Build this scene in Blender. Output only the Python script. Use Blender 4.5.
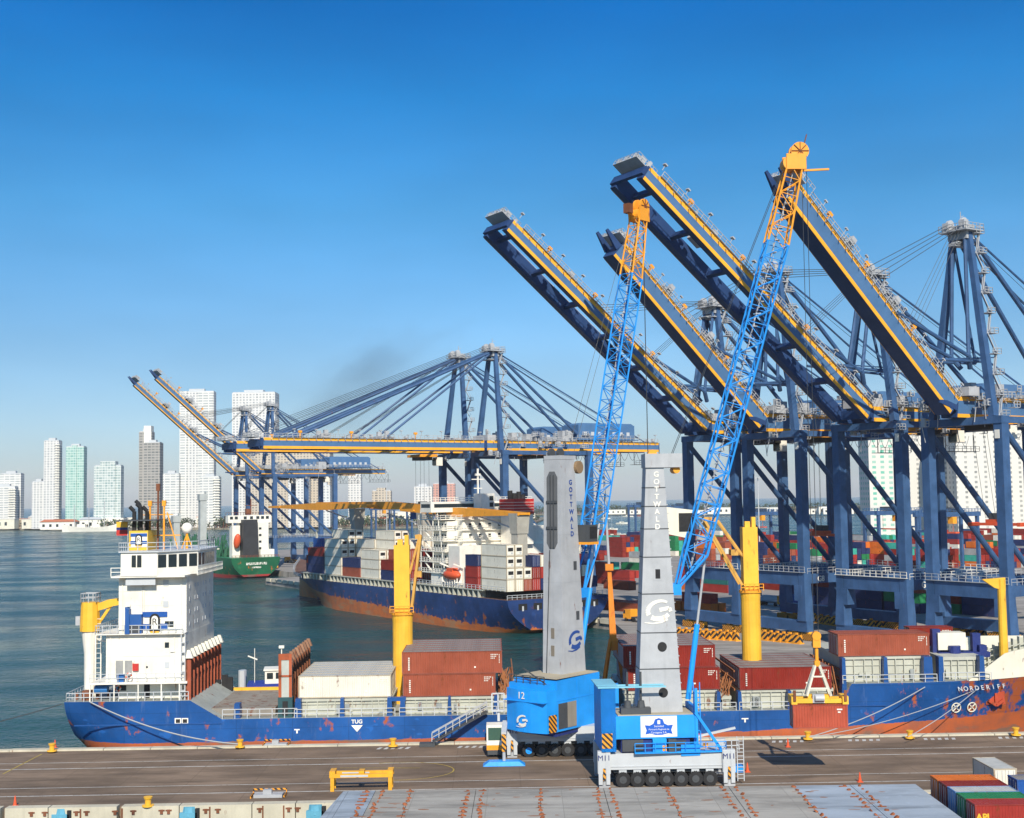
import bpy, bmesh, math, random
from mathutils import Vector, Matrix
random.seed(7)
R_ = math.radians
SC = bpy.context.scene
COL = SC.collection
for o in list(bpy.data.objects): bpy.data.objects.remove(o)

# ------------------------------------------------------------------ camera
F = 1300.0; CAMH = 31.5
PITCH = R_(3.94); ROLL = R_(0.8)
fw = Vector((0, math.cos(PITCH), math.sin(PITCH)))
r0 = Vector((1, 0, 0)); u0 = Vector((0, -math.sin(PITCH), math.cos(PITCH)))
rt = r0*math.cos(ROLL) - u0*math.sin(ROLL)
up = u0*math.cos(ROLL) + r0*math.sin(ROLL)
cam = bpy.data.cameras.new('camera'); camo = bpy.data.objects.new('camera', cam); COL.objects.link(camo)
cam.sensor_width = 36; cam.lens = F/1024*36; cam.clip_start = 1; cam.clip_end = 80000
m = Matrix((rt, up, -fw)).transposed().to_4x4(); m.translation = Vector((0, 0, CAMH)); camo.matrix_world = m
SC.camera = camo
# ------------------------------------------------------------------ light
SUN_EL = R_(36); SUN_DIR = Vector((0.12, -1, 0)).normalized()      # horizontal direction towards the sun
w = bpy.data.worlds.new('World'); SC.world = w; w.use_nodes = True
nt = w.node_tree; nt.nodes.clear()
sky = nt.nodes.new('ShaderNodeTexSky'); sky.sky_type = 'NISHITA'; sky.sun_disc = False
sky.sun_elevation = SUN_EL; sky.sun_rotation = math.atan2(SUN_DIR.x, SUN_DIR.y)
sky.air_density = 1.0; sky.dust_density = 0.6; sky.ozone_density = 3.0; sky.altitude = 0
tc = nt.nodes.new('ShaderNodeTexCoord'); sx = nt.nodes.new('ShaderNodeSeparateXYZ')
nt.links.new(tc.outputs['Generated'], sx.inputs[0])
cr = nt.nodes.new('ShaderNodeValToRGB'); nt.links.new(sx.outputs['Z'], cr.inputs[0])
e = cr.color_ramp.elements
e[0].position = 0.0; e[0].color = (0.53, 0.56, 0.70, 1)
e[1].position = 0.36; e[1].color = (0.020, 0.42, 0.79, 1)
x = e.new(0.10); x.color = (0.43, 0.58, 0.72, 1)
x = e.new(0.22); x.color = (0.21, 0.57, 0.76, 1)
x = e.new(0.30); x.color = (0.07, 0.50, 0.79, 1)
x = e.new(1.0); x.color = (0.5, 0.8, 1.0, 1)
# thin uneven haze bands in the lower sky
ns = nt.nodes.new('ShaderNodeTexNoise'); ns.inputs['Scale'].default_value = 3.2; ns.inputs['Detail'].default_value = 3
mp = nt.nodes.new('ShaderNodeMapping'); mp.inputs['Scale'].default_value = (1, 1, 3.5)
nt.links.new(tc.outputs['Generated'], mp.inputs[0]); nt.links.new(mp.outputs[0], ns.inputs['Vector'])
nr = nt.nodes.new('ShaderNodeMapRange'); nr.inputs[1].default_value = 0.3; nr.inputs[2].default_value = 0.75; nr.inputs[3].default_value = 0.88; nr.inputs[4].default_value = 1.09
nt.links.new(ns.outputs['Fac'], nr.inputs[0])
mx = nt.nodes.new('ShaderNodeMix'); mx.data_type = 'RGBA'; mx.blend_type = 'MULTIPLY'; mx.inputs[0].default_value = 1
nt.links.new(sky.outputs[0], mx.inputs[6]); nt.links.new(cr.outputs[0], mx.inputs[7])
mx2 = nt.nodes.new('ShaderNodeVectorMath'); mx2.operation = 'SCALE'
nt.links.new(mx.outputs[2], mx2.inputs[0]); nt.links.new(nr.outputs[0], mx2.inputs['Scale'])
bg = nt.nodes.new('ShaderNodeBackground'); bg.inputs[1].default_value = 0.14
out = nt.nodes.new('ShaderNodeOutputWorld')
nt.links.new(mx2.outputs[0], bg.inputs[0]); nt.links.new(bg.outputs[0], out.inputs[0])
sl = bpy.data.lights.new('sun', 'SUN'); sl.energy = 5.0; sl.angle = R_(0.5); sl.color = (1.0, 0.92, 0.79)
so = bpy.data.objects.new('sun', sl); COL.objects.link(so)
sd = Vector((SUN_DIR.x*math.cos(SUN_EL), SUN_DIR.y*math.cos(SUN_EL), math.sin(SUN_EL)))
so.rotation_euler = sd.to_track_quat('Z', 'Y').to_euler(); so.location = (0, -50, 200)
SC.view_settings.view_transform = 'Standard'; SC.view_settings.look = 'None'
SC.view_settings.exposure = 0.18; SC.view_settings.gamma = 1.0; SC.view_settings.use_curve_mapping = False

# ------------------------------------------------------------------ pixel helpers (positions of real objects at real distances)
CP = Vector((0, 0, CAMH))
def ray(px, py): return fw*F + rt*(px-512) + up*(409-py)
def PZ(px, py, z): d = ray(px, py); return CP + d*((z-CAMH)/d.z)
def PY(px, py, y): d = ray(px, py); return CP + d*(y/d.y)

# ------------------------------------------------------------------ materials
MATS = {}
def srgb(r, g, b):
    f = lambda c: (c/255/12.92) if c/255 <= 0.04045 else ((c/255+0.055)/1.055)**2.4
    return (f(r), f(g), f(b))
def paint(name, col, rough=0.5, dirt=0.25, rust=0.0, scale=1.0, streak=True, corr=None, metal=0.0, rustcol=(0.16, 0.045, 0.015), spec=0.4):
    """painted / weathered surface: patchy tone, vertical grime streaks, optional rust and corrugation bump"""
    if name in MATS: return MATS[name]
    m = bpy.data.materials.new(name); MATS[name] = m; m.use_nodes = True
    n = m.node_tree; b = n.nodes['Principled BSDF']
    b.inputs['Roughness'].default_value = rough; b.inputs['Metallic'].default_value = metal
    b.inputs['Specular IOR Level'].default_value = spec
    t = n.nodes.new('ShaderNodeTexCoord')
    def noise(sc, det, vec=None):
        q = n.nodes.new('ShaderNodeTexNoise'); q.inputs['Scale'].default_value = sc; q.inputs['Detail'].default_value = det; q.inputs['Roughness'].default_value = .6
        n.links.new(vec if vec else t.outputs['Object'], q.inputs['Vector']); return q.outputs['Fac']
    def rng(src, a, bb, c, d):
        q = n.nodes.new('ShaderNodeMapRange')
        for i, v in enumerate((a, bb, c, d)): q.inputs[i+1].default_value = v
        n.links.new(src, q.inputs[0]); return q.outputs[0]
    def mix(fac, A, B, mode='MIX'):
        q = n.nodes.new('ShaderNodeMix'); q.data_type = 'RGBA'; q.blend_type = mode
        if isinstance(fac, float): q.inputs[0].default_value = fac
        else: n.links.new(fac, q.inputs[0])
        for i, v in ((6, A), (7, B)):
            if isinstance(v, tuple): q.inputs[i].default_value = (*v[:3], 1)
            else: n.links.new(v, q.inputs[i])
        return q.outputs[2]
    big = noise(0.35*scale, 4)
    dark = tuple(c*(1-0.55*dirt) for c in col); lite = tuple(min(1, c*(1+0.25*dirt)+0.02*dirt) for c in col)
    c = mix(rng(big, 0.3, 0.7, 0, 1), dark, lite)
    if streak:
        mpn = n.nodes.new('ShaderNodeMapping'); mpn.inputs['Scale'].default_value = (1.6*scale, 1.6*scale, 0.12*scale)
        n.links.new(t.outputs['Object'], mpn.inputs[0])
        st = noise(1.0, 4, mpn.outputs[0])
        c = mix(rng(st, 0.52, 0.75, 0, 0.75*dirt), c, tuple(x*0.45+0.02 for x in col))
    if rust > 0:
        mpn = n.nodes.new('ShaderNodeMapping'); mpn.inputs['Scale'].default_value = (0.9*scale, 0.9*scale, 0.3*scale)
        n.links.new(t.outputs['Object'], mpn.inputs[0])
        rn = noise(1.3, 7, mpn.outputs[0])
        f = rng(rn, 0.68-0.28*rust, 0.76-0.22*rust, 0, 1)
        c = mix(f, c, rustcol)
    n.links.new(c, b.inputs['Base Color'])
    fine = noise(3.0*scale, 3)
    n.links.new(rng(fine, 0.3, 0.7, max(0.05, rough-0.12), min(1, rough+0.12)), b.inputs['Roughness'])
    bp = n.nodes.new('ShaderNodeBump'); bp.inputs['Strength'].default_value = 0.25; bp.inputs['Distance'].default_value = 0.03
    n.links.new(fine, bp.inputs['Height'])
    last = bp
    if corr:
        wv = n.nodes.new('ShaderNodeTexWave'); wv.wave_type = 'BANDS'; wv.bands_direction = 'DIAGONAL' if corr == 'D' else corr
        wv.wave_profile = 'SIN'; wv.inputs['Scale'].default_value = 0.314*1.0/0.30; wv.inputs['Distortion'].default_value = 0
        n.links.new(t.outputs['Object'], wv.inputs['Vector'])
        b2 = n.nodes.new('ShaderNodeBump'); b2.inputs['Strength'].default_value = 0.8; b2.inputs['Distance'].default_value = 0.09
        n.links.new(wv.outputs['Fac'], b2.inputs['Height']); n.links.new(bp.outputs[0], b2.inputs['Normal']); last = b2
    n.links.new(last.outputs[0], b.inputs['Normal'])
    return m
def facade(name, wall, glass, fw_=3.4, fh=3.2, gap=0.35, balc=0.5):
    """far tower wall: rows of window openings as real-colour pattern (glass / wall)"""
    m = bpy.data.materials.new(name); MATS[name] = m; m.use_nodes = True
    n = m.node_tree; b = n.nodes['Principled BSDF']; b.inputs['Roughness'].default_value = .6
    t = n.nodes.new('ShaderNodeTexCoord'); s = n.nodes.new('ShaderNodeSeparateXYZ'); n.links.new(t.outputs['Object'], s.inputs[0])
    def M(op, a, bb=None, v=None):
        q = n.nodes.new('ShaderNodeMath'); q.operation = op
        for i, k in enumerate((a, bb)):
            if k is None: continue
            if isinstance(k, (int, float)): q.inputs[i].default_value = k
            else: n.links.new(k, q.inputs[i])
        return q.outputs[0]
    xy = M('ADD', s.outputs['X'], s.outputs['Y'])
    fx = M('FRACT', M('DIVIDE', xy, fw_)); fz = M('FRACT', M('DIVIDE', s.outputs['Z'], fh))
    wx = M('MULTIPLY', M('GREATER_THAN', fx, gap*0.5), M('LESS_THAN', fx, 1-gap*0.5))
    wz = M('MULTIPLY', M('GREATER_THAN', fz, balc*0.5), M('LESS_THAN', fz, 1-balc*0.35))
    f = M('MULTIPLY', wx, wz)
    wn = n.nodes.new('ShaderNodeTexWhiteNoise'); wn.noise_dimensions = '2D'
    cb = n.nodes.new('ShaderNodeCombineXYZ'); n.links.new(M('FLOOR', M('DIVIDE', xy, fw_)), cb.inputs[0]); n.links.new(M('FLOOR', M('DIVIDE', s.outputs['Z'], fh)), cb.inputs[1])
    n.links.new(cb.outputs[0], wn.inputs['Vector'])
    f2 = M('MULTIPLY', f, M('ADD', M('MULTIPLY', wn.outputs['Value'], 0.5), 0.5))
    q = n.nodes.new('ShaderNodeMix'); q.data_type = 'RGBA'; n.links.new(f2, q.inputs[0])
    q.inputs[6].default_value = (*wall, 1); q.inputs[7].default_value = (*glass, 1)
    n.links.new(q.outputs[2], b.inputs['Base Color'])
    return m
WHITE = paint('white_paint', (.82, .78, .68), .5, .24, .08, streak=True)
CREAM = paint('cream_paint', (.72, .68, .55), .5, .2, .1)
BLUEHULL = None
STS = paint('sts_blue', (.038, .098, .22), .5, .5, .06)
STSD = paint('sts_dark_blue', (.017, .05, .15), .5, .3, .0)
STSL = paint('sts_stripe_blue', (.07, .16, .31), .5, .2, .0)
YEL = paint('stripe_yellow', (.88, .42, .03), .5, .2, .0)
YELB = paint('bright_yellow', (.84, .46, .035), .5, .28, .16, rustcol=(.4, .16, .02))
ORG = paint('crane_orange', (.85, .34, .02), .5, .25, .15, rustcol=(.35, .1, .02))
GRY = paint('galvanised', (.42, .43, .44), .5, .35, .05)
LGRY = paint('light_grey_paint', (.50, .52, .53), .45, .14, .03)
DGRY = paint('dark_grey', (.06, .065, .07), .6, .3)
BLK = paint('black_rubber', (.015, .015, .016), .8, .3, streak=False)
GLASS = paint('window_glass', (.02, .03, .035), .12, .1, streak=False)
BRI = paint('mhc_blue', (.010, .30, .82), .45, .26, .06)
BRI2 = paint('lattice_blue', (.02, .27, .72), .4, .1)
REDP = paint('red_paint', (.5, .03, .02), .5, .25)
RUST = paint('rusty_steel', (.20, .065, .025), .8, .6, .35, rustcol=(.09, .03, .015))
RUSTR = paint('rust_red_bars', (.34, .075, .03), .7, .5, .35, rustcol=(.12, .05, .03))
NAVY = paint('navy_paint', (.015, .03, .16), .5, .25)
ROPE = paint('wire_rope', (.05, .055, .06), .6, .1, streak=False)
ROPEL = paint('mooring_rope', (.35, .36, .36), .8, .1, streak=False)
DECKG = paint('deck_grey_green', (.34, .36, .33), .7, .35, .25)
COAM = paint('coaming_pale', (.47, .47, .39), .6, .3, .2)
CONC = paint('concrete_cream', (.55, .50, .38), .85, .35, .08, streak=True)
BLUEP = paint('ship_blue_paint', (.008, .07, .25), .4, .25, .05)
CORB = paint('orange_red', (.72, .10, .03), .5, .2)
GREENP = paint('green_paint', (.02, .20, .09), .5, .3, .05)

# ------------------------------------------------------------------ mesh builder
class MB:
    def __init__(s): s.v = []; s.f = []; s.fm = []
    def add(s, vs, fs, m=0):
        k = len(s.v); s.v += [tuple(v) for v in vs]
        for f in fs: s.f.append([i+k for i in f]); s.fm.append(m)
        return s
    def hexa(s, p, m=0):   # 8 points: bottom 4 ccw, top 4 ccw
        return s.add(p, [(3, 2, 1, 0), (4, 5, 6, 7), (0, 1, 5, 4), (1, 2, 6, 5), (2, 3, 7, 6), (3, 0, 4, 7)], m)
    def bx(s, x0, x1, y0, y1, z0, z1, m=0):
        return s.hexa([(x0, y0, z0), (x1, y0, z0), (x1, y1, z0), (x0, y1, z0), (x0, y0, z1), (x1, y0, z1), (x1, y1, z1), (x0, y1, z1)], m)
    def beam(s, a, b, w, h=None, m=0, upv=None, w2=None, h2=None):
        a = Vector(a); b = Vector(b); h = h or w; w2 = w2 or w; h2 = h2 or h
        d = (b-a)
        if d.length < 1e-6: return s
        d.normalize(); U = Vector(upv) if upv else Vector((0, 0, 1))
        if abs(d.dot(U)) > .98: U = Vector((1, 0, 0))
        r = d.cross(U).normalized(); u = r.cross(d).normalized()
        P = []
        for c, ww, hh in ((a, w, h), (b, w2, h2)):
            P += [c-r*ww/2-u*hh/2, c+r*ww/2-u*hh/2, c+r*ww/2+u*hh/2, c-r*ww/2+u*hh/2]
        return s.add(P, [(0, 1, 2, 3), (7, 6, 5, 4), (0, 4, 5, 1), (1, 5, 6, 2), (2, 6, 7, 3), (3, 7, 4, 0)], m)
    def tube(s, a, b, r, r2=None, n=8, m=0, cap=True):
        a = Vector(a); b = Vector(b); r2 = r if r2 is None else r2
        d = (b-a)
        if d.length < 1e-6: return s
        d.normalize(); U = Vector((0, 0, 1)) if abs(d.z) < .95 else Vector((1, 0, 0))
        p = d.cross(U).normalized(); q = p.cross(d).normalized(); V = []
        for c, rr in ((a, r), (b, r2)):
            for i in range(n):
                t = 2*math.pi*i/n; V.append(c+p*math.cos(t)*rr+q*math.sin(t)*rr)
        fs = [(i, (i+1) % n, n+(i+1) % n, n+i) for i in range(n)]
        if cap: fs += [tuple(range(n-1, -1, -1)), tuple(range(n, 2*n))]
        return s.add(V, fs, m)
    def path(s, pts, r, n=5, m=0):
        for a, b in zip(pts[:-1], pts[1:]): s.tube(a, b, r, n=n, m=m)
        return s
    def prism(s, poly, z0, z1, m=0):
        n = len(poly)
        V = [(x, y, z0) for x, y in poly]+[(x, y, z1) for x, y in poly]
        return s.add(V, [tuple(range(n-1, -1, -1)), tuple(range(n, 2*n))]+[(i, (i+1) % n, n+(i+1) % n, n+i) for i in range(n)], m)
    def prismy(s, poly, y0, y1, m=0):  # poly in x,z
        n = len(poly)
        V = [(x, y0, z) for x, z in poly]+[(x, y1, z) for x, z in poly]
        return s.add(V, [tuple(range(n)), tuple(range(2*n-1, n-1, -1))]+[(i, n+i, n+(i+1) % n, (i+1) % n) for i in range(n)], m)
    def rail(s, pts, h=1.05, post=2.0, r=.035, m=0, mid=2):
        for a, b in zip(pts[:-1], pts[1:]):
            a = Vector(a); b = Vector(b); L = (b-a).length; n = max(1, int(L/post))
            for k in range(n+1):
                c = a.lerp(b, k/n); s.beam(c, c+Vector((0, 0, h)), r*1.8, m=m)
            for j in range(1, mid+1):
                z = Vector((0, 0, h*j/mid)); s.beam(a+z, b+z, r*1.8, m=m)
        return s
    def sphere(s, c, r, m=0, n=12, k=7, sz=1):
        V = [(c[0], c[1], c[2]+r*sz)]
        for j in range(1, k):
            ph = math.pi*j/k
            for i in range(n):
                t = 2*math.pi*i/n; V.append((c[0]+r*math.sin(ph)*math.cos(t), c[1]+r*math.sin(ph)*math.sin(t), c[2]+r*sz*math.cos(ph)))
        V.append((c[0], c[1], c[2]-r*sz)); fs = []
        for i in range(n): fs.append((0, 1+i, 1+(i+1) % n))
        for j in range(k-2):
            for i in range(n):
                a = 1+j*n+i; b = 1+j*n+(i+1) % n; fs.append((a, a+n, b+n, b))
        L = len(V)-1
        for i in range(n): fs.append((L, 1+(k-2)*n+(i+1) % n, 1+(k-2)*n+i))
        return s.add(V, fs, m)
    def mesh(s, name, mats):
        me = bpy.data.meshes.new(name); me.from_pydata(s.v, [], s.f)
        for k in (mats if isinstance(mats, (list, tuple)) else [mats]): me.materials.append(k)
        for p, k in zip(me.polygons, s.fm): p.material_index = k
        bm = bmesh.new(); bm.from_mesh(me); bmesh.ops.recalc_face_normals(bm, faces=bm.faces); bm.to_mesh(me); bm.free()
        return me
    def build(s, name, mats, parent=None, smooth=False, loc=None):
        me = s.mesh(name, mats)
        if smooth:
            for p in me.polygons: p.use_smooth = True
        o = bpy.data.objects.new(name, me); COL.objects.link(o)
        if parent: o.parent = parent
        if loc: o.location = loc
        return o
def tag(o, label=None, cat=None, group=None, kind=None):
    if label: o['label'] = label
    if cat: o['category'] = cat
    if group: o['group'] = group
    if kind: o['kind'] = kind
    return o
def empty(name, loc=(0, 0, 0), rz=0, label=None, cat=None, group=None):
    o = bpy.data.objects.new(name, None); COL.objects.link(o); o.location = loc; o.rotation_euler = (0, 0, rz)
    o.empty_display_size = 0.5
    return tag(o, label, cat, group)
def copy_tree(o, parent=None):
    c = o.copy(); COL.objects.link(c)
    if parent: c.parent = parent
    for ch in list(o.children): copy_tree(ch, c)
    return c
def text(s, size, mat, parent, loc, rot, name='lettering', depth=.02, sx=1.0, spacing=1.0, vertical=False, bold=.0):
    cu = bpy.data.curves.new('t', 'FONT'); cu.body = '\n'.join(s) if vertical else s; cu.size = size; cu.extrude = depth
    cu.align_x = 'CENTER'; cu.align_y = 'CENTER'; cu.space_character = spacing; cu.offset = bold
    if vertical: cu.space_line = spacing
    o = bpy.data.objects.new('t', cu); COL.objects.link(o)
    bpy.context.view_layer.update()
    me = bpy.data.meshes.new_from_object(o.evaluated_get(bpy.context.evaluated_depsgraph_get()))
    bpy.data.objects.remove(o); bpy.data.curves.remove(cu)
    me.name = name; me.materials.clear(); me.materials.append(mat)
    q = bpy.data.objects.new(name, me); COL.objects.link(q); q.parent = parent; q.location = loc; q.rotation_euler = rot; q.scale = (sx, 1, 1)
    return q
FRONT = (R_(90), 0, 0)     # text facing -y

# ------------------------------------------------------------------ setting: sea, land
def sea_material():
    m = bpy.data.materials.new('sea_water'); m.use_nodes = True; n = m.node_tree; b = n.nodes['Principled BSDF']
    b.inputs['Roughness'].default_value = 0.16; b.inputs['IOR'].default_value = 1.33; b.inputs['Specular IOR Level'].default_value = .38
    t = n.nodes.new('ShaderNodeTexCoord')
    def noise(sc, det, s=(1, 1, 1), dis=0):
        mp = n.nodes.new('ShaderNodeMapping'); mp.inputs['Scale'].default_value = s; n.links.new(t.outputs['Object'], mp.inputs[0])
        q = n.nodes.new('ShaderNodeTexNoise'); q.inputs['Scale'].default_value = sc; q.inputs['Detail'].default_value = det
        q.inputs['Distortion'].default_value = dis
        n.links.new(mp.outputs[0], q.inputs['Vector']); return q.outputs['Fac']
    big = noise(.012, 3)
    cr = n.nodes.new('ShaderNodeValToRGB'); n.links.new(big, cr.inputs[0])
    cr.color_ramp.elements[0].position = .35; cr.color_ramp.elements[0].color = (.003, .042, .048, 1)
    cr.color_ramp.elements[1].position = .65; cr.color_ramp.elements[1].color = (.008, .070, .070, 1)
    n.links.new(cr.outputs[0], b.inputs['Base Color'])
    w1 = noise(.8, 5, (1, 1.35, 1), .5); w2 = noise(.12, 3, (1, 1.8, 1), .4); w3 = noise(.02, 2, (1, 2, 1))
    b1 = n.nodes.new('ShaderNodeBump'); b1.inputs['Distance'].default_value = 1.15; b1.inputs['Strength'].default_value = 1
    n.links.new(w1, b1.inputs['Height'])
    b2 = n.nodes.new('ShaderNodeBump'); b2.inputs['Distance'].default_value = 1.8; b2.inputs['Strength'].default_value = 1
    n.links.new(w2, b2.inputs['Height']); n.links.new(b1.outputs[0], b2.inputs['Normal'])
    n.links.new(b2.outputs[0], b.inputs['Normal'])
    rr = n.nodes.new('ShaderNodeMapRange'); n.links.new(w3, rr.inputs[0])
    for i, v in enumerate((.35, .65, .10, .30)): rr.inputs[i+1].default_value = v
    n.links.new(rr.outputs[0], b.inputs['Roughness'])
    return m
SEAZ = -2.5
tag(MB().add([(-9000, -200, SEAZ), (9000, -200, SEAZ), (9000, 13000, SEAZ), (-9000, 13000, SEAZ)], [(0, 1, 2, 3)]).build('sea', sea_material()), kind='structure')

def ground_material(name, base, var, seam=None, dist=.02):
    m = bpy.data.materials.new(name); m.use_nodes = True; n = m.node_tree; b = n.nodes['Principled BSDF']
    b.inputs['Roughness'].default_value = .85; b.inputs['Specular IOR Level'].default_value = .25
    t = n.nodes.new('ShaderNodeTexCoord')
    def noise(sc, det, s=(1, 1, 1)):
        mp = n.nodes.new('ShaderNodeMapping'); mp.inputs['Scale'].default_value = s; n.links.new(t.outputs['Object'], mp.inputs[0])
        q = n.nodes.new('ShaderNodeTexNoise'); q.inputs['Scale'].default_value = sc; q.inputs['Detail'].default_value = det; q.inputs['Roughness'].default_value = .65
        n.links.new(mp.outputs[0], q.inputs['Vector']); return q.outputs['Fac']
    def mix(f, A, B):
        q = n.nodes.new('ShaderNodeMix'); q.data_type = 'RGBA'; n.links.new(f, q.inputs[0])
        for i, v in ((6, A), (7, B)):
            if isinstance(v, tuple): q.inputs[i].default_value = (*v, 1)
            else: n.links.new(v, q.inputs[i])
        return q.outputs[2]
    def rng(src, a, bb, c, d):
        q = n.nodes.new('ShaderNodeMapRange')
        for i, v in enumerate((a, bb, c, d)): q.inputs[i+1].default_value = v
        n.links.new(src, q.inputs[0]); return q.outputs[0]
    dark = tuple(c*(1-var) for c in base); lite = tuple(c*(1+var) for c in base)
    c = mix(rng(noise(.07, 6, (1, 2.2, 1)), .35, .65, 0, 1), dark, lite)
    c = mix(rng(noise(.16, 7, (.45, 2.2, 1)), .48, .66, 0, .85), c, tuple(x*.5 for x in base))      # tyre and oil stains
    c = mix(rng(noise(1.1, 5), .6, .75, 0, .5), c, tuple(min(1, x*1.45) for x in base))
    br = n.nodes.new('ShaderNodeTexBrick'); br.inputs['Scale'].default_value = 1; br.inputs['Brick Width'].default_value = 7.5; br.inputs['Row Height'].default_value = 5.2; br.inputs['Mortar Size'].default_value = .045; br.offset = .0
    br.inputs['Color1'].default_value = (0, 0, 0, 1); br.inputs['Color2'].default_value = (.35, .35, .35, 1); br.inputs['Mortar'].default_value = (1, 1, 1, 1); n.links.new(t.outputs['Object'], br.inputs['Vector'])
    c = mix(rng(br.outputs['Fac'], 0, 1, 0, .5), c, tuple(x*.4 for x in base))
    c = mix(rng(br.outputs['Color'], 0, .35, 0, .16), c, tuple(x*1.3 for x in base))
    n.links.new(c, b.inputs['Base Color'])
    bp = n.nodes.new('ShaderNodeBump'); bp.inputs['Distance'].default_value = dist; n.links.new(noise(2, 5), bp.inputs['Height'])
    n.links.new(bp.outputs[0], b.inputs['Normal'])
    return m
ASPH = ground_material('pier_asphalt', (.190, .136, .094), .40)
YARDG = ground_material('yard_concrete', (.30, .275, .245), .25)
CITYG = ground_material('city_soil', (.22, .20, .15), .4, dist=.3)
WHITEL = paint('road_marking_white', (.55, .55, .52), .7, .6, .35, rustcol=(.16, .13, .11), streak=False, scale=2)
YELL = paint('road_marking_yellow', (.42, .30, .05), .7, .6, .35, rustcol=(.16, .13, .11), streak=False, scale=2)

YAW = R_(0.9)
PO = Vector((0, 171.2, 0))                                          # pier frame origin: on the far quay edge
CQ, SQ = math.cos(YAW), math.sin(YAW)
def pier(x, y, z=0): return Vector((PO.x+x*CQ-y*SQ, PO.y+x*SQ+y*CQ, z))
def to_pier(p): d = Vector((p.x-PO.x, p.y-PO.y)); return (d.x*CQ+d.y*SQ, -d.x*SQ+d.y*CQ, p.z)
def PF(px, py, yl):     # pixel -> pier-frame x,z on the vertical plane y_local = yl
    d = ray(px, py); o = Vector(to_pier(CP)); e = Vector((d.x*CQ+d.y*SQ, -d.x*SQ+d.y*CQ, d.z)); t = (yl-o.y)/e.y
    q = o+e*t; return q.x, q.z
def PG(px, py, z=0): return to_pier(PZ(px, py, z))
NEAR = -33.6                                                        # near quay edge in the pier frame
pr = MB()
pr.bx(-160, 200, NEAR+1.2, -1.1, -4, 0)
po = tag(pr.build('pier_pavement', ASPH), kind='structure'); po.location = PO; po.rotation_euler = (0, 0, YAW)
k = MB()
xx = -160
while xx < 200:                                                     # far coping in cast lengths with small joints
    L = random.choice((6, 8, 9)); k.bx(xx, xx+L-.08, -1.1, 0, -4, .22+random.uniform(-.02, .02)); xx += L
ko = tag(k.build('quay_kerb', CONC), kind='structure'); ko.location = PO; ko.rotation_euler = (0, 0, YAW)
k = MB(); xx = -160
while xx < 200:
    L = random.choice((4.5, 6, 7.5)); g = random.choice((.1, .1, .5))
    k.bx(xx, xx+L-g, NEAR, NEAR+1.2, -1.9, .28+random.uniform(-.02, .02))
    k.bx(xx, xx+L, NEAR+.25, NEAR+1.2, -4, -1.9)
    xx += L
ko = tag(k.build('quay_kerb', CONC), kind='structure'); ko.location = PO; ko.rotation_euler = (0, 0, YAW)
# painted lines and crane rails
k = MB()
for px, py, py2, wd in ((0, 764, 752, .13), (0, 770, 757, .2), (0, 789, 779, .13), (0, 797, 785, .2)):
    a = PG(px, py); yy = a[1]
    k.bx(-160, 200, yy, yy+wd, .002, .008)
for i in range(9):                                                  # hatched foot markings by the edge
    x0 = PG(380+i*78, 741)[0]
    for j in range(5): k.hexa([(x0+j*.9, -3.4, .002), (x0+j*.9+.45, -3.4, .002), (x0+j*.9+.75, -2.2, .002), (x0+j*.9+.3, -2.2, .002), (x0+j*.9, -3.4, .007), (x0+j*.9+.45, -3.4, .007), (x0+j*.9+.75, -2.2, .007), (x0+j*.9+.3, -2.2, .007)])
ko = tag(k.build('white_road_marking', WHITEL), kind='structure'); ko.location = PO; ko.rotation_euler = (0, 0, YAW)
k = MB()
cx, cy, _ = PG(398, 771)
for i in range(40):                                                 # worn yellow turning loop
    t0 = -math.pi*.62+i*math.pi*1.25/40; t1 = t0+math.pi*1.25/40
    A = (cx+6.5*math.cos(t0), cy+5*math.sin(t0)); B = (cx+6.5*math.cos(t1), cy+5*math.sin(t1))
    k.beam((*A, .012), (*B, .012), .16, .006)
a = PG(3, 774); b = PG(42, 754); k.beam((a[0], a[1], .012), (b[0], b[1], .012), .2, .006)
a = PG(340, 768); b = PG(420, 768); k.beam((a[0], a[1], .012), (b[0], b[1], .012), .14, .006)
ko = tag(k.build('yellow_road_marking', YELL), kind='structure'); ko.location = PO; ko.rotation_euler = (0, 0, YAW)

# terminal land: quay line along U, landward V
TH = R_(32); V = Vector((math.cos(TH), math.sin(TH), 0)); U = Vector((-math.sin(TH), math.cos(TH), 0))
KE = 199.0
def term(b, a, z=0):            # b landward of the quay edge, a along it
    q = V*(b+KE)+U*a; return Vector((q.x, q.y, z))
eA = term(0, 272); eC = term(0, 512); eD = term(27, 512); eB = term(27, 800)
t = MB()
t.prism([(30, 199), (1500, 199), (1500, 1150), (400, 1150), (330, 880), (-40, 880), (-120, 900), (eB.x+80, eB.y+60), (eB.x, eB.y), (eD.x, eD.y), (eC.x, eC.y), (eA.x, eA.y)][::1], -4.5, 0)
tag(t.build('terminal_ground', YARDG), kind='structure')
# quay face: cast blocks with dark fender recesses, as seen far left
k = MB(); a = 272
while a < 508:
    for z0, z1, bb in ((-1.0, .25, -.5), ): 
        p0 = term(bb, a); p1 = term(bb, a+4.2); p2 = term(.6, a+4.2); p3 = term(.6, a)
        k.prism([(p0.x, p0.y), (p3.x, p3.y), (p2.x, p2.y), (p1.x, p1.y)], z0, z1)
    a += 6
tag(k.build('quay_edge', CONC), kind='structure')
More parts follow.
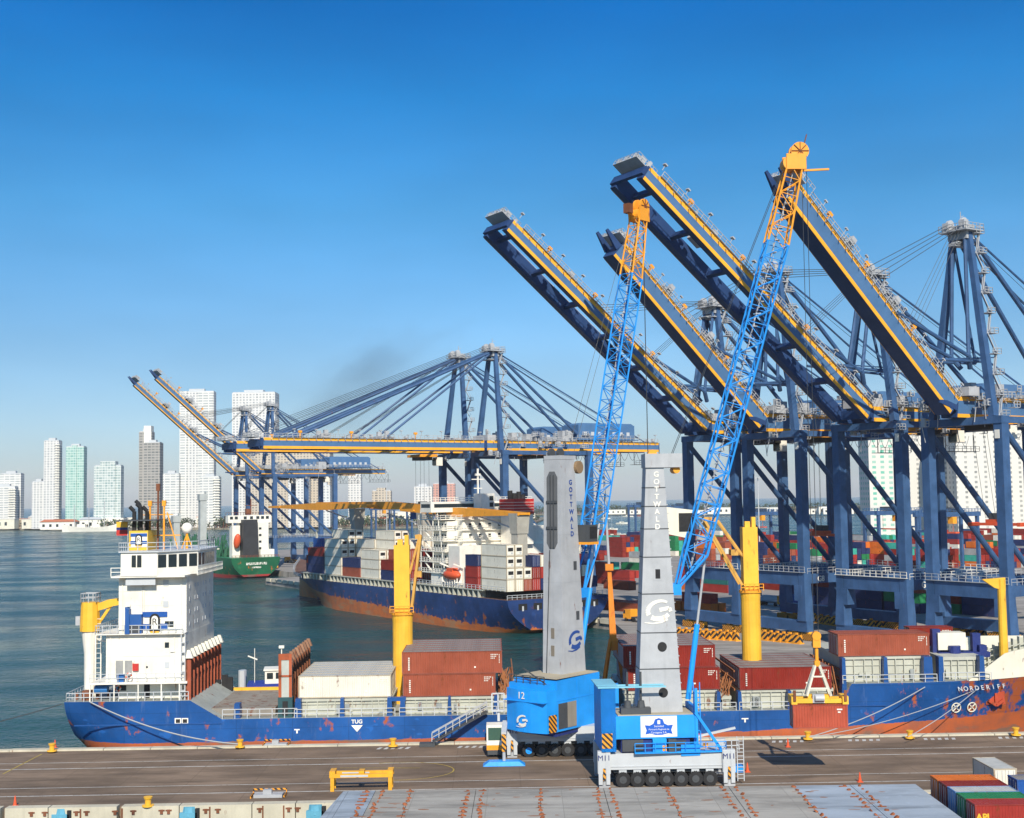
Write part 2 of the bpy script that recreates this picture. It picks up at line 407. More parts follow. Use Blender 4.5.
# city shore and far spit
t = MB()
t.prism([(-2600, 1850), (-720, 1830), (-495, 1650), (-250, 1640), (-140, 1560), (-80, 1600), (30, 1750), (60, 2200), (-600, 2500), (-2600, 2500)], -4, -.3)
tag(t.build('city_shore', CITYG), kind='structure')
t = MB()
t.prism([(30, 2600), (500, 2350), (1000, 1900), (2500, 1700), (2500, 3400), (900, 3500), (100, 3300)], -4, .2)
tag(t.build('far_spit', CITYG), kind='structure')
t = MB(); t.prism([(340, 1151), (1500, 1151), (2600, 1699), (900, 1950), (420, 1500)], -4, -.1)
tag(t.build('harbour_land', CITYG), kind='structure')

# ------------------------------------------------------------------ ship-to-shore gantry cranes
def hazard_material(per=.62):
    m = bpy.data.materials.new('hazard_stripes'); m.use_nodes = True; n = m.node_tree; b = n.nodes['Principled BSDF']; b.inputs['Roughness'].default_value = .6
    t = n.nodes.new('ShaderNodeTexCoord'); s = n.nodes.new('ShaderNodeSeparateXYZ'); n.links.new(t.outputs['Object'], s.inputs[0])
    def M(op, a, bb=0):
        q = n.nodes.new('ShaderNodeMath'); q.operation = op
        for i, k in enumerate((a, bb)):
            if isinstance(k, (int, float)): q.inputs[i].default_value = k
            else: n.links.new(k, q.inputs[i])
        return q.outputs[0]
    v = M('ADD', M('ADD', s.outputs['X'], s.outputs['Y']), s.outputs['Z'])
    f = M('GREATER_THAN', M('FRACT', M('DIVIDE', v, per), 0), .5)
    q = n.nodes.new('ShaderNodeMix'); q.data_type = 'RGBA'; n.links.new(f, q.inputs[0])
    q.inputs[6].default_value = (.75, .30, .015, 1); q.inputs[7].default_value = (.02, .02, .02, 1)
    n.links.new(q.outputs[2], b.inputs['Base Color']); return m
HAZ = hazard_material(); HAZ2 = hazard_material(1.5)

def girder_boom(L, typ):
    """boom or girder built along -x from the hinge at the origin, multi-material: 0 dark body 1 yellow 2 stripe blue"""
    k = MB()
    if typ == 1:
        for s in (-1, 1):
            y0, y1 = (3.2*s, 4.8*s) if s > 0 else (-4.8, -3.2)
            k.bx(-L, 0, y0, y1, -1.45, 1.45, 0)
            yo = 4.8*s
            for z0, z1, mm in ((.75, 1.5, 1), (-1.5, -.75, 1), (-.75, .75, 2)):
                a, b = (yo, yo+.06) if s > 0 else (yo-.06, yo)
                k.bx(-L+.4, -.4, a, b, z0, z1, mm)
            k.bx(-L+2.5, -.4, min(4.3*s, 4.86*s), max(4.3*s, 4.86*s), 1.452, 1.56, 1)
        for i in range(1, int(L/11)+1):
            k.bx(-i*11-.4, -i*11+.4, -3.2, 3.2, -.5, .7, 0)
        k.bx(-L-.5, -L+.1, -4.9, 4.9, -.8, 1.0, 0)
    else:
        k.prism_x = None
        # mono box: sides slope in to a narrower underside
        P = [(-1.75, -1.9), (1.75, -1.9), (2.2, 1.9), (-2.2, 1.9)]
        V_ = [(-L, y, z) for y, z in P]+[(0, y, z) for y, z in P]
        k.add(V_, [(3, 2, 1, 0), (4, 5, 6, 7)]+[(i, (i+1) % 4, 4+(i+1) % 4, 4+i) for i in range(4)], 0)
        for s in (-1, 1):
            def yy(z): return s*(1.75+(z+1.9)/3.8*.45)
            for z0, z1, mm in ((1.2, 1.95, 1), (-1.93, -1.25, 1), (-1.25, 1.2, 2)):
                k.add([(-L+.3, yy(z0), z0), (-.3, yy(z0), z0), (-.3, yy(z1), z1), (-L+.3, yy(z1), z1),
                       (-L+.3, yy(z0)+s*.07, z0), (-.3, yy(z0)+s*.07, z0), (-.3, yy(z1)+s*.07, z1), (-L+.3, yy(z1)+s*.07, z1)],
                      [(0, 1, 2, 3), (4, 5, 6, 7), (0, 1, 5, 4), (1, 2, 6, 5), (2, 3, 7, 6), (3, 0, 4, 7)], mm)
        for s in (-1, 1):      # tapering horns at the tip
            k.beam((-L, s*1.75, .2), (-L-4.5, s*1.7, 1.0), .7, 1.7, 0, w2=.35, h2=.6)
    if typ == 3: k.v = [(a, b*.62, c*.62) for a, b, c in k.v]
    return k

def boom_dress(L, typ, seed):
    rnd = random.Random(seed); w = MB(); s = -1
    y = -5.3 if typ == 1 else -2.7
    for yy in (y, -y):
        w.bx(-L+3, -1, min(yy, yy*.88), max(yy, yy*.88), 1.6, 1.66)
        w.rail([(-L+3, yy, 1.5), (-1, yy, 1.5)], 1.2, 1.4, .06)
    for i in range(int(L/2.2)):                                    # brackets, lamps, cable hangers
        x = -2-i*2.2
        w.beam((x, y*.9, 1.5), (x, y*1.05, .9), .12)
        if rnd.random() < .5: w.bx(x-.3, x+.3, y*.8, y*.62, 1.4, 1.9+rnd.random()*1.0)
        if i % 3 == 0: w.beam((x, y*.98, 2.6), (x, y*.98, 3.9), .1); w.bx(x-.35, x+.35, y*1.05, y*.9, 3.8, 4.05)
    t = MB()
    t.bx(-L-2.6, -L+.5, -3.6, 3.6, 1.7, 1.85)
    t.rail([(-L-2.6, -3.6, 1.85), (-L+2.5, -3.6, 1.85)], 1.1, 1, .045); t.rail([(-L-2.6, 3.6, 1.85), (-L-2.6, -3.6, 1.85)], 1.1, 1, .045)
    for j in (-2.5, 0, 2.5):
        t.bx(-L-1.5, -L-.2, j-.6, j+.6, 1.9, 3.2); t.tube((-L-2, j-.3, 2.4), (-L-2, j+.3, 2.4), .7, n=10)
    for a in (.28, .55):
        x = -L*(1-a); t.bx(x-1.8, x+1.2, -2.5, 2.5, 1.8, 2.6); t.bx(x-.6, x+.6, -3, -2, 2.6, 4.0); t.bx(x-.6, x+.6, 2, 3, 2.6, 4.0)
        t.rail([(x-2, -3.2, 1.8), (x+2, -3.2, 1.8)], 1.2, 1, .045)
    y0 = MB()
    for a in (.33, .62, .84): y0.beam((-L*a, y*.8, 1.4), (-L*a, y*.8, 3.2), .35, .35); y0.bx(-L*a-.5, -L*a+.5, y*.8-.3, y*.8+.3, 3.0, 3.6)
    return w, t, y0

def sts(name, b_, a_, typ, phi, label, group, seed, trolley_x=8, spreader=None, cargo=None, S=8.5, zg=47.5, sign=None, Lb=None, apexz=None):
    root = empty(name, term(b_, a_), TH, label, 'crane', group)
    D = 31.0; gh = {1: 1.5, 2: 1.95, 3: 1.25}[typ]; zt = zg-gh
    L = Lb or (70.5 if typ == 1 else 56)
    # legs
    for x in (0, D):
        for s in (-1, 1):
            k = MB(); y = s*S
            k.hexa([(x-1.25, y-1.3, 4.2), (x+1.25, y-1.3, 4.2), (x+1.25, y+1.3, 4.2), (x-1.25, y+1.3, 4.2),
                    (x-1.02, y-.94, 10.5), (x+1.02, y-.94, 10.5), (x+1.02, y+.94, 10.5), (x-1.02, y+.94, 10.5)], 0)
            k.bx(x-1.0, x+1.0, y-.92, y+.92, 9, zt-1.4, 0)
            if x == 0:   # haunch into the portal beam
                k.prismy([(0, 0)]*0 or [(x-1.1, 11.8), (x+1.1, 11.8), (x+1.1, 8.5), (x-1.1, 8.5)], min(y, y-s*2.2), max(y, y-s*2.2), 0)
            k.build('leg', [STS, STSD], root)
        k = MB(); k.bx(x-1.0, x+1.0, -S-1.3, S+1.3, 1.9, 4.2); k.build('sill_beam', STS, root)
        k = MB(); k.bx(x-.95, x+.95, -S+1.04, S-1.04, 11.8, 14.6); k.build('portal_beam', STS, root)
        k = MB(); k.bx(x-1.15, x+1.15, -S-1.0, S+1.0, zt-1.4, zt); k.build('top_beam', STS, root)
    for s in (-1, 1):
        k = MB(); k.bx(1.2, D-1.2, s*S-.7, s*S+.7, 12.2, 14.2); k.build('portal_beam', STS, root)
        k = MB(); k.tube((.8, s*S, zt-2.5), (D-.9, s*S, 14.8), .62, n=10); k.build('brace', STS, root)
        k = MB(); k.bx(1.2, D-1.2, s*S-.5, s*S+.5, zt-1.3, zt-.1); k.build('side_beam', STS, root)
        # bogies
        for x in (0, D):
            for j in (-1, 1):
                c = s*S+j*2.1-s*1.2; k = MB()
                k.bx(x-.6, x+.6, c-1.7, c+1.7, .75, 1.55, 0)
                for q in (-1.1, 0, 1.1): k.tube((x-.45, c+q, .42), (x+.45, c+q, .42), .42, n=12, m=1)
                k.bx(x-.72, x-.6, c-1.75, c+1.75, .1, 1.5, 2); k.bx(x+.6, x+.72, c-1.75, c+1.75, .1, 1.5, 2)
                k.bx(x-.5, x+.5, c-.5, c+.5, 1.55, 1.9, 0)
                k.build('bogie', [YEL, DGRY, HAZ], root)
    w = MB()
    for x in (-1.0, D+1.0): w.rail([(x, -S-1, 14.65), (x, S+1, 14.65)], 1.2, 1.5, .05); w.bx(x-.4, x+.4, -S-1, S+1, 14.6, 14.68)
    for s in (-1, 1): w.rail([(0, s*(S+.9), 14.3), (D, s*(S+.9), 14.3)], 1.2, 1.5, .05)
    w.build('portal_railing', GRY if seed % 2 else WHITE, root)
    # girder: from the hinge (-4) back past the landside legs
    GX = 62
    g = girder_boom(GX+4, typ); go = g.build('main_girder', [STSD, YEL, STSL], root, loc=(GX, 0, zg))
    ww, tt, _ = boom_dress(GX+4, typ, seed+50); wo = ww.build('girder_walkway', GRY, root, loc=(GX, 0, zg))
    # boom
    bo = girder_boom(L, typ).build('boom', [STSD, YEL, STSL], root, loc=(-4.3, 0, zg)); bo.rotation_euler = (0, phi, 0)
    w_, t_, y_ = boom_dress(L, typ, seed)
    w_.build('boom_walkway', GRY, bo); t_.build('boom_tip_platform', GRY, bo); y_.build('boom_latch', ORG, bo)
    def onb(f, y=0, z=1.4):
        x = -L*f; return Vector((-4.3+x*math.cos(phi)+z*math.sin(phi), y, zg-x*math.sin(phi)+z*math.cos(phi)))
    # A-frame
    AZ = apexz or (77 if typ == 1 else 82); ax = 1.5
    for s in (-1, 1):
        k = MB(); k.beam((0, s*S*.82, zt), (ax, s*1.6, AZ), 1.5, 1.3, 0, (0, 1, 0), 1.1, 1.0); k.build('apex_leg', STS, root)
        k = MB(); k.tube((ax+.6, s*1.5, AZ-1), (D+2, s*4.0, zg+gh), .48, n=8); k.build('backstay', STS, root)
        k = MB(); k.tube((ax+.6, s*1.2, AZ-.6), (D+26, s*4.0, zg+gh), .22, n=6); k.build('backstay', STS, root)
    k = MB()                                                       # zigzag ladder with landings up the near A-frame leg
    n = 9
    for i in range(n+1):
        f = i/n; c = Vector((0, -S*.82, zt)).lerp(Vector((ax, -1.6, AZ-1)), f)+Vector((1.4, -.6, 0))
        k.bx(c.x-.9, c.x+1.3, c.y-1.0, c.y+.9, c.z, c.z+.12)
        k.rail([(c.x-.9, c.y-1.0, c.z), (c.x+1.3, c.y-1.0, c.z), (c.x+1.3, c.y+.9, c.z)], 1.1, .8, .05)
        if i < n:
            f2 = (i+1)/n; c2 = Vector((0, -S*.82, zt)).lerp(Vector((ax, -1.6, AZ-1)), f2)+Vector((1.4, -.6, 0))
            e = .9 if i % 2 else -.7
            k.beam((c.x+e, c.y-.2, c.z), (c2.x-e, c2.y-.2, c2.z), .5, .14)
            k.beam((c.x+e, c.y-.5, c.z+1), (c2.x-e, c2.y-.5, c2.z+1), .07)
    k.build('ladder', GRY, root)
    k = MB(); rnd = random.Random(seed)
    k.bx(ax-2.6, ax+2.6, -3.2, 3.2, AZ-.5, AZ-.3); k.rail([(ax-2.6, -3.2, AZ-.3), (ax+2.6, -3.2, AZ-.3), (ax+2.6, 3.2, AZ-.3), (ax-2.6, 3.2, AZ-.3), (ax-2.6, -3.2, AZ-.3)], 1.2, 1, .05)
    k.bx(ax-1.2, ax+1.2, -2.2, 2.2, AZ-2, AZ+.8); k.bx(ax-2.2, ax-1, -2.6, -1.2, AZ-.2, AZ+1.5); k.bx(ax-2.2, ax-1, 1.2, 2.6, AZ-.2, AZ+1.5)
    for i in range(6): k.bx(ax+rnd.uniform(-2.4, 1.6), ax+rnd.uniform(1.7, 2.5), rnd.uniform(-3, 0), rnd.uniform(.2, 3), AZ-2.6-i*.12, AZ-2.4-i*.12)
    for yq in (-1.6, 1.6): k.tube((ax-1.2, yq-.3, AZ+1.2), (ax-1.2, yq+.3, AZ+1.2), .9, n=12)
    k.beam((ax, 0, AZ+.5), (ax, 0, AZ+3.6), .12); k.beam((ax, 0, AZ+2.6), (ax+.9, 0, AZ+2.9), .1)
    k.build('apex_platform', GRY, root)
    # forestays and ropes
    top = Vector((ax-.8, 0, AZ-.6))
    if phi < .1:
        for s in (-1, 1):
            for f, r in ((.47, .33), (.86, .42)):
                k = MB(); a = top+Vector((0, s*1.5, 0)); b = onb(f, s*3.8, 1.6); k.tube(a, b, r, n=6)
                if f > .8: k.tube(a+Vector((0, -.5*s, .5)), b+Vector((-1.5, 0, 0)), .16, n=5)
                k.build('forestay', STS, root)
    else:
        for s in (-1, 1):                                          # folded stay bars: apex > knee > boom
            a = top+Vector((0, s*1.5, 0)); b1 = onb(.42, s*2.5, 1.8); kn = (a+b1)*.5+Vector((9.5, 0, -15.5))
            k = MB(); k.tube(b1, kn, .38, n=7); k.tube(kn, a, .38, n=7); k.tube(kn, kn+Vector((1.5, -1.0*s, -2.2)), .5, n=7); k.build('forestay', STS, root)
            b2 = onb(.2, s*2.5, 1.8); kn = Vector((a.x+5.5, s*1.5, zg+9))
            k = MB(); k.tube(b2, kn, .28, n=7); k.tube(kn, a, .3, n=7); k.tube(b2+Vector((1, 0, 0)), kn+Vector((2.5, 0, 1)), .14, n=5); k.build('forestay', STS, root)
    k = MB()
    for s in (-1.2, -.4, .4, 1.2):
        k.tube(top+Vector((-1, s, 1.2+s*.5)), onb((.57 if phi > .1 else .95)+s*.02, s*1.5, 2.8), .06, n=4); k.tube(top+Vector((-.6, s, .4)), onb(.30 if phi > .1 else .6, s*1.5, 2.6), .05, n=4)
    for s in (-1, 1): k.tube(top+Vector((0, s, 0)), (D+24, s*2, zg+3), .06, n=4)
    k.build('hoist_rope', ROPE, root)
    k = MB(); k.bx(D-1, D+21, -4.6, 4.6, zg+gh+.9, zg+gh+5.4); k.bx(D-2, D+22, -5.4, 5.4, zg+gh+.6, zg+gh+.85)
    k.prismy([(D-1, zg+gh+5.4), (D+21, zg+gh+5.4), (D+20, zg+gh+6), (D, zg+gh+6)], -4.2, 4.2)
    mh = k.build('machinery_house', STSL, root)
    k = MB()
    for i in range(7): k.bx(D+1+i*2.8, D+2.2+i*2.8, -4.66, -4.602, zg+gh+2, zg+gh+3.2)
    k.build('window', LGRY, mh)
    k = MB(); k.rail([(D-2, -5.4, zg+gh+.85), (D+22, -5.4, zg+gh+.85)], 1.2, 1.6, .05)
    k.bx(D-6, D-2, -3, 0, zg+gh, zg+gh+3.5); k.bx(6, 8, -3.4, -1, zg+gh, zg+gh+2.6); k.bx(4, 5.5, 1, 3, zg+gh, zg+gh+3.2); k.rail([(3, -4, zg+gh), (14, -4, zg+gh)], 1.2, 1.5, .05)
    k.bx(-3, 0, -4, 4, zg+gh+.1, zg+gh+1.8)
    rc = random.Random(seed*7)                                     # stair heads, catwalks and service boxes round the portal top
    for i in range(34):
        x = rc.uniform(-6, D+8); y = rc.choice((-1, 1))*rc.uniform(4.6 if typ == 1 else 3.2, S+1.5); z = zg+rc.choice((-3.4, -.2, 1.6, 3.4))+rc.uniform(-.4, .4)
        wx = rc.uniform(.8, 2.6); k.bx(x, x+wx, y-.7, y+.7, z, z+.1); k.rail([(x, y-.7, z+.1), (x+wx, y-.7, z+.1)], 1.1, .8, .06)
        if rc.random() < .6: k.bx(x+.2, x+.2+wx*.5, y-.4, y+.4, z+.1, z+rc.uniform(.7, 2.0))
        if rc.random() < .4: k.beam((x, y, z), (x+rc.uniform(-1, 1), y, z-rc.uniform(2, 4)), .12)
    k.build('electrical_cabinet', GRY, root)
    # trolley, cab, festoon cables
    tx = trolley_x; k = MB(); k.bx(tx-3, tx+3, -4.4, 4.4, zg-gh-1.2, zg-gh-.4, 0); k.bx(tx-2, tx+2, -3, 3, zg-gh-2.2, zg-gh-1.2, 1)
    to = k.build('trolley', [ORG, DGRY], root)
    k = MB(); k.bx(tx+3.2, tx+5.4, -3.4, -1, zg-gh-3.9, zg-gh-1.3, 0); k.bx(tx+2.9, tx+3.2, -3.2, -1.2, zg-gh-3.7, zg-gh-1.9, 1)
    k.build('operator_cabin', [WHITE, GLASS], root)
    k = MB()
    for i in range(9):
        x0 = D+2+i*3.2
        pts = [Vector((x0+3.2*j/8, -5.2 if typ == 1 else -3.6, zg-gh-.2-2.6*math.sin(math.pi*j/8))) for j in range(9)]
        k.path(pts, .07, n=4)
    k.bx(D+20, D+31, -6.4, -3.2, zg-gh-4.2, zg-gh-4.1); k.rail([(D+20, -6.4, zg-gh-4.1), (D+31, -6.4, zg-gh-4.1)], 1.2, 1.4, .05)
    for q in (D+20.4, D+30.6): k.beam((q, -5, zg-gh), (q, -5, zg-gh-4.2), .16)
    k.build('festoon', ROPE, root)
    k = MB(); k.bx(-1.32, -1.2, S*-1-.5, S*-1+.5, zt-4.2, zt-2.6); k.build('sign_plate', WHITE, root)
    if spreader is not None:
        sx_, sz_ = spreader; k = MB()
        for dx in (-1.5, 1.5):
            for dy in (-1.6, 1.6): k.tube((sx_+dx, dy, sz_+1.4), (tx+dx if abs(tx-sx_) < 6 else sx_+dx, dy, zg-gh-1), .05, n=4)
        k.build('hoist_rope', ROPE, root)
        k = MB(); k.bx(sx_-1.2, sx_+1.2, -6.0, 6.0, sz_, sz_+.5, 0); k.bx(sx_-1.1, sx_+1.1, -2, 2, sz_+.5, sz_+1.2, 0)
        for q in (-5.6, 5.6): k.bx(sx_-1.25, sx_+1.25, q-.4, q+.4, sz_-.15, sz_+.6, 0)
        k.bx(sx_-.9, sx_+.9, -1.4, 1.4, sz_+1.2, sz_+2.4, 1); k.build('spreader', [CORB, DGRY], root)
    if sign:
        text(sign, 1.7, WHITE, root, (4.2, -S-.74, 13.1), FRONT, depth=.03, bold=.03)
    return root

def aof(px, b=5.0, py=500):     # along-quay coordinate of the rail point seen in column px
    d = ray(px, py); d = Vector((d.x, d.y)); v = Vector((V.x, V.y)); t = (KE+b)/d.dot(v); q = d*t
    return q.x*U.x+q.y*U.y
ph1, ph2 = R_(37.2), R_(41.3)
sts('gantry_crane', 5, aof(966), 2, R_(42.3), 'nearest raised-boom gantry crane at the right edge, its single box boom with two orange lines', 'raised ship-to-shore cranes', 1, 6, spreader=(9, 25), Lb=54.5)
sts('gantry_crane', 5, aof(871), 1, ph1, 'twin-girder gantry crane with raised boom reaching highest in the middle of the four big ones', 'raised ship-to-shore cranes', 2, 20, sign='G')
sts('gantry_crane', 5, aof(775), 2, R_(42), 'raised single box boom gantry crane whose tip shows behind the blue and orange lattice boom', 'raised ship-to-shore cranes', 3, 14, spreader=(14, 22), sign='G8', Lb=53)
sts('gantry_crane', 5, aof(712), 1, R_(38), 'raised twin-girder gantry crane with the lowest and leftmost boom of the four big ones', 'raised ship-to-shore cranes', 4, 16, Lb=69)
f1 = sts('gantry_crane', 5, aof(490), 1, 0, 'nearer lowered-boom gantry crane over the dark blue container ship, taller apex', 'lowered ship-to-shore cranes', 5, 16)
f2 = sts('gantry_crane', 5, aof(456), 1, 0, 'farther lowered-boom gantry crane holding a blue box above the dark blue ship', 'lowered ship-to-shore cranes', 6, -12, spreader=(-12, 28.6))
sts('gantry_crane', 32, aof(268, 32), 3, R_(41), 'small distant gantry crane with raised boom, the right one of two beside the green ship', 'distant raised cranes', 7, 25, zg=46, Lb=66, apexz=78)
sts('gantry_crane', 32, aof(242, 32), 3, R_(41), 'small distant gantry crane with raised boom, the left one of two behind the green ship', 'distant raised cranes', 8, 22, zg=46, Lb=66, apexz=78)

# ------------------------------------------------------------------ containers
CC = {'red': (.36, .035, .025), 'dark red': (.25, .022, .012), 'brown': (.34, .082, .042), 'white': (.78, .74, .62), 'blue': (.02, .10, .36), 'navy': (.02, .035, .12),
      'green': (.02, .22, .08), 'orange': (.72, .17, .02), 'grey': (.40, .41, .40), 'teal': (.02, .16, .15), 'pale blue': (.12, .28, .55), 'turquoise': (.05, .42, .32), 'brick': (.46, .085, .045), 'yellow': (.75, .42, .03)}
CM = {k: paint('container_'+k.replace(' ', '_'), v, .6, .32 if k != 'white' else .2, .14, corr='X', scale=1.3, spec=.2) for k, v in CC.items()}
CF = {k: paint('container_frame_'+k.replace(' ', '_'), tuple(c*.8 for c in v) if k != 'white' else (.50, .42, .30), .55, .3, .3, scale=1.3) for k, v in CC.items()}
ROOFG = paint('weathered_roof', (.27, .245, .22), .8, .5, .25, scale=1.2, corr='X')
ROOFL = paint('pale_roof', (.52, .52, .48), .7, .35, .08, scale=1.2, corr='X')
CMESH = {}
def cont_meshes(L, H, col, roof):
    key = (L, H, col, roof)
    if key in CMESH: return CMESH[key]
    W = 2.44; rm = {'g': ROOFG, 'l': ROOFL, None: CM[col]}[roof]
    k = MB(); k.bx(-L/2+.06, L/2-.06, -W/2+.06, W/2-.06, .12, H-.06, 0)
    k.bx(-L/2+.1, L/2-.1, -W/2+.1, W/2-.1, H-.062, H-.03, 1)
    shell = k.mesh('shell', [CM[col], rm])
    k = MB()
    for sx_ in (-1, 1):
        for sy in (-1, 1):
            x, y = sx_*(L/2-.08), sy*(W/2-.08)
            k.bx(x-.08, x+.08, y-.08, y+.08, 0, H)
            k.bx(x-.1, x+.1, y-.1, y+.1, -.002, .12); k.bx(x-.1, x+.1, y-.1, y+.1, H-.12, H+.004)
        x = sx_*(L/2-.06); k.bx(x-.06, x+.06, -W/2+.16, W/2-.16, .0, .15); k.bx(x-.06, x+.06, -W/2+.16, W/2-.16, H-.13, H-.005)
    for sy in (-1, 1):
        y = sy*(W/2-.05); k.bx(-L/2+.16, L/2-.16, y-.05, y+.05, .0, .16); k.bx(-L/2+.16, L/2-.16, y-.05, y+.05, H-.1, H-.005)
    frame = k.mesh('frame', CF[col])
    k = MB()
    for s in (-1, 1): k.bx(-L/2-.0, -L/2+.058, min(s*.02, s*1.05), max(s*.02, s*1.05), .16, H-.15, 0)
    for y in (-.85, -.35, .35, .85): k.tube((-L/2-.03, y, .2), (-L/2-.03, y, H-.2), .025, n=5, m=1)
    door = k.mesh('door', [CM[col], LGRY])
    CMESH[key] = (shell, frame, door); return CMESH[key]
def link(name, me, parent): o = bpy.data.objects.new(name, me); COL.objects.link(o); o.parent = parent; return o
MARKM = {}
def marking(L, H, style):
    key = (L, H, style)
    if key in MARKM: return MARKM[key]
    k = MB(); y = -1.22
    if style == 'std':                                             # white vertical label at the left, code block at the top right
        for i in range(7): k.bx(-L/2+.8, -L/2+1.0, y-.012, y+.001, .5+i*.25, .66+i*.25)
        for i in range(3):
            for c in range(5-i): k.bx(L/2-1.5+c*.2, L/2-1.38+c*.2, y-.012, y+.001, H-.55-i*.24, H-.43-i*.24)
        for c in range(6): k.bx(L/2-.42, L/2-.32, y-.012, y+.001, H-.6-c*.2, H-.48-c*.2)
        k.bx(L*.22, L*.22+.22, y-.012, y+.001, .7, .9)
    elif style == 'line':
        for i in range(7): k.bx(-L/2+1.2+i*.95, -L/2+1.75+i*.95+(.15 if i % 2 else 0), y-.012, y+.001, H*.42, H*.68)
        k.bx(L/2-1.3, L/2-.6, y-.012, y+.001, H-.6, H-.45)
    elif style == 'end':
        k.bx(L/2-1.2, L/2-.6, y-.012, y+.001, H-.6, H-.45); k.bx(L/2-1.1, L/2-.8, y-.012, y+.001, H-.9, H-.75)
    MARKM[key] = k.mesh('marking', WHITE if style != 'blueline' else NAVY); return MARKM[key]
def reefer_mesh(W=2.44, H=2.9):
    if 'reefer' in MARKM: return MARKM['reefer']
    k = MB(); x = 0
    k.bx(-.08, 0, -.95, .95, .35, H-.35, 0); k.bx(-.12, -.08, -.75, .75, 1.25, 2.15, 1); k.tube((-.1, .35, 1.7), (-.16, .35, 1.7), .33, n=10, m=1)
    k.bx(-.12, -.08, -.7, -.1, .6, 1.0, 2)
    MARKM['reefer'] = k.mesh('cooling_unit', [WHITE, BLK, LGRY]); return MARKM['reefer']
NCONT = [0]
def container(loc, rz, L, col, label, group, H=2.6, roof=None, mark='std', parts=True, reefer=False, door=True):
    NCONT[0] += 1
    if not parts:
        key = ('solo', L, H, col, roof)
        if key not in CMESH:
            sh, fr, dr = cont_meshes(L, H, col, roof)
            k = MB(); W = 2.44; k.bx(-L/2+.03, L/2-.03, -W/2+.03, W/2-.03, .02, H-.05, 0)
            for sx_ in (-1, 1):
                for sy in (-1, 1): x, y = sx_*(L/2-.08), sy*(W/2-.08); k.bx(x-.085, x+.085, y-.085, y+.085, 0, H, 1)
            for y in (-.85, -.35, .35, .85): k.bx(-L/2-.02, -L/2+.03, y-.03, y+.03, .2, H-.2, 1)
            for sy in (-1, 1): k.bx(-L/2+.2, L/2-.2, sy*(W/2-.06)-.055, sy*(W/2-.06)+.055, H-.14, H-.02, 1); k.bx(-L/2+.2, L/2-.2, sy*(W/2-.06)-.055, sy*(W/2-.06)+.055, .0, .16, 1)
            if mark == 'line':
                for i in range(7): k.bx(-L/2+1.4+i*1.1, -L/2+2.1+i*1.1, -W/2-.005, -W/2+.031, H*.4, H*.68, 2)
            CMESH[key] = k.mesh('shipping_container', [CM[col], CF[col], WHITE if col != 'white' else NAVY])
        o = bpy.data.objects.new('shipping_container', CMESH[key]); COL.objects.link(o); o.location = loc; o.rotation_euler = (0, 0, rz)
        tag(o, label, 'container', group); return o
    root = empty('shipping_container', loc, rz, label, 'container', group)
    sh, fr, dr = cont_meshes(L, H, col, roof)
    link('shell', sh, root); link('frame', fr, root)
    if reefer: o = link('cooling_unit', reefer_mesh(), root); o.location = (-L/2, 0, 0)
    elif door: link('door', dr, root)
    if mark: link('marking', marking(L, H, mark), root)
    return root

# ------------------------------------------------------------------ hull builder
def loft_hull(stations, mats, name, parent, boot=None):
    """stations: list of (x, [(halfbreadth, z), ...] from keel to sheer, centre_y); faces get slot 0, transom and deck slot 1"""
    n = len(stations[0][1]); vs = []; fs = []; fm = []
    for x, prof, cy in stations:
        for hb, z in prof: vs.append((x, cy-hb, z))
        for hb, z in prof: vs.append((x, cy+hb, z))
    for i in range(len(stations)-1):
        a = i*2*n; b = (i+1)*2*n
        for j in range(n-1):
            fs.append((a+j, b+j, b+j+1, a+j+1)); fm.append(0)
            fs.append((a+n+j, a+n+j+1, b+n+j+1, b+n+j)); fm.append(0)
        fs.append((a+n-1, b+n-1, b+2*n-1, a+2*n-1)); fm.append(1)      # deck
        fs.append((a, a+n, b+n, b)); fm.append(0)
    for a in (0, (len(stations)-1)*2*n):
        fs.append(tuple(range(a, a+n))+tuple(range(a+2*n-1, a+n-1, -1))); fm.append(0)
    me = bpy.data.meshes.new(name); me.from_pydata(vs, [], fs)
    for k in mats: me.materials.append(k)
    for p, k in zip(me.polygons, fm): p.material_index = k
    bm = bmesh.new(); bm.from_mesh(me); bmesh.ops.remove_doubles(bm, verts=bm.verts, dist=.001); bmesh.ops.recalc_face_normals(bm, faces=bm.faces); bm.to_mesh(me); bm.free()
    for p in me.polygons: p.use_smooth = True
    me.set_sharp_from_angle(angle=R_(38))
    o = bpy.data.objects.new(name, me); COL.objects.link(o); o.parent = parent; return o
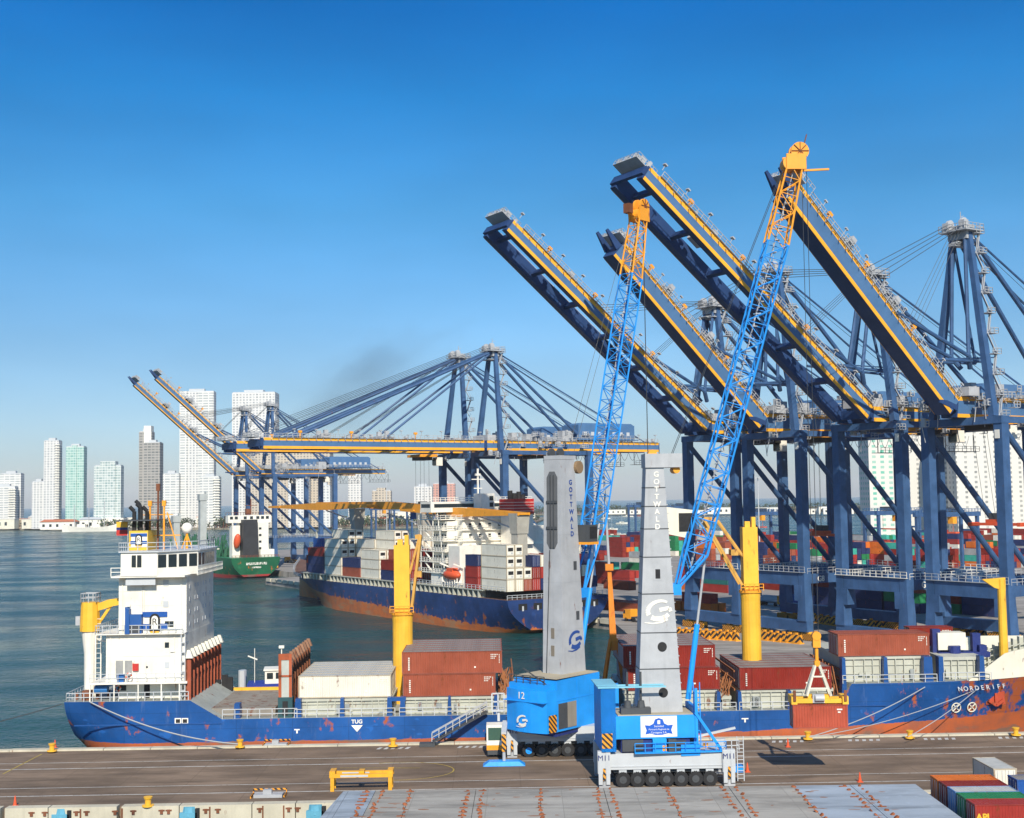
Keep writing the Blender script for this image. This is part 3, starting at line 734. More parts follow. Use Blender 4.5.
def hull_material(name, top, boot, z0, slope=(0, 0), fwd=None, wob=.15, rust=.3, low=(.16, .12, .09), rustcol=(.55, .13, .025), bandh=2.0, dirt=.3):
    """ship side: topsides paint above a boot line (a real paint boundary), rust runs, scuffed band"""
    m = bpy.data.materials.new(name); m.use_nodes = True; n = m.node_tree; b = n.nodes['Principled BSDF']
    b.inputs['Roughness'].default_value = .42; b.inputs['Specular IOR Level'].default_value = .35
    t = n.nodes.new('ShaderNodeTexCoord'); s = n.nodes.new('ShaderNodeSeparateXYZ'); n.links.new(t.outputs['Object'], s.inputs[0])
    def noise(sc, det, v=(1, 1, 1)):
        mp = n.nodes.new('ShaderNodeMapping'); mp.inputs['Scale'].default_value = v; n.links.new(t.outputs['Object'], mp.inputs[0])
        q = n.nodes.new('ShaderNodeTexNoise'); q.inputs['Scale'].default_value = sc; q.inputs['Detail'].default_value = det; q.inputs['Roughness'].default_value = .65
        n.links.new(mp.outputs[0], q.inputs['Vector']); return q.outputs['Fac']
    def mix(f, A, B):
        q = n.nodes.new('ShaderNodeMix'); q.data_type = 'RGBA'; n.links.new(f, q.inputs[0])
        for i, v in ((6, A), (7, B)):
            if isinstance(v, tuple): q.inputs[i].default_value = (*v, 1)
            else: n.links.new(v, q.inputs[i])
        return q.outputs[2]
    def rng(src, a, bb, c, d):
        q = n.nodes.new('ShaderNodeMapRange')
        for i, v in enumerate((a, bb, c, d)): q.inputs[i+1].default_value = v
        n.links.new(src, q.inputs[0]); return q.outputs[0]
    def M(op, a, bb):
        q = n.nodes.new('ShaderNodeMath'); q.operation = op
        for i, k in enumerate((a, bb)):
            if isinstance(k, (int, float)): q.inputs[i].default_value = k
            else: n.links.new(k, q.inputs[i])
        return q.outputs[0]
    c = mix(rng(noise(.12, 5), .35, .65, 0, 1), tuple(x*(1-dirt) for x in top), tuple(min(1, x*(1+dirt*.6)+.004) for x in top))
    c = mix(rng(noise(1.0, 5, (.7, .7, .1)), .55, .8, 0, dirt), c, tuple(x*.5+.03 for x in top))
    c = mix(rng(noise(.5, 3, (.4, .4, .6)), .66, .68, 0, .5), c, tuple(min(1, x*1.7+.01) for x in top))      # touched-up patches
    line = M('ADD', M('MULTIPLY', M('MAXIMUM', M('SUBTRACT', s.outputs['X'], 22), 0) if fwd else s.outputs['X'], slope[0]), M('ADD', M('MULTIPLY', s.outputs['Y'], slope[1]), z0))
    h = M('SUBTRACT', s.outputs['Z'], line)                                                                   # height above boot line
    rn = noise(.9, 8, (.5, .5, .35))
    band = rng(h, 0, bandh*2.5, .30*rust+.02, 0)
    extra = rng(s.outputs['X'], fwd[0], fwd[1], 0, fwd[2]) if fwd else 0.0
    c = mix(rng(M('ADD', M('ADD', rn, band), extra), .62, .68, 0, 1), c, rustcol)
    sz = M('LESS_THAN', M('FRACT', M('DIVIDE', s.outputs['Z'], 2.1), 0), .035); sx2 = M('LESS_THAN', M('FRACT', M('DIVIDE', s.outputs['X'], 7.3), 0), .014)
    c = mix(M('MULTIPLY', M('MAXIMUM', sz, sx2), .35), c, tuple(x*.35 for x in top))                          # plate seams
    c = mix(rng(noise(1.6, 6, (1, 1, .16)), .60, .74, 0, .55), c, tuple(min(1, x*.8+.07) for x in top))       # fender scrapes
    bc = mix(rng(noise(.4, 6), .4, .65, 0, 1), boot, tuple(x*.6+.03 for x in boot))
    bc = mix(rng(noise(.25, 6, (.5, .5, 2)), .52, .6, 0, .8), bc, low)
    wb = M('ADD', h, M('MULTIPLY', M('SUBTRACT', noise(.7, 5), .5), wob))
    c = mix(rng(wb, -.02, .02, 1, 0), c, bc)
    n.links.new(c, b.inputs['Base Color'])
    bp = n.nodes.new('ShaderNodeBump'); bp.inputs['Distance'].default_value = .08; bp.inputs['Strength'].default_value = .5
    n.links.new(noise(.55, 3, (1, 1, .7)), bp.inputs['Height']); n.links.new(bp.outputs[0], b.inputs['Normal'])
    return m

# ------------------------------------------------------------------ the blue feeder ship at the pier
HN = 1.0; HB = 10.0; CY = HN+HB                                    # near side, half-breadth, centreline in the pier frame
def FX(px, py, yl=HN): return PF(px, py, yl)
ship = empty('feeder_ship', PO, YAW, 'bright blue feeder container ship with a tall white stern house, lying along the pier', 'ship')
FZ0 = FX(300, 718)[1]; FZS = FX(100, 702)[1]; FZB = FX(900, 683)[1]
XS = FX(63, 704)[0]
xst0 = FX(190, 702)[0]; xst1 = FX(222, 718)[0]; xb0 = FX(834, 700)[0]; xb1 = FX(852, 684)[0]
def sheer(x):
    if x < xst0: return FZS
    if x < xst1: return FZS+(FZ0-FZS)*(x-xst0)/(xst1-xst0)
    if x < xb0: return FZ0
    if x < xb1: return FZ0+(FZB-FZ0)*(x-xb0)/(xb1-xb0)
    return FZB+max(0, x-55)*.03
st = []
xs = [XS, XS+.6, XS+2, XS+5, XS+9, xst0, (xst0+xst1)/2, xst1, -30, -20, -10, 0, 10, 20, 30, xb0, xb1, 46, 52, 58, 63, 68, 73, 77, 80.5, 83]
for x in xs:
    T = sheer(x); f = max(0, (x-50)/33); ff = max(0, (x-44)/34)
    a = max(0, 1-(x-XS)/9.0)                                       # stern overhang
    kz = -6+6.2*a**1.2
    prof = []
    for j, tt in enumerate((0, .12, .3, .5, .7, .85, 1)):
        z = kz+(T-kz)*tt
        hb = HB
        if a > 0: hb = HB*(1-.55*a*(1-tt)**1.5)*(1-.04*a)
        if tt == 0: hb *= .86
        if x > 44:
            wl = max(0.02, (1-min(1, ff)**1.7)); dk = max(.03, (1-min(1, f)**2.6)); g = max(0, min(1, (z+2)/(T+2)))
            hb = HB*(wl*(1-g**1.3)+dk*g**1.3)*(.9 if tt == 0 else 1)
        prof.append((hb, z))
    st.append((x, prof, CY))
HULLM = hull_material('feeder_hull_paint', (.006, .075, .27), (.46, .11, .035), .45, slope=(.034, 0), fwd=(48, 76, .24), rust=.0, wob=.5, rustcol=(.36, .09, .03), bandh=1.5)
hull = loft_hull(st, [HULLM, DECKG], 'hull', ship)
# rubbing strakes and weld lines
k = MB()
xa, za = FX(67, 726); xb_, zb_ = FX(222, 722)
k.bx(XS+1.5, xst1, HN-.09, HN+.02, za-.05, za+.1); xa, za = FX(850, 706); xb_, zb_ = FX(886, 705); k.bx(xa, xb_, HN-.09, HN+.02, za-.05, za+.05)
k.build('strake', BLUEP, ship)
k = MB()                                                           # bow bulwark, cream
def hb_top(x): f = max(0, (x-50)/33); return HB*max(.03, 1-min(1, f)**2.6)
xq = FX(970, 678)[0]; pts = [xq+i*(83-xq)/9 for i in range(10)]
for s in (-1, 1):
    for a, b in zip(pts[:-1], pts[1:]):
        def hh(x): return max(0, min(3.6, (x-xq)*.62))
        P = [(a, CY+s*(hb_top(a)), sheer(a)-.1), (b, CY+s*(hb_top(b)), sheer(b)-.1), (b, CY+s*(hb_top(b)-.14), sheer(b)-.1), (a, CY+s*(hb_top(a)-.14), sheer(a)-.1)]
        Q = [(p[0], p[1]+s*.25*(hh(p[0])/3.4), p[2]+.1+hh(p[0])) for p in P]
        k.hexa(P+Q)
k.build('bulwark', CREAM, ship)
def hull_y(x, z):                                                  # near-side surface y at x, z
    T = sheer(x); f = max(0, (x-50)/33); ff = max(0, (x-44)/34)
    if x <= 44: return HN
    wl = max(0.02, (1-min(1, ff)**1.7)); dk = max(.03, (1-min(1, f)**2.6)); g = max(0, min(1, (z+2)/(T+2)))
    return CY-HB*(wl*(1-g**1.3)+dk*g**1.3)
k = MB()                                                           # fairlead, bow thruster marks, ports
for px in (957, 974):
    x, z = FX(px, 708, HN+.8)
    def RP(t, r): return (x+r*math.cos(t), hull_y(x+r*math.cos(t), z+r*math.sin(t))-.16, z+r*math.sin(t))
    for i in range(24):
        t0 = i*math.tau/24; t1 = t0+math.tau/24
        k.beam(RP(t0, .62), RP(t1, .62), .12, .1, 0, (0, 1, 0))
    for t0 in (.785, 2.356, 3.927, 5.498): k.beam(RP(t0, .1), RP(t0, .62), .12, .1, 0, (0, 1, 0))
k.build('thruster_mark', CREAM, ship)
x, z = FX(978, 686, HN+2.4)
nm = 'NORDERIFF'
for i, ch in enumerate(nm):
    xx = x-3.2+i*.78; text(ch, .85, LGRY, ship, (xx, hull_y(xx, z)-.42, z+(xx-x)*.02), (R_(66), 0, R_(9)), depth=.06)
for px, py in ((632, 0), (330, 724), (745, 721), (298, 733)):
    if px == 632: continue
for px, py, wd in ((357, 726, 1.7), (745, 720, .9), (297, 731, .7)):
    x, z = FX(px, py)
    if px == 357: text('TUG', .7, WHITE, ship, (x, HN-.02, z+.55), FRONT, bold=.02); k = MB(); k.prismy([(x-.75, z+.1), (x+.75, z+.1), (x, z-.75)], HN-.03, HN+.01); k.build('tug_mark', WHITE, ship)
    else: k = MB(); k.bx(x-wd/2, x+wd/2, HN-.02, HN+.01, z+.1, z+.25); k.bx(x-.1, x+.1, HN-.02, HN+.01, z-.3, z+.1); k.build('tug_mark', WHITE, ship)
for px in (178, 185):
    x, z = FX(px, 721); k = MB(); k.bx(x-.42, x+.42, HN-.04, HN+.02, z-.38, z+.38, 0); k.bx(x-.28, x+.28, HN-.05, HN-.035, z-.24, z+.24, 1); k.build('freeing_port', [WHITE, BLK], ship)
# anchor in its rusty pocket
x, z = FX(994, 697, 3.5); yh = hull_y(x, z)
k = MB(); k.bx(x-1.3, x+1.3, yh-.12, yh+.5, z-.9, z+.8, 0); k.beam((x, yh-.25, z+.6), (x, yh-.25, z-.9), .3); k.beam((x-1, yh-.3, z-.3), (x, yh-.3, z-1.0), .35); k.beam((x+1, yh-.3, z-.3), (x, yh-.3, z-1.0), .35)
k.build('anchor', [paint('anchor_rust', (.45, .06, .02), .8, .4, .4)], ship)

# --- stern house
def H_(px, py, yl): return FX(px, py, yl)
HY0 = 2.2; HY1 = 19.4
tx0 = H_(118, 600, HY0)[0]; tx1 = H_(186, 600, HY0)[0]; lx0 = H_(106, 660, HY0)[0]
zdeck = FZS; zl = H_(150, 683, HY0)[1]; zm = H_(150, 634, HY0)[1]; zb = H_(150, 577, HY0)[1]; zr = H_(150, 552, HY0)[1]
house = MB()
house.bx(lx0+1.2, tx1-.6, HY0+1.6, HY1-1.6, zdeck-.1, zl, 0)
house.bx(lx0, tx1, HY0, HY1, zl+.25, zm, 0)
house.bx(tx0, tx1-.02, HY0+.35, HY1-.35, zm, zb, 0)
xr = H_(143, 600, HY0)[0]; house.bx(xr, xr+.12, HY0+.22, HY0+.35, zm, zb, 0)
HOUSEW = paint('house_white', (.82, .78, .67), .5, .34, .16, rustcol=(.38, .2, .09))
ho = house.build('deckhouse', HOUSEW, ship)
q = MB()                                                           # weld ledges, down pipes, vents on the near side
for i in range(1, 4): z = zm+(zb-zm)*i/4; q.bx(tx0, tx1, HY0+.31, HY0+.35, z, z+.06)
for x in (tx0+.5, tx0+3.1, tx1-.7): q.beam((x, HY0+.25, zm), (x, HY0+.25, zb), .09)
for x in (lx0+.6, lx0+5.2, tx1-1.5): q.beam((x, HY0-.08, zl+.3), (x, HY0-.08, zm), .09)
q.bx(lx0, tx1, HY0-.05, HY0, zl+(zm-zl)*.55, zl+(zm-zl)*.55+.06); q.bx(tx0+1.0, tx0+1.6, HY0+.1, HY0+.35, zm+3.6, zm+3.9); q.bx(tx1-2, tx1-1.4, HY0-.2, HY0, zl+4, zl+4.15)
q.build('pipework', WHITE, ship)
k = MB(); k.bx(H_(92, 683, HY0)[0], tx1+.4, HY0-1.0, HY1+1, zl, zl+.25); k.bx(lx0-1.2, tx1-.2, HY0-.7, HY1+.7, zm-.002, zm+.12)
k.bx(tx0-.6, tx1+.1, HY0-1.2, HY1+1.2, zb, zb+.2); k.build('deck_plate', WHITE, ship)
for py_, px_ in ((1, 1),):
    pass
k = MB()
for px in (92, 116, 140, 163, 181): x = H_(px, 690, HY0)[0]; k.beam((x, HY0-.85, zdeck), (x, HY0-.85, zl), .14)
k.build('stanchion', WHITE, ship)
# bridge: polygon plan with slanted wing
wx0 = H_(121, 562, 1.0)[0]; wx1 = H_(157, 562, 1.0)[0]
def plan(o=0): return [(wx0-o, .9-o), (wx1+o, .9-o), (tx1+.9+o, 5.2), (tx1+1.2+o, 8), (tx1+1.2+o, CY*2-8), (tx1+.9+o, CY*2-5.2), (wx1+o, CY*2-.9+o), (wx0-o, CY*2-.9+o)]
k = MB(); k.prism(plan(), zb+.2, zr, 0); k.build('bridge', WHITE, ship)
k = MB(); k.prism(plan(.25), zr, zr+.18, 0); k.prism([(wx0+.5, 1.4), (wx1-.3, 1.4), (wx1-1.2, 3), (wx0+.8, 3)], zb-1.0, zb, 0); k.build('bridge_roof', LGRY, ship)
def wall_windows(A, B, n, z0, z1, off, wf=.68):
    A = Vector((*A, 0)); B = Vector((*B, 0)); d = (B-A); L = d.length; d.normalize(); nn = Vector((d.y, -d.x, 0))
    for i in range(n):
        c0 = A+d*(L*(i+.5-wf/2)/n); c1 = A+d*(L*(i+.5+wf/2)/n); q = MB()
        P = [(c0.x, c0.y, z0), (c1.x, c1.y, z0), (c1.x+nn.x*.0, c1.y, z1), (c0.x, c0.y, z1)]
        q.add([(p[0]+nn.x*off*g, p[1]+nn.y*off*g, p[2]) for g in (-1, 1) for p in P], [(0, 1, 2, 3), (4, 5, 6, 7), (0, 1, 5, 4), (1, 2, 6, 5), (2, 3, 7, 6), (3, 0, 4, 7)])
        q.build('window', GLASS, ship)
pl = plan(); zw0 = zb+1.35; zw1 = zr-.35
xw = H_(131, 570, .9)[0]; wall_windows((xw, .9), (H_(142, 570, .9)[0], .9), 2, zw0, zw1, .03, .8)
wall_windows(pl[1], pl[2], 4, zw0-.1, zw1, .03, .78); wall_windows(pl[2], pl[3], 2, zw0, zw1, .03, .7); wall_windows(pl[3], pl[4], 6, zw0, zw1, .03, .75)
for zz in (.12, .34, .56, .78):                                    # portholes on the forward wall
    z = zm+(zb-zm)*zz+.2
    for y in (4.4, 7.6, 9.2, 12.4, 14, 16.6):
        q = MB(); q.bx(tx1-.03, tx1+.03, y-.22, y+.22, z-.26, z+.26); q.build('window', LGRY, ship)
def fwin(px, py, w_, h_, mat=GLASS, yl=HY0+.35, name='window', dep=.06):
    x, z = H_(px, py, yl); q = MB(); q.bx(x-w_/2, x+w_/2, yl-dep, yl+.02, z-h_/2, z+h_/2); return q.build(name, mat, ship)
for px, py in ((152, 624), (156.5, 624), (167, 624), (171.5, 624)): fwin(px, py, .55, .75)
for px, py in ((166, 583), (166, 604)): fwin(px, py, .7, .8, LGRY)
fwin(167, 645, .55, .7, GLASS, HY0); fwin(167, 665, .6, .8, LGRY, HY0); fwin(147, 667, .25, .25, DGRY, HY0)
for px in (119.5, 128.5): fwin(px, 669, .95, 2.2, paint('louvre_grey', (.32, .32, .30), .7, .4), HY0, 'vent')
fwin(136, 667, .75, .9, REDP, HY0, 'hose_box', .35)
fwin(147, 691, .75, 1.9, BLK, HY0+1.6, 'door'); fwin(122, 688, 1.1, .7, GLASS, HY0+1.6)
for px, mat in ((121, paint('drum_blue', (.02, .12, .35), .5)), ):
    x, z = H_(px, 679, HY0-.3); q = MB(); q.bx(x-.45, x+.45, HY0-.7, HY0-.1, zl+.25, zl+1.2); q.build('locker', mat, ship)
def life_ring(px, py, yl, par=ship):
    x, z = H_(px, py, yl); q = MB()
    for i in range(16):
        t0 = i*math.tau/16; t1 = t0+math.tau/16; q.tube((x+.36*math.cos(t0), yl-.12, z+.36*math.sin(t0)), (x+.36*math.cos(t1), yl-.12, z+.36*math.sin(t1)), .1, n=6, m=i//2 % 2)
    q.build('life_ring', [CORB, WHITE], par)
life_ring(118, 688, HY0+1.5); life_ring(129, 676, HY0-.6)
# company mark on the house and on the funnel: blue bands, dark arch with a letter
def house_mark(x, z, y, w_, h_, par):
    BM = paint('mark_blue', (.01, .08, .32), .5, .1); q = MB()
    q.bx(x-w_/2, x+w_/2, y-.03, y+.01, z+h_*.22, z+h_*.45, 0); q.bx(x-w_/2, x+w_/2, y-.03, y+.01, z-h_*.3, z-h_*.07, 0)
    def arch(rr, z0, m, yy):
        P = [(x-rr, z0)]+[(x+rr*math.cos(math.pi-math.pi*i/10), z+h_*.12+rr*1.1*math.sin(math.pi*i/10)) for i in range(11)]+[(x+rr, z0)]
        q.prismy(P, yy, y, m)
    arch(w_*.21, z-h_*.4, 1, y-.05); arch(w_*.13, z-h_*.3, 2, y-.07)
    q.prismy([(x-w_*.17, z-h_*.5), (x+w_*.17, z-h_*.5), (x+w_*.17, z-h_*.4), (x-w_*.17, z-h_*.4)], y-.06, y, 3)
    q.build('company_mark', [BM, BLK, WHITE, YELB], par)
    text('R', h_*.42, BLK, par, (x, y-.08, z), FRONT, depth=.01)
x, z = H_(155, 622, HY0+.35); house_mark(x, z, HY0+.24, 3.3, 3.0, ship)
# funnel and masts on the top
zt_ = zr+.18
fx0 = H_(129, 545, 4)[0]; fx1 = H_(148, 545, 4)[0]
q = MB(); q.bx(fx0, fx1, 4, 8.5, zt_, zt_+2.6, 0); fo = q.build('funnel', paint('funnel_yellow', (.72, .45, .04), .5), ship)
q = MB(); q.bx(fx0+.3, fx1-.1, 3.94, 4.001, zt_+.5, zt_+2.3); q.build('funnel_panel', WHITE, fo)
house_mark((fx0+fx1)/2+.05, zt_+1.4, 3.93, 2.2, 1.9, fo)
for i, (dx, dy, h) in enumerate(((.4, 1, 2.6), (.9, 2, 3.4), (1.3, 1, 3.0), (1.8, 2.2, 2.6))):
    q = MB(); q.tube((fx0+dx, 4+dy, zt_+2.6), (fx0+dx-.0, 4+dy, zt_+2.6+h), .26, n=10); q.tube((fx0+dx, 4+dy, zt_+2.6+h), (fx0+dx-.6, 4+dy, zt_+3.2+h), .26, n=10); q.build('exhaust_pipe', BLK, ship)
q = MB(); q.bx(fx0-1.6, fx1+1.2, 3.6, 8.9, zt_+3.9, zt_+4.05); q.build('exhaust_screen', DGRY, ship)
for px, py0, hh in ((150, 0, 6.5), (158, 0, 8.8), (164, 0, 6.5)):
    x = H_(px, 540, 7)[0]; q = MB(); q.beam((x, 7, zt_), (x, 7, zt_+hh), .22); q.beam((x-1.2, 7, zt_+hh*.72), (x+1.2, 7, zt_+hh*.72), .1); q.beam((x, 7, zt_), (x, 7, zt_), .1)
    q.bx(x-.25, x+.25, 6.8, 7.2, zt_+hh*.9, zt_+hh+.1); q.build('mast', [ORG if px != 158 else RUST], ship)
x = H_(167, 540, 7)[0]; q = MB(); q.beam((x, 7, zt_+5), (x+1.5, 7, zt_), .14); q.bx(x-2, x+1.8, 6.9, 7.1, zt_+1.8, zt_+1.95); q.build('mast_stay', ORG, ship)
x = H_(187, 530, 9)[0]; zz = H_(187, 528, 9)[1]
q = MB(); q.tube((x, 9, zt_), (x, 9, zz-.6), .18, n=8); q.beam((x-.7, 9, zt_), (x, 9, zt_+2), .12); q.beam((x+.7, 9, zt_), (x, 9, zt_+2), .12); q.build('radome_post', ORG, ship)
q = MB(); q.sphere((x, 9, zz), .75, n=16, k=10); q.build('radome', WHITE, ship, smooth=True)
q = MB(); q.rail([(wx0-.2, .75, zt_), (wx1, .75, zt_), (tx1+1, 5, zt_), (tx1+1.2, CY*2-8, zt_)], 1.1, 1, .05); q.rail([(wx0-.2, .75, zt_), (wx0-.2, CY*2-1, zt_)], 1.1, 1, .05); q.build('railing', LGRY, ship)
q = MB(); zz = zb+.2; q.rail([(tx0-.6, HY0-1.2, zz), (wx0, HY0-1.2, zz)], 1.1, .9, .05); q.rail([(tx1+1.3, 3, zz-.1), (tx1+1.3, 19, zz-.1)], 1.1, .8, .05); q.build('railing', WHITE, ship)
q = MB(); zz = zm+.12; q.rail([(lx0-1.2, HY0-.7, zz), (tx1-.3, HY0-.7, zz)], 1.1, .9, .045); q.rail([(lx0-1.2, HY0-.7, zz), (lx0-1.2, HY1, zz)], 1.1, .9, .045); q.build('railing', LGRY, ship)
q = MB(); q.rail([(XS+.3, HN+.4, zdeck), (xst0-.3, HN+.4, zdeck)], 1.1, 1.1, .05); q.rail([(XS+.3, HN+.4, zdeck), (XS+.3, CY*2-2, zdeck)], 1.1, 1.1, .05)
q.rail([(H_(92, 683, HY0)[0], HY0-1, zl+.25), (tx1, HY0-1, zl+.25)], 1.1, 1.2, .04); q.build('railing', LGRY, ship)
q = MB(); x = H_(135, 620, HY0)[0]; z = zm
q.bx(x-.9, x+1.0, HY0-.6, HY0+.3, z+.1, z+2.6, 0); q.prismy([(x-1.1, z+3.6), (x-.6, z+3.3), (x-.5, z+.1), (x-1.1, z+.1)], HY0-.8, HY0+.3, 0); q.bx(x-.6, x+.8, HY0-.66, HY0-.59, z+.2, z+1.1, 1)
q.build('winch', [paint('winch_blue', (.015, .09, .3), .5), DGRY], ship)
q = MB(); x = H_(186, 660, 3)[0]
for i in range(7): q.bx(x-.3, x+.2, 1.6, 3.6, zdeck+1.1+i*1.25, zdeck+1.2+i*1.25)
for xx in (x-.3, x+.2): q.beam((xx, 1.6, zdeck), (xx, 1.6, zm), .12)
q.build('stair_tower', LGRY, ship)
# mooring gear on the poop
rnd = random.Random(3); q = MB()
for i in range(6): xx = XS+1+i*.9; q.tube((xx, 3.5+i % 3*2, zdeck), (xx, 3.5+i % 3*2, zdeck+.9), .22, n=8)
x = H_(102, 699, 3)[0]; q.bx(x-2.5, x-1.5, 2.5, 4, zdeck, zdeck+1.2); q.build('mooring_bitt', RUST, ship)
q = MB(); q.tube((x-.8, 2.6, zdeck+1.4), (x+.9, 2.6, zdeck+1.4), .55, n=12); q.build('winch', paint('winch_blue2', (.02, .14, .36), .5), ship)
# stern provision crane: white post, yellow slewing house and jib
x, z0 = H_(90, 692, 6); z1 = H_(90, 631, 6)[1]; z2 = H_(90, 602, 6)[1]; xj = H_(117, 609, 6)[0]
q = MB(); q.tube((x, 6, zdeck), (x, 6, z1-3), .75, .8, 16); q.tube((x, 6, z1-3), (x, 6, z1), .8, 1.15, 16); q.build('crane_post', WHITE, ship)
q = MB(); q.tube((x-.05, 6, z1), (x-.05, 6, z2), 1.35, 1.2, 12); q.build('crane_house', YELB, ship)
q = MB(); q.prismy([(x+1, z2-1.2), (x+1, z2-.2), (x+2.4, z2+.3), (xj+1.5, z2+.6), (xj+1.5, z2-.2), (x+3, z2-.6)], 5.6, 6.4); q.beam((x+1.1, 6, z1+1), (x+2.8, 6, z2-.4), .35); q.build('crane_jib', YELB, ship)
q = MB(); q.rail([(x-1, 5, z2), (x+1, 5, z2), (x+1, 7, z2), (x-1, 7, z2), (x-1, 5, z2)], 1.2, .7, .06); q.bx(x-1.9, x-1.3, 5.6, 6.4, z1+.8, z1+2); q.build('crane_cage', GRY, ship)
q = MB()
for s in (.9, 1.6): q.beam((x+s, 5.4, zdeck), (x+s, 5.4, z1-.6), .14)
for i in range(16): zz = zdeck+.6+i*.65; q.beam((x+.9, 5.4, zz), (x+1.6, 5.4, zz), .06)
q.beam((x+.5, 6, z1-1), (lx0, 4, z1-1.4), .16); q.build('ladder', WHITE, ship)

# --- lashing bridges / cell guides
def guides(xp, y0, y1, n, zbot, ztop, wd, name, barm, topm):
    q = MB(); w_ = MB()
    for i in range(n):
        y = y0+(y1-y0)*i/(n-1)
        q.bx(xp-.2, xp+.2, y-.11, y+.11, zbot, ztop-.3, 0); q.bx(xp+.2, xp+.3, y-.07, y+.07, zbot+1, ztop-.6, 0)
        q.hexa([(xp-.34, y-.42, ztop-.9), (xp+.6, y-.42, ztop-.9), (xp+.6, y+.42, ztop-.9), (xp-.34, y+.42, ztop-.9), (xp-.2, y-.2, ztop+.15), (xp+.2, y-.2, ztop+.15), (xp+.2, y+.2, ztop+.15), (xp-.2, y+.2, ztop+.15)], 1)
        if i < n-1:
            y2 = y0+(y1-y0)*(i+1)/(n-1)
            for zz in (.08, .3, .52, .74, .9): q.bx(xp-.3, xp-.15, y, y2, zbot+(ztop-zbot)*zz-.22, zbot+(ztop-zbot)*zz+.1, 2)
            q.bx(xp-.55, xp-.3, y, y2, zbot+.5, ztop-1.2, 2)
    return q.build(name, [barm, topm, RUST], ship)
zc0 = FZ0+.2
xg = H_(189, 690, 1.8)[0]; ztg = H_(187, 651, 1.8)[1]
guides(xg, 1.7, 20.6, 10, zc0-1.2, ztg, .3, 'cell_guide', RUSTR, CREAM)
xg2 = H_(288, 690, 1.8)[0]; zt2 = H_(286, 655, 1.8)[1]
guides(xg2, 2.4, 20.6, 9, zc0+1, zt2, .3, 'lashing_bridge', RUST, paint('rusty_top', (.26, .13, .07), .8, .5, .4))
q = MB(); x0, x1 = H_(279, 690, 1.7)[0], H_(292, 690, 1.7)[0]; zz = H_(285, 697, 1.7)[1]
q.bx(x0, x1, 1.5, 1.9, zz, zt2-.2, 0); q.bx(x0-.02, x0+.35, 1.42, 1.5, zz, zt2+.2, 1); q.bx(x1-.35, x1+.02, 1.42, 1.5, zz, zt2, 1); q.bx(x0, x1, 1.42, 1.5, (zz+zt2)/2-.1, (zz+zt2)/2+.15, 1)
q.bx(x0, x1, 1.40, 1.5, zt2-.6, zt2+.2, 1); q.build('lashing_bridge_end', [paint('bridge_grey', (.45, .47, .42), .6, .3, .15), paint('bridge_rust', (.4, .09, .03), .8, .4, .4)], ship)
q = MB(); q.bx(x0-.1, x1+.1, 1.4, 2.6, FZ0, zz, 0); q.bx(x0+.5, x1-.5, 1.35, 1.41, FZ0+.3, zz-.5, 1); q.build('pillar', [paint('deep_green', (.02, .07, .08), .5), BLK], ship)

# --- hatch coamings with stiffeners, side posts
def coaming(pxa, pxb, zt, seed, yl=2.9):
    xa = H_(pxa, 700, yl)[0]; xb2 = H_(pxb, 700, yl)[0]; rn = random.Random(seed); q = MB(); zb0 = sheer((xa+xb2)/2)-.05
    q.bx(xa, xb2, yl, CY*2-yl, zb0, zt-.45, 0); q.bx(xa-.15, xb2+.15, yl-.25, CY*2-yl+.25, zt-.45, zt-.02, 0)
    x = xa
    while x < xb2: q.bx(x, x+.09, yl-.28, yl, zb0, zt-.45, 0); x += rn.uniform(.8, 1.5)
    for zz in (.3, .62): q.bx(xa, xb2, yl-.14, yl-.02, zb0+(zt-zb0)*zz, zb0+(zt-zb0)*zz+.08, 0)
    for i in range(int((xb2-xa)/3)):
        x = rn.uniform(xa, xb2-1); q.bx(x, x+rn.uniform(.3, .8), yl-.4, yl-.28, zb0+rn.uniform(.3, 1), zb0+rn.uniform(1.1, 1.8), rn.choice((0, 1, 1, 2)))
    q.build('hatch_coaming', [COAM, paint('coaming_grey', (.3, .32, .31), .6, .4, .3), REDP], ship)
    q = MB(); q.rail([(xa-.5, HN+.3, zb0+.05), (xb2+.5, HN+.3, zb0+.05)], 1.05, 1.4, .045); q.build('railing', LGRY, ship)
zA = H_(345, 698, 2.3)[1]-.0; zR = H_(880, 656, 2.3)[1]
coaming(300, 392, zA, 1); coaming(404, 500, zA, 2); coaming(500, 612, zA, 9); coaming(624, 716, H_(680, 690, 2.3)[1], 3); coaming(722, 730, zA-.6, 4); coaming(741, 832, H_(780, 689, 2.3)[1], 5)
coaming(844, 930, zR, 6); coaming(944, 984, zR-.3, 7)
posts = [(234, 240, 1), (295, 301, 0), (340, 344, 0), (387, 392, 0), (400, 405, 0), (448, 451, 0), (494, 499, 0), (521, 525, 0), (717, 721, 0), (738, 742, 0), (788, 792, 0), (843, 847, 0), (885, 889, 0), (925, 934, 0), (940, 945, 0), (981, 986, 0)]
for a, b, h in posts:
    xa = H_(a, 705, 1.5)[0]; xb2 = H_(b, 705, 1.5)[0]; zb0 = sheer(xa); zt = {0: zA+.1, 1: zA-.4}[h] if a < 840 else zR-.1
    q = MB(); q.hexa([(xa-.05, 1.45, zb0), (xb2+.05, 1.45, zb0), (xb2+.05, 2.5, zb0), (xa-.05, 2.5, zb0), (xa+.05, 1.45, zt), (xb2-.05, 1.45, zt), (xb2-.05, 2.8, zt), (xa+.05, 2.8, zt)])
    if a == 387: xe = H_(405, 705, 1.5)[0]; q.bx(xb2-.06, xe+.1, 1.5, 2.3, zt-.5, zt-.02)
    q.build('side_post', BLUEP, ship)
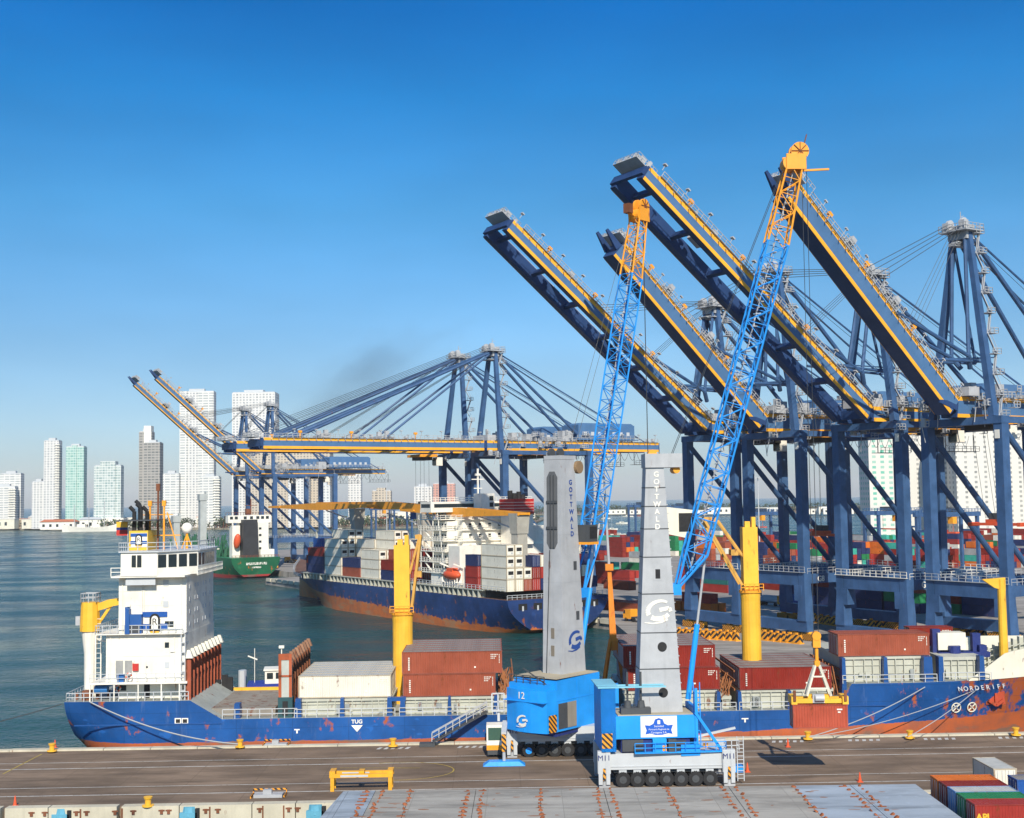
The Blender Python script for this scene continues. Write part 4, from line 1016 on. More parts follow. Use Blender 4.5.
# open hold / hatch cover aft
q = MB(); xa = H_(214, 700, 3)[0]; xb2 = H_(283, 700, 3)[0]; q.bx(xa-3, xb2-1, 3.0, 19, FZ0-.1, FZ0+1.1, 0); q.bx(xa-3, xb2, 19.0, 19.6, FZ0+.2, FZ0+1.5, 1)
q.build('hatch_cover', [paint('hatch_brown_grey', (.27, .24, .20), .8, .4, .45), YELB], ship)
q = MB(); q.rail([(xst1, HN+.3, FZ0), (H_(297, 705, 1.3)[0], HN+.3, FZ0)], 1.2, 1.6, .05); q.build('railing', LGRY, ship)
q = MB(); rnd = random.Random(5)
for px in (210, 218, 225, 230): x = H_(px, 700, 18)[0]; q.bx(x-.4, x+.4, 17.6, 18.2, FZ0+1.1, FZ0+rnd.uniform(2.4, 3.6), rnd.randint(0, 2))
q.build('deck_locker', [CORB, LGRY, BLK], ship)

# --- yellow deck cranes: post, collar, folded jib
def deck_crane(px, pytop, yl, r, label_jib, side, base_z, collar_py):
    xt, ztp = H_(px, pytop, yl); x, zc = H_(px, collar_py, yl)
    q = MB(); q.bx(xt-r*.86, xt+r*.86, yl-r*.86, yl+r*.86, zc, ztp, 0); q.bx(xt-r*.5, xt+r*.1, yl-.5, yl+.5, ztp, ztp+.8, 0); q.bx(xt+r*.3, xt+r*.75, yl-.5, yl+.5, ztp, ztp+1.4, 0)
    q.tube((xt, yl, base_z), (xt, yl, zc-1.3), r*1.12, r*1.12, 20); q.tube((xt, yl, zc-1.3), (xt, yl, zc), r*1.12, r*1.2, 20)
    po_ = q.build('crane_post', [YELB], ship)
    q = MB(); q.tube((xt, yl, zc-.2), (xt, yl, zc+.15), r*1.32, n=20); q.rail([(xt-r*1.3, yl-r*1.3, zc+.15), (xt+r*1.3, yl-r*1.3, zc+.15)], .9, .6, .05); q.build('crane_collar', ORG, ship)
    s = side; q = MB()
    ex = xt+s*(r+4.2) if s < 0 else xt+s*(r+.9)
    for dy in (-1.1, 1.1):
        q.beam((xt+s*(r+.1), yl+dy, zc+.9), (xt+s*(r+(5.2 if s < 0 else 1.4)), yl+dy, ztp+1.2), .26, .34)
        q.beam((xt+s*(r-.2), yl+dy*.5, ztp-4.0), (xt+s*(r+(3.2 if s < 0 else 1.2)), yl+dy*.5, ztp+1.0), .32)
    for t0 in (.45, .75, 1):
        q.beam((xt+s*(r+(5.2 if s < 0 else 1.4)*t0), yl-1.1, zc+.9+(ztp-zc+.3)*t0), (xt+s*(r+(5.2 if s < 0 else 1.4)*t0), yl+1.1, zc+.9+(ztp-zc+.3)*t0), .3)
    q.beam((xt+s*(r+(5.2 if s < 0 else 1.4)), yl, ztp+1.2), (xt+s*(r+(3.2 if s < 0 else .6)), yl, ztp+1.1), .6); q.bx(xt+s*(r+1.0)-.5, xt+s*(r+1.0)+.5, yl-1, yl+1, zc+5, zc+5.8)
    q.build('crane_jib', [paint('jib_brass', (.62, .33, .06), .6, .3, .2)], ship)
deck_crane(402, 545, 12.5, 1.25, '', 1, FZ0, 613)
deck_crane(748.5, 527, 11, 1.2, '', -1, FZ0, 591)
x, zt_c = H_(1001, 579, 10); q = MB(); q.tube((x, 10, FZB), (x, 10, zt_c), .62, .55, 12)
q.prismy([(x-2.7, zt_c+.0), (x+.5, zt_c+.2), (x+.5, zt_c-1.6), (x-1, zt_c-1.2)], 9.7, 10.3); q.build('crane_post', YELB, ship)
# slender orange mast with grey topmast
x, z0 = H_(613, 672, 10); z1 = H_(609, 566, 10)[1]; x1 = H_(609, 566, 10)[0]; x2, z2 = H_(603, 462, 10)
q = MB(); q.beam((x+.15, 10, z0+3), (x1, 10, z1), 1.0, 1.0, 0, None, .5, .5); q.bx(x1-.55, x1+.55, 9.4, 10.6, z1-.6, z1+.3)
for s in (-1, 1):
    for d in (-1, 1): q.beam((x+s*1.7, 10+d*1.4, FZ0), (x+.15+s*.4, 10+d*.4, z0+4.5), .32)
q.build('mast', paint('mast_orange', (.75, .22, .015), .6, .3, .35, rustcol=(.3, .06, .02)), ship)
q = MB(); q.tube((x1, 10, z1), (x2, 10, z2), .2, .13, 8); q.build('topmast', GRY, ship)
q = MB()                                                           # dark rusty gear around its foot and between the stacks
for i in range(26): xx = x+rnd.uniform(-3.5, 2.2); yy = rnd.uniform(3, 12); zz = FZ0+rnd.uniform(1.2, 3.2); q.beam((xx, yy, zz-1.2), (xx+rnd.uniform(-.8, .8), yy+rnd.uniform(-.6, .6), zz+rnd.uniform(.2, 1.4)), rnd.uniform(.12, .4))
q.build('lashing_gear', RUST, ship)
for pxa in (506, 727, 833):
    q = MB(); xa = H_(pxa, 690, 3)[0]
    for i in range(40):
        yy = 2.5+i*.42; q.beam((xa+rnd.uniform(-.9, .9), yy, FZ0+1.5), (xa+rnd.uniform(-.9, .9), yy, FZ0+rnd.uniform(3, 5.8 if pxa > 800 else 4.6)), .12)
    for zz in (2.4, 3.6, 4.8): q.bx(xa-1.0, xa-.85, 2.5, 19, FZ0+zz, FZ0+zz+.25); q.bx(xa+.85, xa+1.0, 2.5, 19, FZ0+zz, FZ0+zz+.25)
    q.build('lashing_bridge', paint('bridge_rust2', (.33, .12, .04), .8, .4, .3), ship)
# foredeck structures
q = MB(); rnd = random.Random(12); xa = H_(975, 650, 12)[0]
for i in range(14):
    xx = xa+i*.9; z0 = FZB+.2; q.bx(xx, xx+.12, 12, 12.8, z0, z0+2.4+i*.28); q.bx(xx, xx+.9, 12.6, 12.7, z0, z0+2.2+i*.28)
for zz in (.8, 1.6, 2.4): q.beam((xa, 11.95, FZB+zz), (xa+13, 11.95, FZB+zz+2.4), .12)
q.build('breakwater', COAM, ship)
for px, ptop in ((935, 629), (975, 633)): x, z = H_(px, ptop, 8); q = MB(); q.bx(x-.55, x+.55, 7.5, 8.5, FZB, z); q.build('side_post', NAVY, ship)
x, z = H_(952, 641, 7); q = MB(); q.bx(x-1.9, x+1.9, 7, 9.4, z-1.2, z+1.1); q.build('deck_locker', CREAM, ship)
q = MB(); q.tube((x+.2, 6.7, z-1.6), (x+.2, 6.7, z-.6), .8, n=12); q.bx(x-2, x+5, 6.5, 9, z-2.2, z-1.5); q.bx(x+3.6, x+4.6, 6.6, 8, z-1.5, z-.6); q.build('mooring_winch', NAVY, ship)

# --- containers on the feeder
SHIPZ = YAW
def fput(pxc0, pxc1, yl, z, L, col, label, group, **kw):
    xa = H_(pxc0, 690, yl-1.22)[0]; xb2 = H_(pxc1, 690, yl-1.22)[0]; p = pier((xa+xb2)/2, yl, z)
    return container(p, YAW, L, col, label, group, **kw)
W_ = 2.52; GF = 'containers stacked on the blue feeder ship'
ORD = ['nearest', 'second', 'third', 'fourth', 'fifth', 'sixth', 'farthest']
xw0, xw1 = H_(300, 690, 2.4)[0], H_(389.5, 690, 2.4)[0]
for r in range(6):
    container(pier((xw0+xw1)/2, 3.7+r*W_, zA), YAW, 12.19, 'white' if r != 3 else 'white', '%s cream-white container in the single-tier row beside the rusty lashing bridge' % ORD[r], GF, H=2.9, roof='l', mark='std', door=True)
xr0 = H_(403, 690, 2.4)[0]; 
for r in range(6):
    container(pier(xr0+6.1, 3.7+r*W_, zA), YAW, 12.19, 'brown', '%s faded brown-red container in the lower tier left of the leftmost mobile crane' % ORD[r], GF, H=2.9, roof='g')
    container(pier(xr0+6.5, 3.7+r*W_, zA+2.93), YAW, 13.2, 'brown', '%s faded brown-red container in the upper tier left of the leftmost mobile crane' % ORD[r], GF, H=2.9, roof='g')
xr2 = H_(720, 690, 2.4)[0]; z2b = H_(680, 690, 2.3)[1]
for r in range(6):
    container(pier(xr2-6.1, 3.7+r*W_, z2b), YAW, 12.19, 'dark red', '%s deep red container in the lower tier right behind the nearer grey crane tower' % ORD[r], GF, H=2.9, roof='g')
    container(pier(xr2-6.6, 3.7+r*W_, z2b+2.93), YAW, 12.19, 'dark red', '%s deep red container in the upper tier right behind the nearer grey crane tower' % ORD[r], GF, H=2.9, roof='g')
xr3 = H_(740, 690, 2.4)[0]; z3b = H_(780, 689.5, 2.3)[1]
for r in range(6):
    container(pier(xr3+6.1, 3.7+r*W_, z3b), YAW, 12.19, 'dark red', '%s deep red container with grey roof in the single tier behind the yellow spreader' % ORD[r], GF, H=2.9, roof='g')
xr4 = H_(838.5, 655, 2.4)[0]
for r in range(2):
    container(pier(xr4+6.1, 3.7+r*W_, zR), YAW, 12.19, 'brown' if r else 'brown', '%s long brick-red container on the raised hatch below the crane legs at the right' % ORD[r], GF, H=2.9, roof=None)
x5 = H_(913, 640, 8)[0]
container(pier(x5+3.2, 11.2, H_(930, 645, 11.2)[1]), YAW, 6.06, 'dark red', 'short red container behind the long brick-red one on the raised hatch', GF, H=2.6)
# gangway
q = MB(); xa, za_ = H_(487, 711, HN-.4); xb2, zb_ = H_(432, 742, -2.0)
A = Vector((xa, HN-.6, za_)); B = Vector((xb2, -1.9, .5))
gang = empty('gangway', PO, YAW, 'grey railed gangway sloping from the blue feeder ship down to the pier', 'gangway')
q.beam(A, B, .9, .16, 0); 
for i in range(22): c = A.lerp(B, i/22); q.bx(c.x-.12, c.x+.12, c.y-.45, c.y+.45, c.z+.08, c.z+.14)
q.build('walkway', DGRY, gang)
for s in (-.45, .45): q = MB(); q.rail([A+Vector((0, s, .1)), B+Vector((0, s, .1))], 1.1, 1.0, .05); q.build('handrail', GRY, gang)
q = MB(); q.bx(xb2-1.6, xb2+.4, -2.6, -1.2, .02, .45); q.build('platform', DGRY, gang)

# ------------------------------------------------------------------ mobile harbour cranes
def mhc(px_c, d_c, rz_ch, az, tag_, label, boom_tip_z, reach, front, piv, nwheel, knee):
    """px_c,d_c lateral / depth centre; rz_ch chassis heading; az slewing angle of tower and boom"""
    root = empty('mobile_crane', (px_c, d_c, 0), rz_ch, label, 'mobile crane', None)
    LC = 6.1
    ZD = 1.15 if front else 1.75
    k = MB(); k.bx(-LC, LC, -3.1, 3.1, 1.85, 3.6, 0); k.bx(-LC+.4, LC-.4, -2.6, 2.6, 1.45, 2.05, 1); k.bx(-LC-.05, LC+.05, -3.16, -3.0, 2.15, 2.25, 0)
    for i in range(nwheel): x = -LC+1.35+i*(2*LC-2.7)/(nwheel-1); k.bx(x-.42, x+.42, -3.0, -2.2, 1.1, 1.9, 0)
    k.tube((0, 0, 3.6), (0, 0, 4.75-ZD), 2.2, n=28, m=1)
    k.build('chassis', [LGRY, DGRY], root)
    for i in range(nwheel):
        x = -LC+1.35+i*(2*LC-2.7)/(nwheel-1)
        for s in (-1, 1):
            y = s*2.75; q = MB(); q.tube((x, y-.5, .78), (x, y+.5, .78), .78, n=22, m=0)
            for a in range(22):                                    # tread blocks
                t = math.tau*a/22; q.beam((x+.78*math.cos(t), y-.48, .78+.78*math.sin(t)), (x+.78*math.cos(t), y+.48, .78+.78*math.sin(t)), .1)
            w_ = q.build('wheel', [BLK], root)
            q = MB(); q.tube((x, y+s*.5, .78), (x, y+s*.53, .78), .40, n=14, m=0); q.tube((x, y+s*.53, .78), (x, y+s*.6, .78), .16, n=10, m=0)
            q.build('rim', BRI if (tag_ == 'M12' and i == 0) else DGRY, w_)
    for sx_ in (-1, 1):                                            # outrigger towers with hazard strip
        for sy in (-1, 1):
            x = sx_*(LC+.7); y = sy*3.1; q = MB()
            q.bx(x-.7, x+.7, y-.35, y+.35, 1.5, 3.9, 0); q.bx(x-.62, x-.2, y-.42, y+.3, .35, 3.8, 0); q.bx(x+.2, x+.62, y-.42, y+.3, .35, 3.8, 0); q.tube((x, y-.1, .1), (x, y-.1, 1.8), .2, n=10, m=1); q.bx(x-.13, x+.13, y-.47, y-.42, .8, 2.1, 2)
            q.bx(x-.6, x+.6, y-.5, y+.5, .03, .22, 1); oo = q.build('outrigger', [LGRY, GRY, HAZ], root)
            if sy < 0: text(tag_, .8, NAVY, oo, (x, y-.46, 3.2), FRONT, depth=.015)
    q = MB()                                                       # ladders and rails at the right end
    x = LC+1.7
    for dx in (0, .7): q.beam((x+dx, -2.9, .4), (x+dx, -2.9, 5.2), .09)
    for i in range(11): q.beam((x, -2.9, .7+i*.4), (x+.7, -2.9, .7+i*.4), .07)
    q.rail([(LC+.3, -3, 3.7), (LC+1.9, -3, 3.7)], 1.1, .7, .05); q.beam((3.5, 2.6, 4.1), (8.6, 2.4, 5.2), .25); q.build('ladder', LGRY, root)
    q = MB(); q.bx(x-.5, x+.7, -2.8, -1.6, 1.3, 2.0); q.build('tool_box', BRI, root)
    zt1 = 34.8 if front else 36.3; zt0 = 8.8 if front else 11.5
    # --- slewing part, own frame: +x along the boom
    R2 = Matrix.Rotation(az-rz_ch, 4, 'Z')
    def part(mb, name, mats, **kw):
        if kw.pop('low', True): mb.v = [(a, b, c-ZD*max(0, min(1, (zt1-c)/(zt1-zt0)))) for a, b, c in mb.v]
        o = mb.build(name, mats, root, **kw); o.rotation_euler = (0, 0, az-rz_ch); return o
    def ptext(s, size, mat, loc, rot, **kw):
        o = text(s, size, mat, root, (0, 0, 0), (0, 0, 0), **kw)
        c_ = loc[2]; loc = (loc[0], loc[1], c_-ZD*max(0, min(1, (zt1-c_)/(zt1-zt0))))
        M_ = R2 @ Matrix.Translation(Vector(loc)) @ Matrix.Rotation(rot[2], 4, 'Z') @ Matrix.Rotation(rot[0], 4, 'X')
        o.matrix_basis = M_ @ Matrix.Diagonal((*[kw.get('sx', 1.0), 1, 1], 1)); return o
    if front:                                                      # nearer crane: machinery deck with side panel
        q = MB(); q.bx(-5.6, 3.2, -3.0, 3.0, 6.3, 8.75, 0); q.bx(-5.0, 2.6, -2.7, 2.7, 4.8, 6.3, 1)
        q.bx(-7.2, -5.6, -3.3, 3.3, 5.0, 11.7, 0); q.bx(-7.2, -5.6, -3.3, -3.22, 5.0, 11.7, 0)
        q.bx(-5.6, -4.5, 2.2, 3.0, 8.75, 11.4, 0)
        part(q, 'machinery_house', [BRI, NAVY])
        q = MB(); q.bx(-7.5, 0, -3.2, -2.9, 11.7, 11.85); q.bx(-7.5, 0, -1.7, -1.4, 11.7, 11.85); q.bx(-7.5, -5.2, -3.4, 3.4, 11.72, 11.82); part(q, 'roof_frame', paint('pale_blue_frame', (.2, .5, .62), .5))
        q = MB(); q.bx(-5.3, 3.0, -2.8, 2.8, 8.76, 8.86); part(q, 'deck_plate', paint('sandy_deck', (.42, .36, .25), .8))
        q = MB()
        for i in range(2): q.tube((-4.1+i*1.5, -2.0, 8.86), (-4.1+i*1.5, -2.0, 10.2), .55, .35, 14); q.tube((-4.1+i*1.5, -2, 10.2), (-4.1+i*1.5, -2, 13.2), .12, n=8)
        q.bx(-4.9, -1.6, -2.6, -1.2, 8.87, 9.5); part(q, 'winch', DGRY)
        q = MB(); q.bx(-2.85, 3.15-2.0, -3.05, -3.002, 6.45, 8.7); part(q, 'sign_panel', WHITE)
        q = MB(); P = [(-1.65, 6.7), (-.05, 6.7), (-.05, 6.55)]
        em = [(-2.35, 6.75), (-1.9, 6.85), (-1.2, 6.68), (-.5, 6.68), (.2, 6.85), (.65, 6.75), (.5, 7.2), (.7, 7.75), (.15, 7.7), (-.25, 7.9), (-.42, 8.35), (-.85, 8.5), (-1.28, 8.35), (-1.45, 7.9), (-1.85, 7.7), (-2.4, 7.75), (-2.2, 7.2)]
        q.prismy(em, -3.075, -3.06); part(q, 'emblem', paint('emblem_blue', (.01, .10, .50), .5, .05))
        ptext('Sociedad', .30, WHITE, (-.85, -3.08, 7.62), (R_(90), 0, 0), depth=.005)
        ptext('Portuaria Regional de', .26, WHITE, (-.85, -3.08, 7.28), (R_(90), 0, 0), depth=.005)
        ptext('Cartagena S.A.', .30, WHITE, (-.85, -3.08, 6.94), (R_(90), 0, 0), depth=.005)
        q = MB(); q.bx(-1.0, -.7, -3.08, -3.06, 7.85, 8.25); part(q, 'emblem', WHITE)
        q = MB(); q.bx(-7.15, -6.0, -3.36, -3.3, 5.4, 7.0); part(q, 'hazard_panel', HAZ)
        q = MB(); q.bx(-4.9, -2.6, -3.06, -2.7, 4.95, 6.2); q.bx(1.0-.4, 1.6+.5, -3.05, -2.7, 4.8, 6.0); part(q, 'grille', DGRY)
        q = MB(); q.bx(-1.6, -.1, -3.4, -2.7, 4.9, 6.3, 0); q.bx(.1, 1.0, -3.5, -2.7, 4.85, 6.2, 1); q.bx(-3.6, 6.4, -3.6, -2.8, 4.78, 4.9, 0); q.bx(1.5, 3.6, -3.3, -2.7, 4.4, 5.6, 0)
        part(q, 'engine_module', [BRI, DGRY])
        q = MB(); q.bx(-.55, -.1, -3.46, -3.41, 5.0, 5.6); part(q, 'warning_light', ORG)
        q = MB(); q.bx(4.0, 4.5, -3.2, -3.0, 5.2, 5.7); part(q, 'warning_light', ORG)
        q = MB(); q.rail([(-3.6, -3.6, 4.9), (6.4, -3.6, 4.9), (6.4, -2.8, 4.9)], 1.0, 1.1, .04); q.beam((3.2, -3.0, 9.0), (6.0, -3.0, 4.9), .55, .3); q.beam((3.3, -3.0, 6.3), (3.3, -3.0, 11.5), .3)
        for i in range(10): q.beam((3.2, -2.2, 6.4+i*.5), (3.9, -2.2, 6.4+i*.5), .08)
        for dx in (3.2, 3.9): q.beam((dx, -2.2, 5), (dx, -2.2, 12), .1)
        q.bx(3.1, 3.6, -2.4, 2.4, 4.8, 9.4); part(q, 'access_stair', BRI)
        zt0 = 8.8
    else:
        q = MB()                                                   # rounded counterweight and long engine house
        P = [(-7.7, 3.1)]+[(-7.7-.6*math.sin(math.pi*i/6), 3.1-6.2*i/6) for i in range(1, 6)]+[(-7.7, -3.1), (-6.0, -3.3), (-6.0, 3.3)]
        q.prism(P, 5.3, 10.3, 0); q.bx(-7.6, -6.0, -2.8, 2.8, 10.3, 11.0, 0); q.bx(-8.35, -6, -3.15, 3.15, 8.9, 8.98); part(q, 'counterweight', BRI)
        q = MB(); q.hexa([(-6.0, -3.3, 5.3), (2.7, -3.3, 5.3), (2.7, 3.3, 5.3), (-6.0, 3.3, 5.3), (-6.0, -3.3, 11.3), (2.7, -3.3, 11.5), (2.7, 3.3, 11.5), (-6.0, 3.3, 11.3)])
        q.bx(-6.0, 2.6, -3.34, -3.3, 8.9, 8.98); q.bx(-2.0, -1.94, -3.34, -3.3, 5.4, 11.2); part(q, 'machinery_house', BRI)
        q = MB(); q.bx(-5.9, 2.6, -3.2, 3.2, 11.502, 11.6); part(q, 'deck_plate', paint('sandy_deck', (.42, .36, .25), .8))
        q = MB(); q.bx(-5.7, -4.0, -3.36, -3.3, 5.6, 8.6, 0); q.bx(-3.95, -2.2, -3.36, -3.3, 5.6, 8.6, 1); part(q, 'grille', [DGRY, paint('louvre_tan', (.28, .25, .2), .7)])
        q = MB(); q.bx(1.8, 2.3, -3.37, -3.3, 5.8, 8.9); part(q, 'name_plate', LGRY)
        q = MB(); q.bx(-7.5, -6.05, -3.3, -3.24, 5.35, 7.4); part(q, 'hazard_panel', HAZ)
        ptext(tag_[1:], 1.15, WHITE, (-8.36, .3, 9.6), (R_(90), 0, R_(-90)), depth=.02)
        glogo(root, part, (-8.36, .2, 6.6), 'x', 1.5, WHITE)
        q = MB(); q.bx(-6, 3, -3, 3, 4.7, 5.3); part(q, 'turntable', NAVY)
        q = MB(); q.beam((-7, -2.5, 11.0), (-7, 1, 12.6), .12); q.rail([(-7.6, -2.7, 11.0), (-7.6, 2.7, 11.0)], .9, 1, .05); part(q, 'handrail', DGRY)
        zt0 = 11.5
    # tower: flat steel shells, raked towards the boom side
    wy = 1.55
    b0, b1, t0, t1 = (-2.85, 2.1, -1.4, .6) if front else (-2.55, 2.2, -2.0, .9)
    def at(z): f = (z-zt0)/(zt1-zt0); g = min(1, f/.2)*.0+f; return b0+(t0-b0)*g, b1+(t1-b1)*g
    seams = [zt0, 13.4, 17.2, 21.3, 25.2, 28.2, 30.6, 32.6, zt1] if front else [zt0, 16.5, 22, 27.5, zt1]
    T_ = paint('tower_grey', (.41, .42, .43), .5, .30, .10)
    q = MB()
    for a, b in zip(seams[:-1], seams[1:]):
        xa, xb2 = at(a); xc, xd = at(b); ya = wy*(1-.18*(a-zt0)/(zt1-zt0)); yb = wy*(1-.18*(b-zt0)/(zt1-zt0))
        q.hexa([(xa, -ya, a+.03), (xb2, -ya, a+.03), (xb2, ya, a+.03), (xa, ya, a+.03), (xc, -yb, b-.03), (xd, -yb, b-.03), (xd, yb, b-.03), (xc, yb, b-.03)], 0)
        if b < zt1 and front: q.bx(xc-.04, xd+.04, -yb-.04, yb+.04, b-.05, b+.05, 1)
        elif b < zt1: q.bx(xc+.02, xd-.02, -yb+.02, yb-.02, b-.05, b+.05, 0)
    part(q, 'tower', [T_, DGRY])
    yf = -wy
    def yat(z): return -wy*(1-.18*(z-zt0)/(zt1-zt0))
    if front:
        q = MB(); q.bx(t0-.1, t1+2.1, -1.5, 1.5, zt1-.05, zt1+1.5, 0); q.tube((t0+.9, -.6, zt1+1.5), (t0+.9, .6, zt1+1.5), .5, n=12, m=1); q.tube((t1+1.5, -1.1, zt1-.3), (t1+1.5, 1.1, zt1-.3), .4, n=12, m=1)
        part(q, 'tower_head', [T_, ORG])
        for z in (10.9, 15.7):
            q = MB(); xm = sum(at(z))/2+.35; q.tube((xm, yat(z)-.03, z), (xm, yat(z)+.05, z), .52, n=20); part(q, 'manhole', BLK)
        q = MB(); xm = sum(at(23.4))/2+.1; q.bx(xm-.5, xm+.4, yat(23.4)-.04, yat(23.4)+.1, 22.7, 24.1, 0); q.bx(xm-.32, xm+.22, yat(23.4)-.05, yat(23.4), 22.9, 23.9, 1); part(q, 'hatch', [GRY, BLK])
        glogo(root, part, (sum(at(19.3))/2, yat(19.3)-.02, 19.4), 'y', 2.6, WHITE)
        for i, ch in enumerate('GOTTWALD'):
            z = 34.0-i*.80; ptext(ch, .8, WHITE, (sum(at(z))/2+.15, yat(z)-.03, z), (R_(90), 0, 0), depth=.02, bold=.02)
    else:
        q = MB(); q.bx(t0-.0, t1+.3, -1.3, 1.3, zt1, zt1+.5, 0)
        for yy in (-.7, .7): q.tube((t0+.8, yy-.2, zt1+.8), (t0+.8, yy+.2, zt1+.8), .6, n=14, m=1)
        q.tube((t1+.6, -1.7, zt1-.9), (t1+.6, -1.2, zt1-.9), .75, n=16, m=2); part(q, 'tower_head', [T_, DGRY, paint('sheave_brown', (.25, .16, .08), .7)])
        # tall slot on the back face with inner frames
        q = MB()
        P = [(-.85, 26.6), (-.4, 25.9), (.4, 25.9), (.85, 26.6), (.85, 34.2), (.4, 34.9), (-.4, 34.9), (-.85, 34.2)]
        V0 = [(at(z)[0]-.03, y, z) for y, z in P]; V1 = [(at(z)[0]+.05, y, z) for y, z in P]; n = len(P)
        q.add(V0+V1, [tuple(range(n)), tuple(range(2*n-1, n-1, -1))]+[(i, n+i, n+(i+1) % n, (i+1) % n) for i in range(n)]); part(q, 'slot', paint('slot_grey', (.11, .115, .12), .7))
        q = MB()
        for z in (28.2, 31.2): q.bx(at(z)[0]-.16, at(z)[0]-.035, -.85, .85, z, z+.3)
        q.beam((at(26)[0]-.1, .2, 26), (at(34)[0]-.1, .2, 34.5), .1); q.beam((at(26)[0]-.1, -.3, 26), (at(34)[0]-.1, -.3, 34.5), .1); q.beam((at(12)[0]-.1, .9, zt0), (at(25)[0]-.1, .3, 25.8), .07); part(q, 'slot_ladder', DGRY)
        for z in (13.6, 15.6): q = MB(); q.bx(at(z)[0]-.04, at(z)[0]+.03, -.3, .2, z, z+1.2); part(q, 'manhole', paint('tan_hatch', (.2, .17, .13), .7))
        for z in (17.6, 23.4): q = MB(); xm = at(z)[1]-1.0; q.bx(xm-.35, xm+.25, yat(z)-.04, yat(z)+.1, z, z+1); part(q, 'hatch', DGRY)
        glogo(root, part, (sum(at(15.3))/2+.35, yat(15.3)-.02, 15.2), 'y', 2.4, paint('logo_blue', (.02, .07, .28), .5, .1))
        for i, ch in enumerate('GOTTWALD'):
            z = 33.6-i*.86; ptext(ch, .85, paint('logo_blue', (.02, .07, .28), .5, .1), (sum(at(z))/2+.5, yat(z)-.03, z), (R_(90), 0, 0), depth=.02, bold=.02)
    # rear and front tower rungs
    q = MB()
    for i in range(24):
        z = zt0+1+i*.95; 
        if z < zt1-1: xb2 = at(z)[1]; q.bx(xb2, xb2+.3, -.45, .45, z, z+.08)
    part(q, 'rungs', GRY)
    # operator's cab on the boom side
    if front:
        z = 28.0; xb2 = at(z)[1]; q = MB(); q.hexa([(xb2+.1, 1.0, z-.4), (xb2+2.9, 1.0, z-1.0), (xb2+2.9, 3.2, z-1.0), (xb2+.1, 3.2, z-.4), (xb2+.1, 1.0, z+2.5), (xb2+3.4, 1.0, z+2.1), (xb2+3.4, 3.2, z+2.1), (xb2+.1, 3.2, z+2.5)], 0)
        co = part(q, 'operator_cabin', CREAM); q = MB(); q.bx(xb2+1.6, xb2+3.3, .94, .998, z-.2, z+1.8); part(q, 'cabin_window', BLK)
    else:
        z = 27.5; xb2 = at(z)[1]; q = MB(); q.bx(xb2+.1, xb2+2.0, -2.9, -1.2, z-.9, z+1.1, 0); q.bx(xb2+.1, xb2+2.1, -3, -1.1, z-1.2, z-.9, 1); part(q, 'operator_cabin', [DGRY, ORG]); q = MB(); q.bx(xb2+.4, xb2+1.9, -2.94, -2.902, z-.5, z+.9); part(q, 'cabin_window', BLK)
    # --- lattice boom
    px_, pz_ = piv; tip = Vector((reach, 0, boom_tip_z)); foot = Vector((px_, 0, pz_))
    d = (tip-foot).normalized(); up_ = Vector((-d.z, 0, d.x)); Lb = (tip-foot).length
    def pt(s, u_, y): return foot+d*s+up_*u_+Vector((0, y, 0))
    Hh = 2.3; Wb = 1.05; kn = knee
    def prof(s):
        if s < kn: f = s/kn; return 0-.1-(Hh-.1)*f*1.0+0, .0+.12*f, .9+.2*f
        f = max(0, (s-Lb*.80)/(Lb*.2)); h = Hh*(1-.34*f); return -h+0, .0+.12-.0*f, Wb*(1-.25*f)
    def chords(s): lo, hi, w2 = prof(s); return [pt(s, lo, -w2), pt(s, lo, w2), pt(s, hi, -w2), pt(s, hi, w2)]
    nb = 24; ss = [0, kn*.5, kn]+[kn+(Lb-kn-.8)*i/nb for i in range(1, nb+1)]
    blue, orange = MB(), MB()
    for i in range(len(ss)-1):
        s0, s1 = ss[i], ss[i+1]; A = chords(s0); B = chords(s1); t = blue if s0 < Lb*.79 else orange
        for a, b in zip(A, B): t.tube(a, b, .15 if s0 < kn*1.01 else .12, n=6)
        if s0 >= kn-.01 or i == 1:
            for (p, r) in ((0, 2), (1, 3), (0, 1), (2, 3)):
                if i % 2: t.tube(A[p], B[r], .065, n=5)
                else: t.tube(A[r], B[p], .065, n=5)
                t.tube(B[p], B[r], .06, n=5)
    part(blue, 'boom', [BRI2], low=False); part(orange, 'boom_head', [ORG], low=False)
    q = MB()                                                       # catwalk, cables inside the boom
    for i in range(60):
        s = kn+(Lb*.95-kn)*i/60; c = pt(s, -Hh*.45, .2*math.sin(i*1.7)); 
        if i % 2 == 0: q.bx(c.x-.3, c.x+.3, -.4, .4, c.z-.04, c.z+.04)
        if i % 3 == 0: q.beam(c, c+Vector((0, 0, 1.1)), .08)
    q.tube(pt(kn*.6, -1, .3), pt(Lb*.97, -.9, .3), .07, n=5); q.tube(pt(kn*.6, -1, -.3), pt(Lb*.97, -.8, -.3), .05, n=5)
    part(q, 'boom_catwalk', GRY, low=False)
    q = MB(); c = pt(Lb-.4, -Hh*.3, 0)
    q.tube(c+Vector((.5, -.7, 1.0)), c+Vector((.5, -.35, 1.0)), 1.05, n=22, m=0); q.tube(c+Vector((.5, .35, 1.0)), c+Vector((.5, .7, 1.0)), 1.05, n=22, m=0)
    for a in range(8): t_ = math.tau*a/8; e = c+Vector((.5+1.0*math.cos(t_), -.74, 1+1.0*math.sin(t_))); q.beam(c+Vector((.5, -.74, 1)), e, .14, .06, 1)
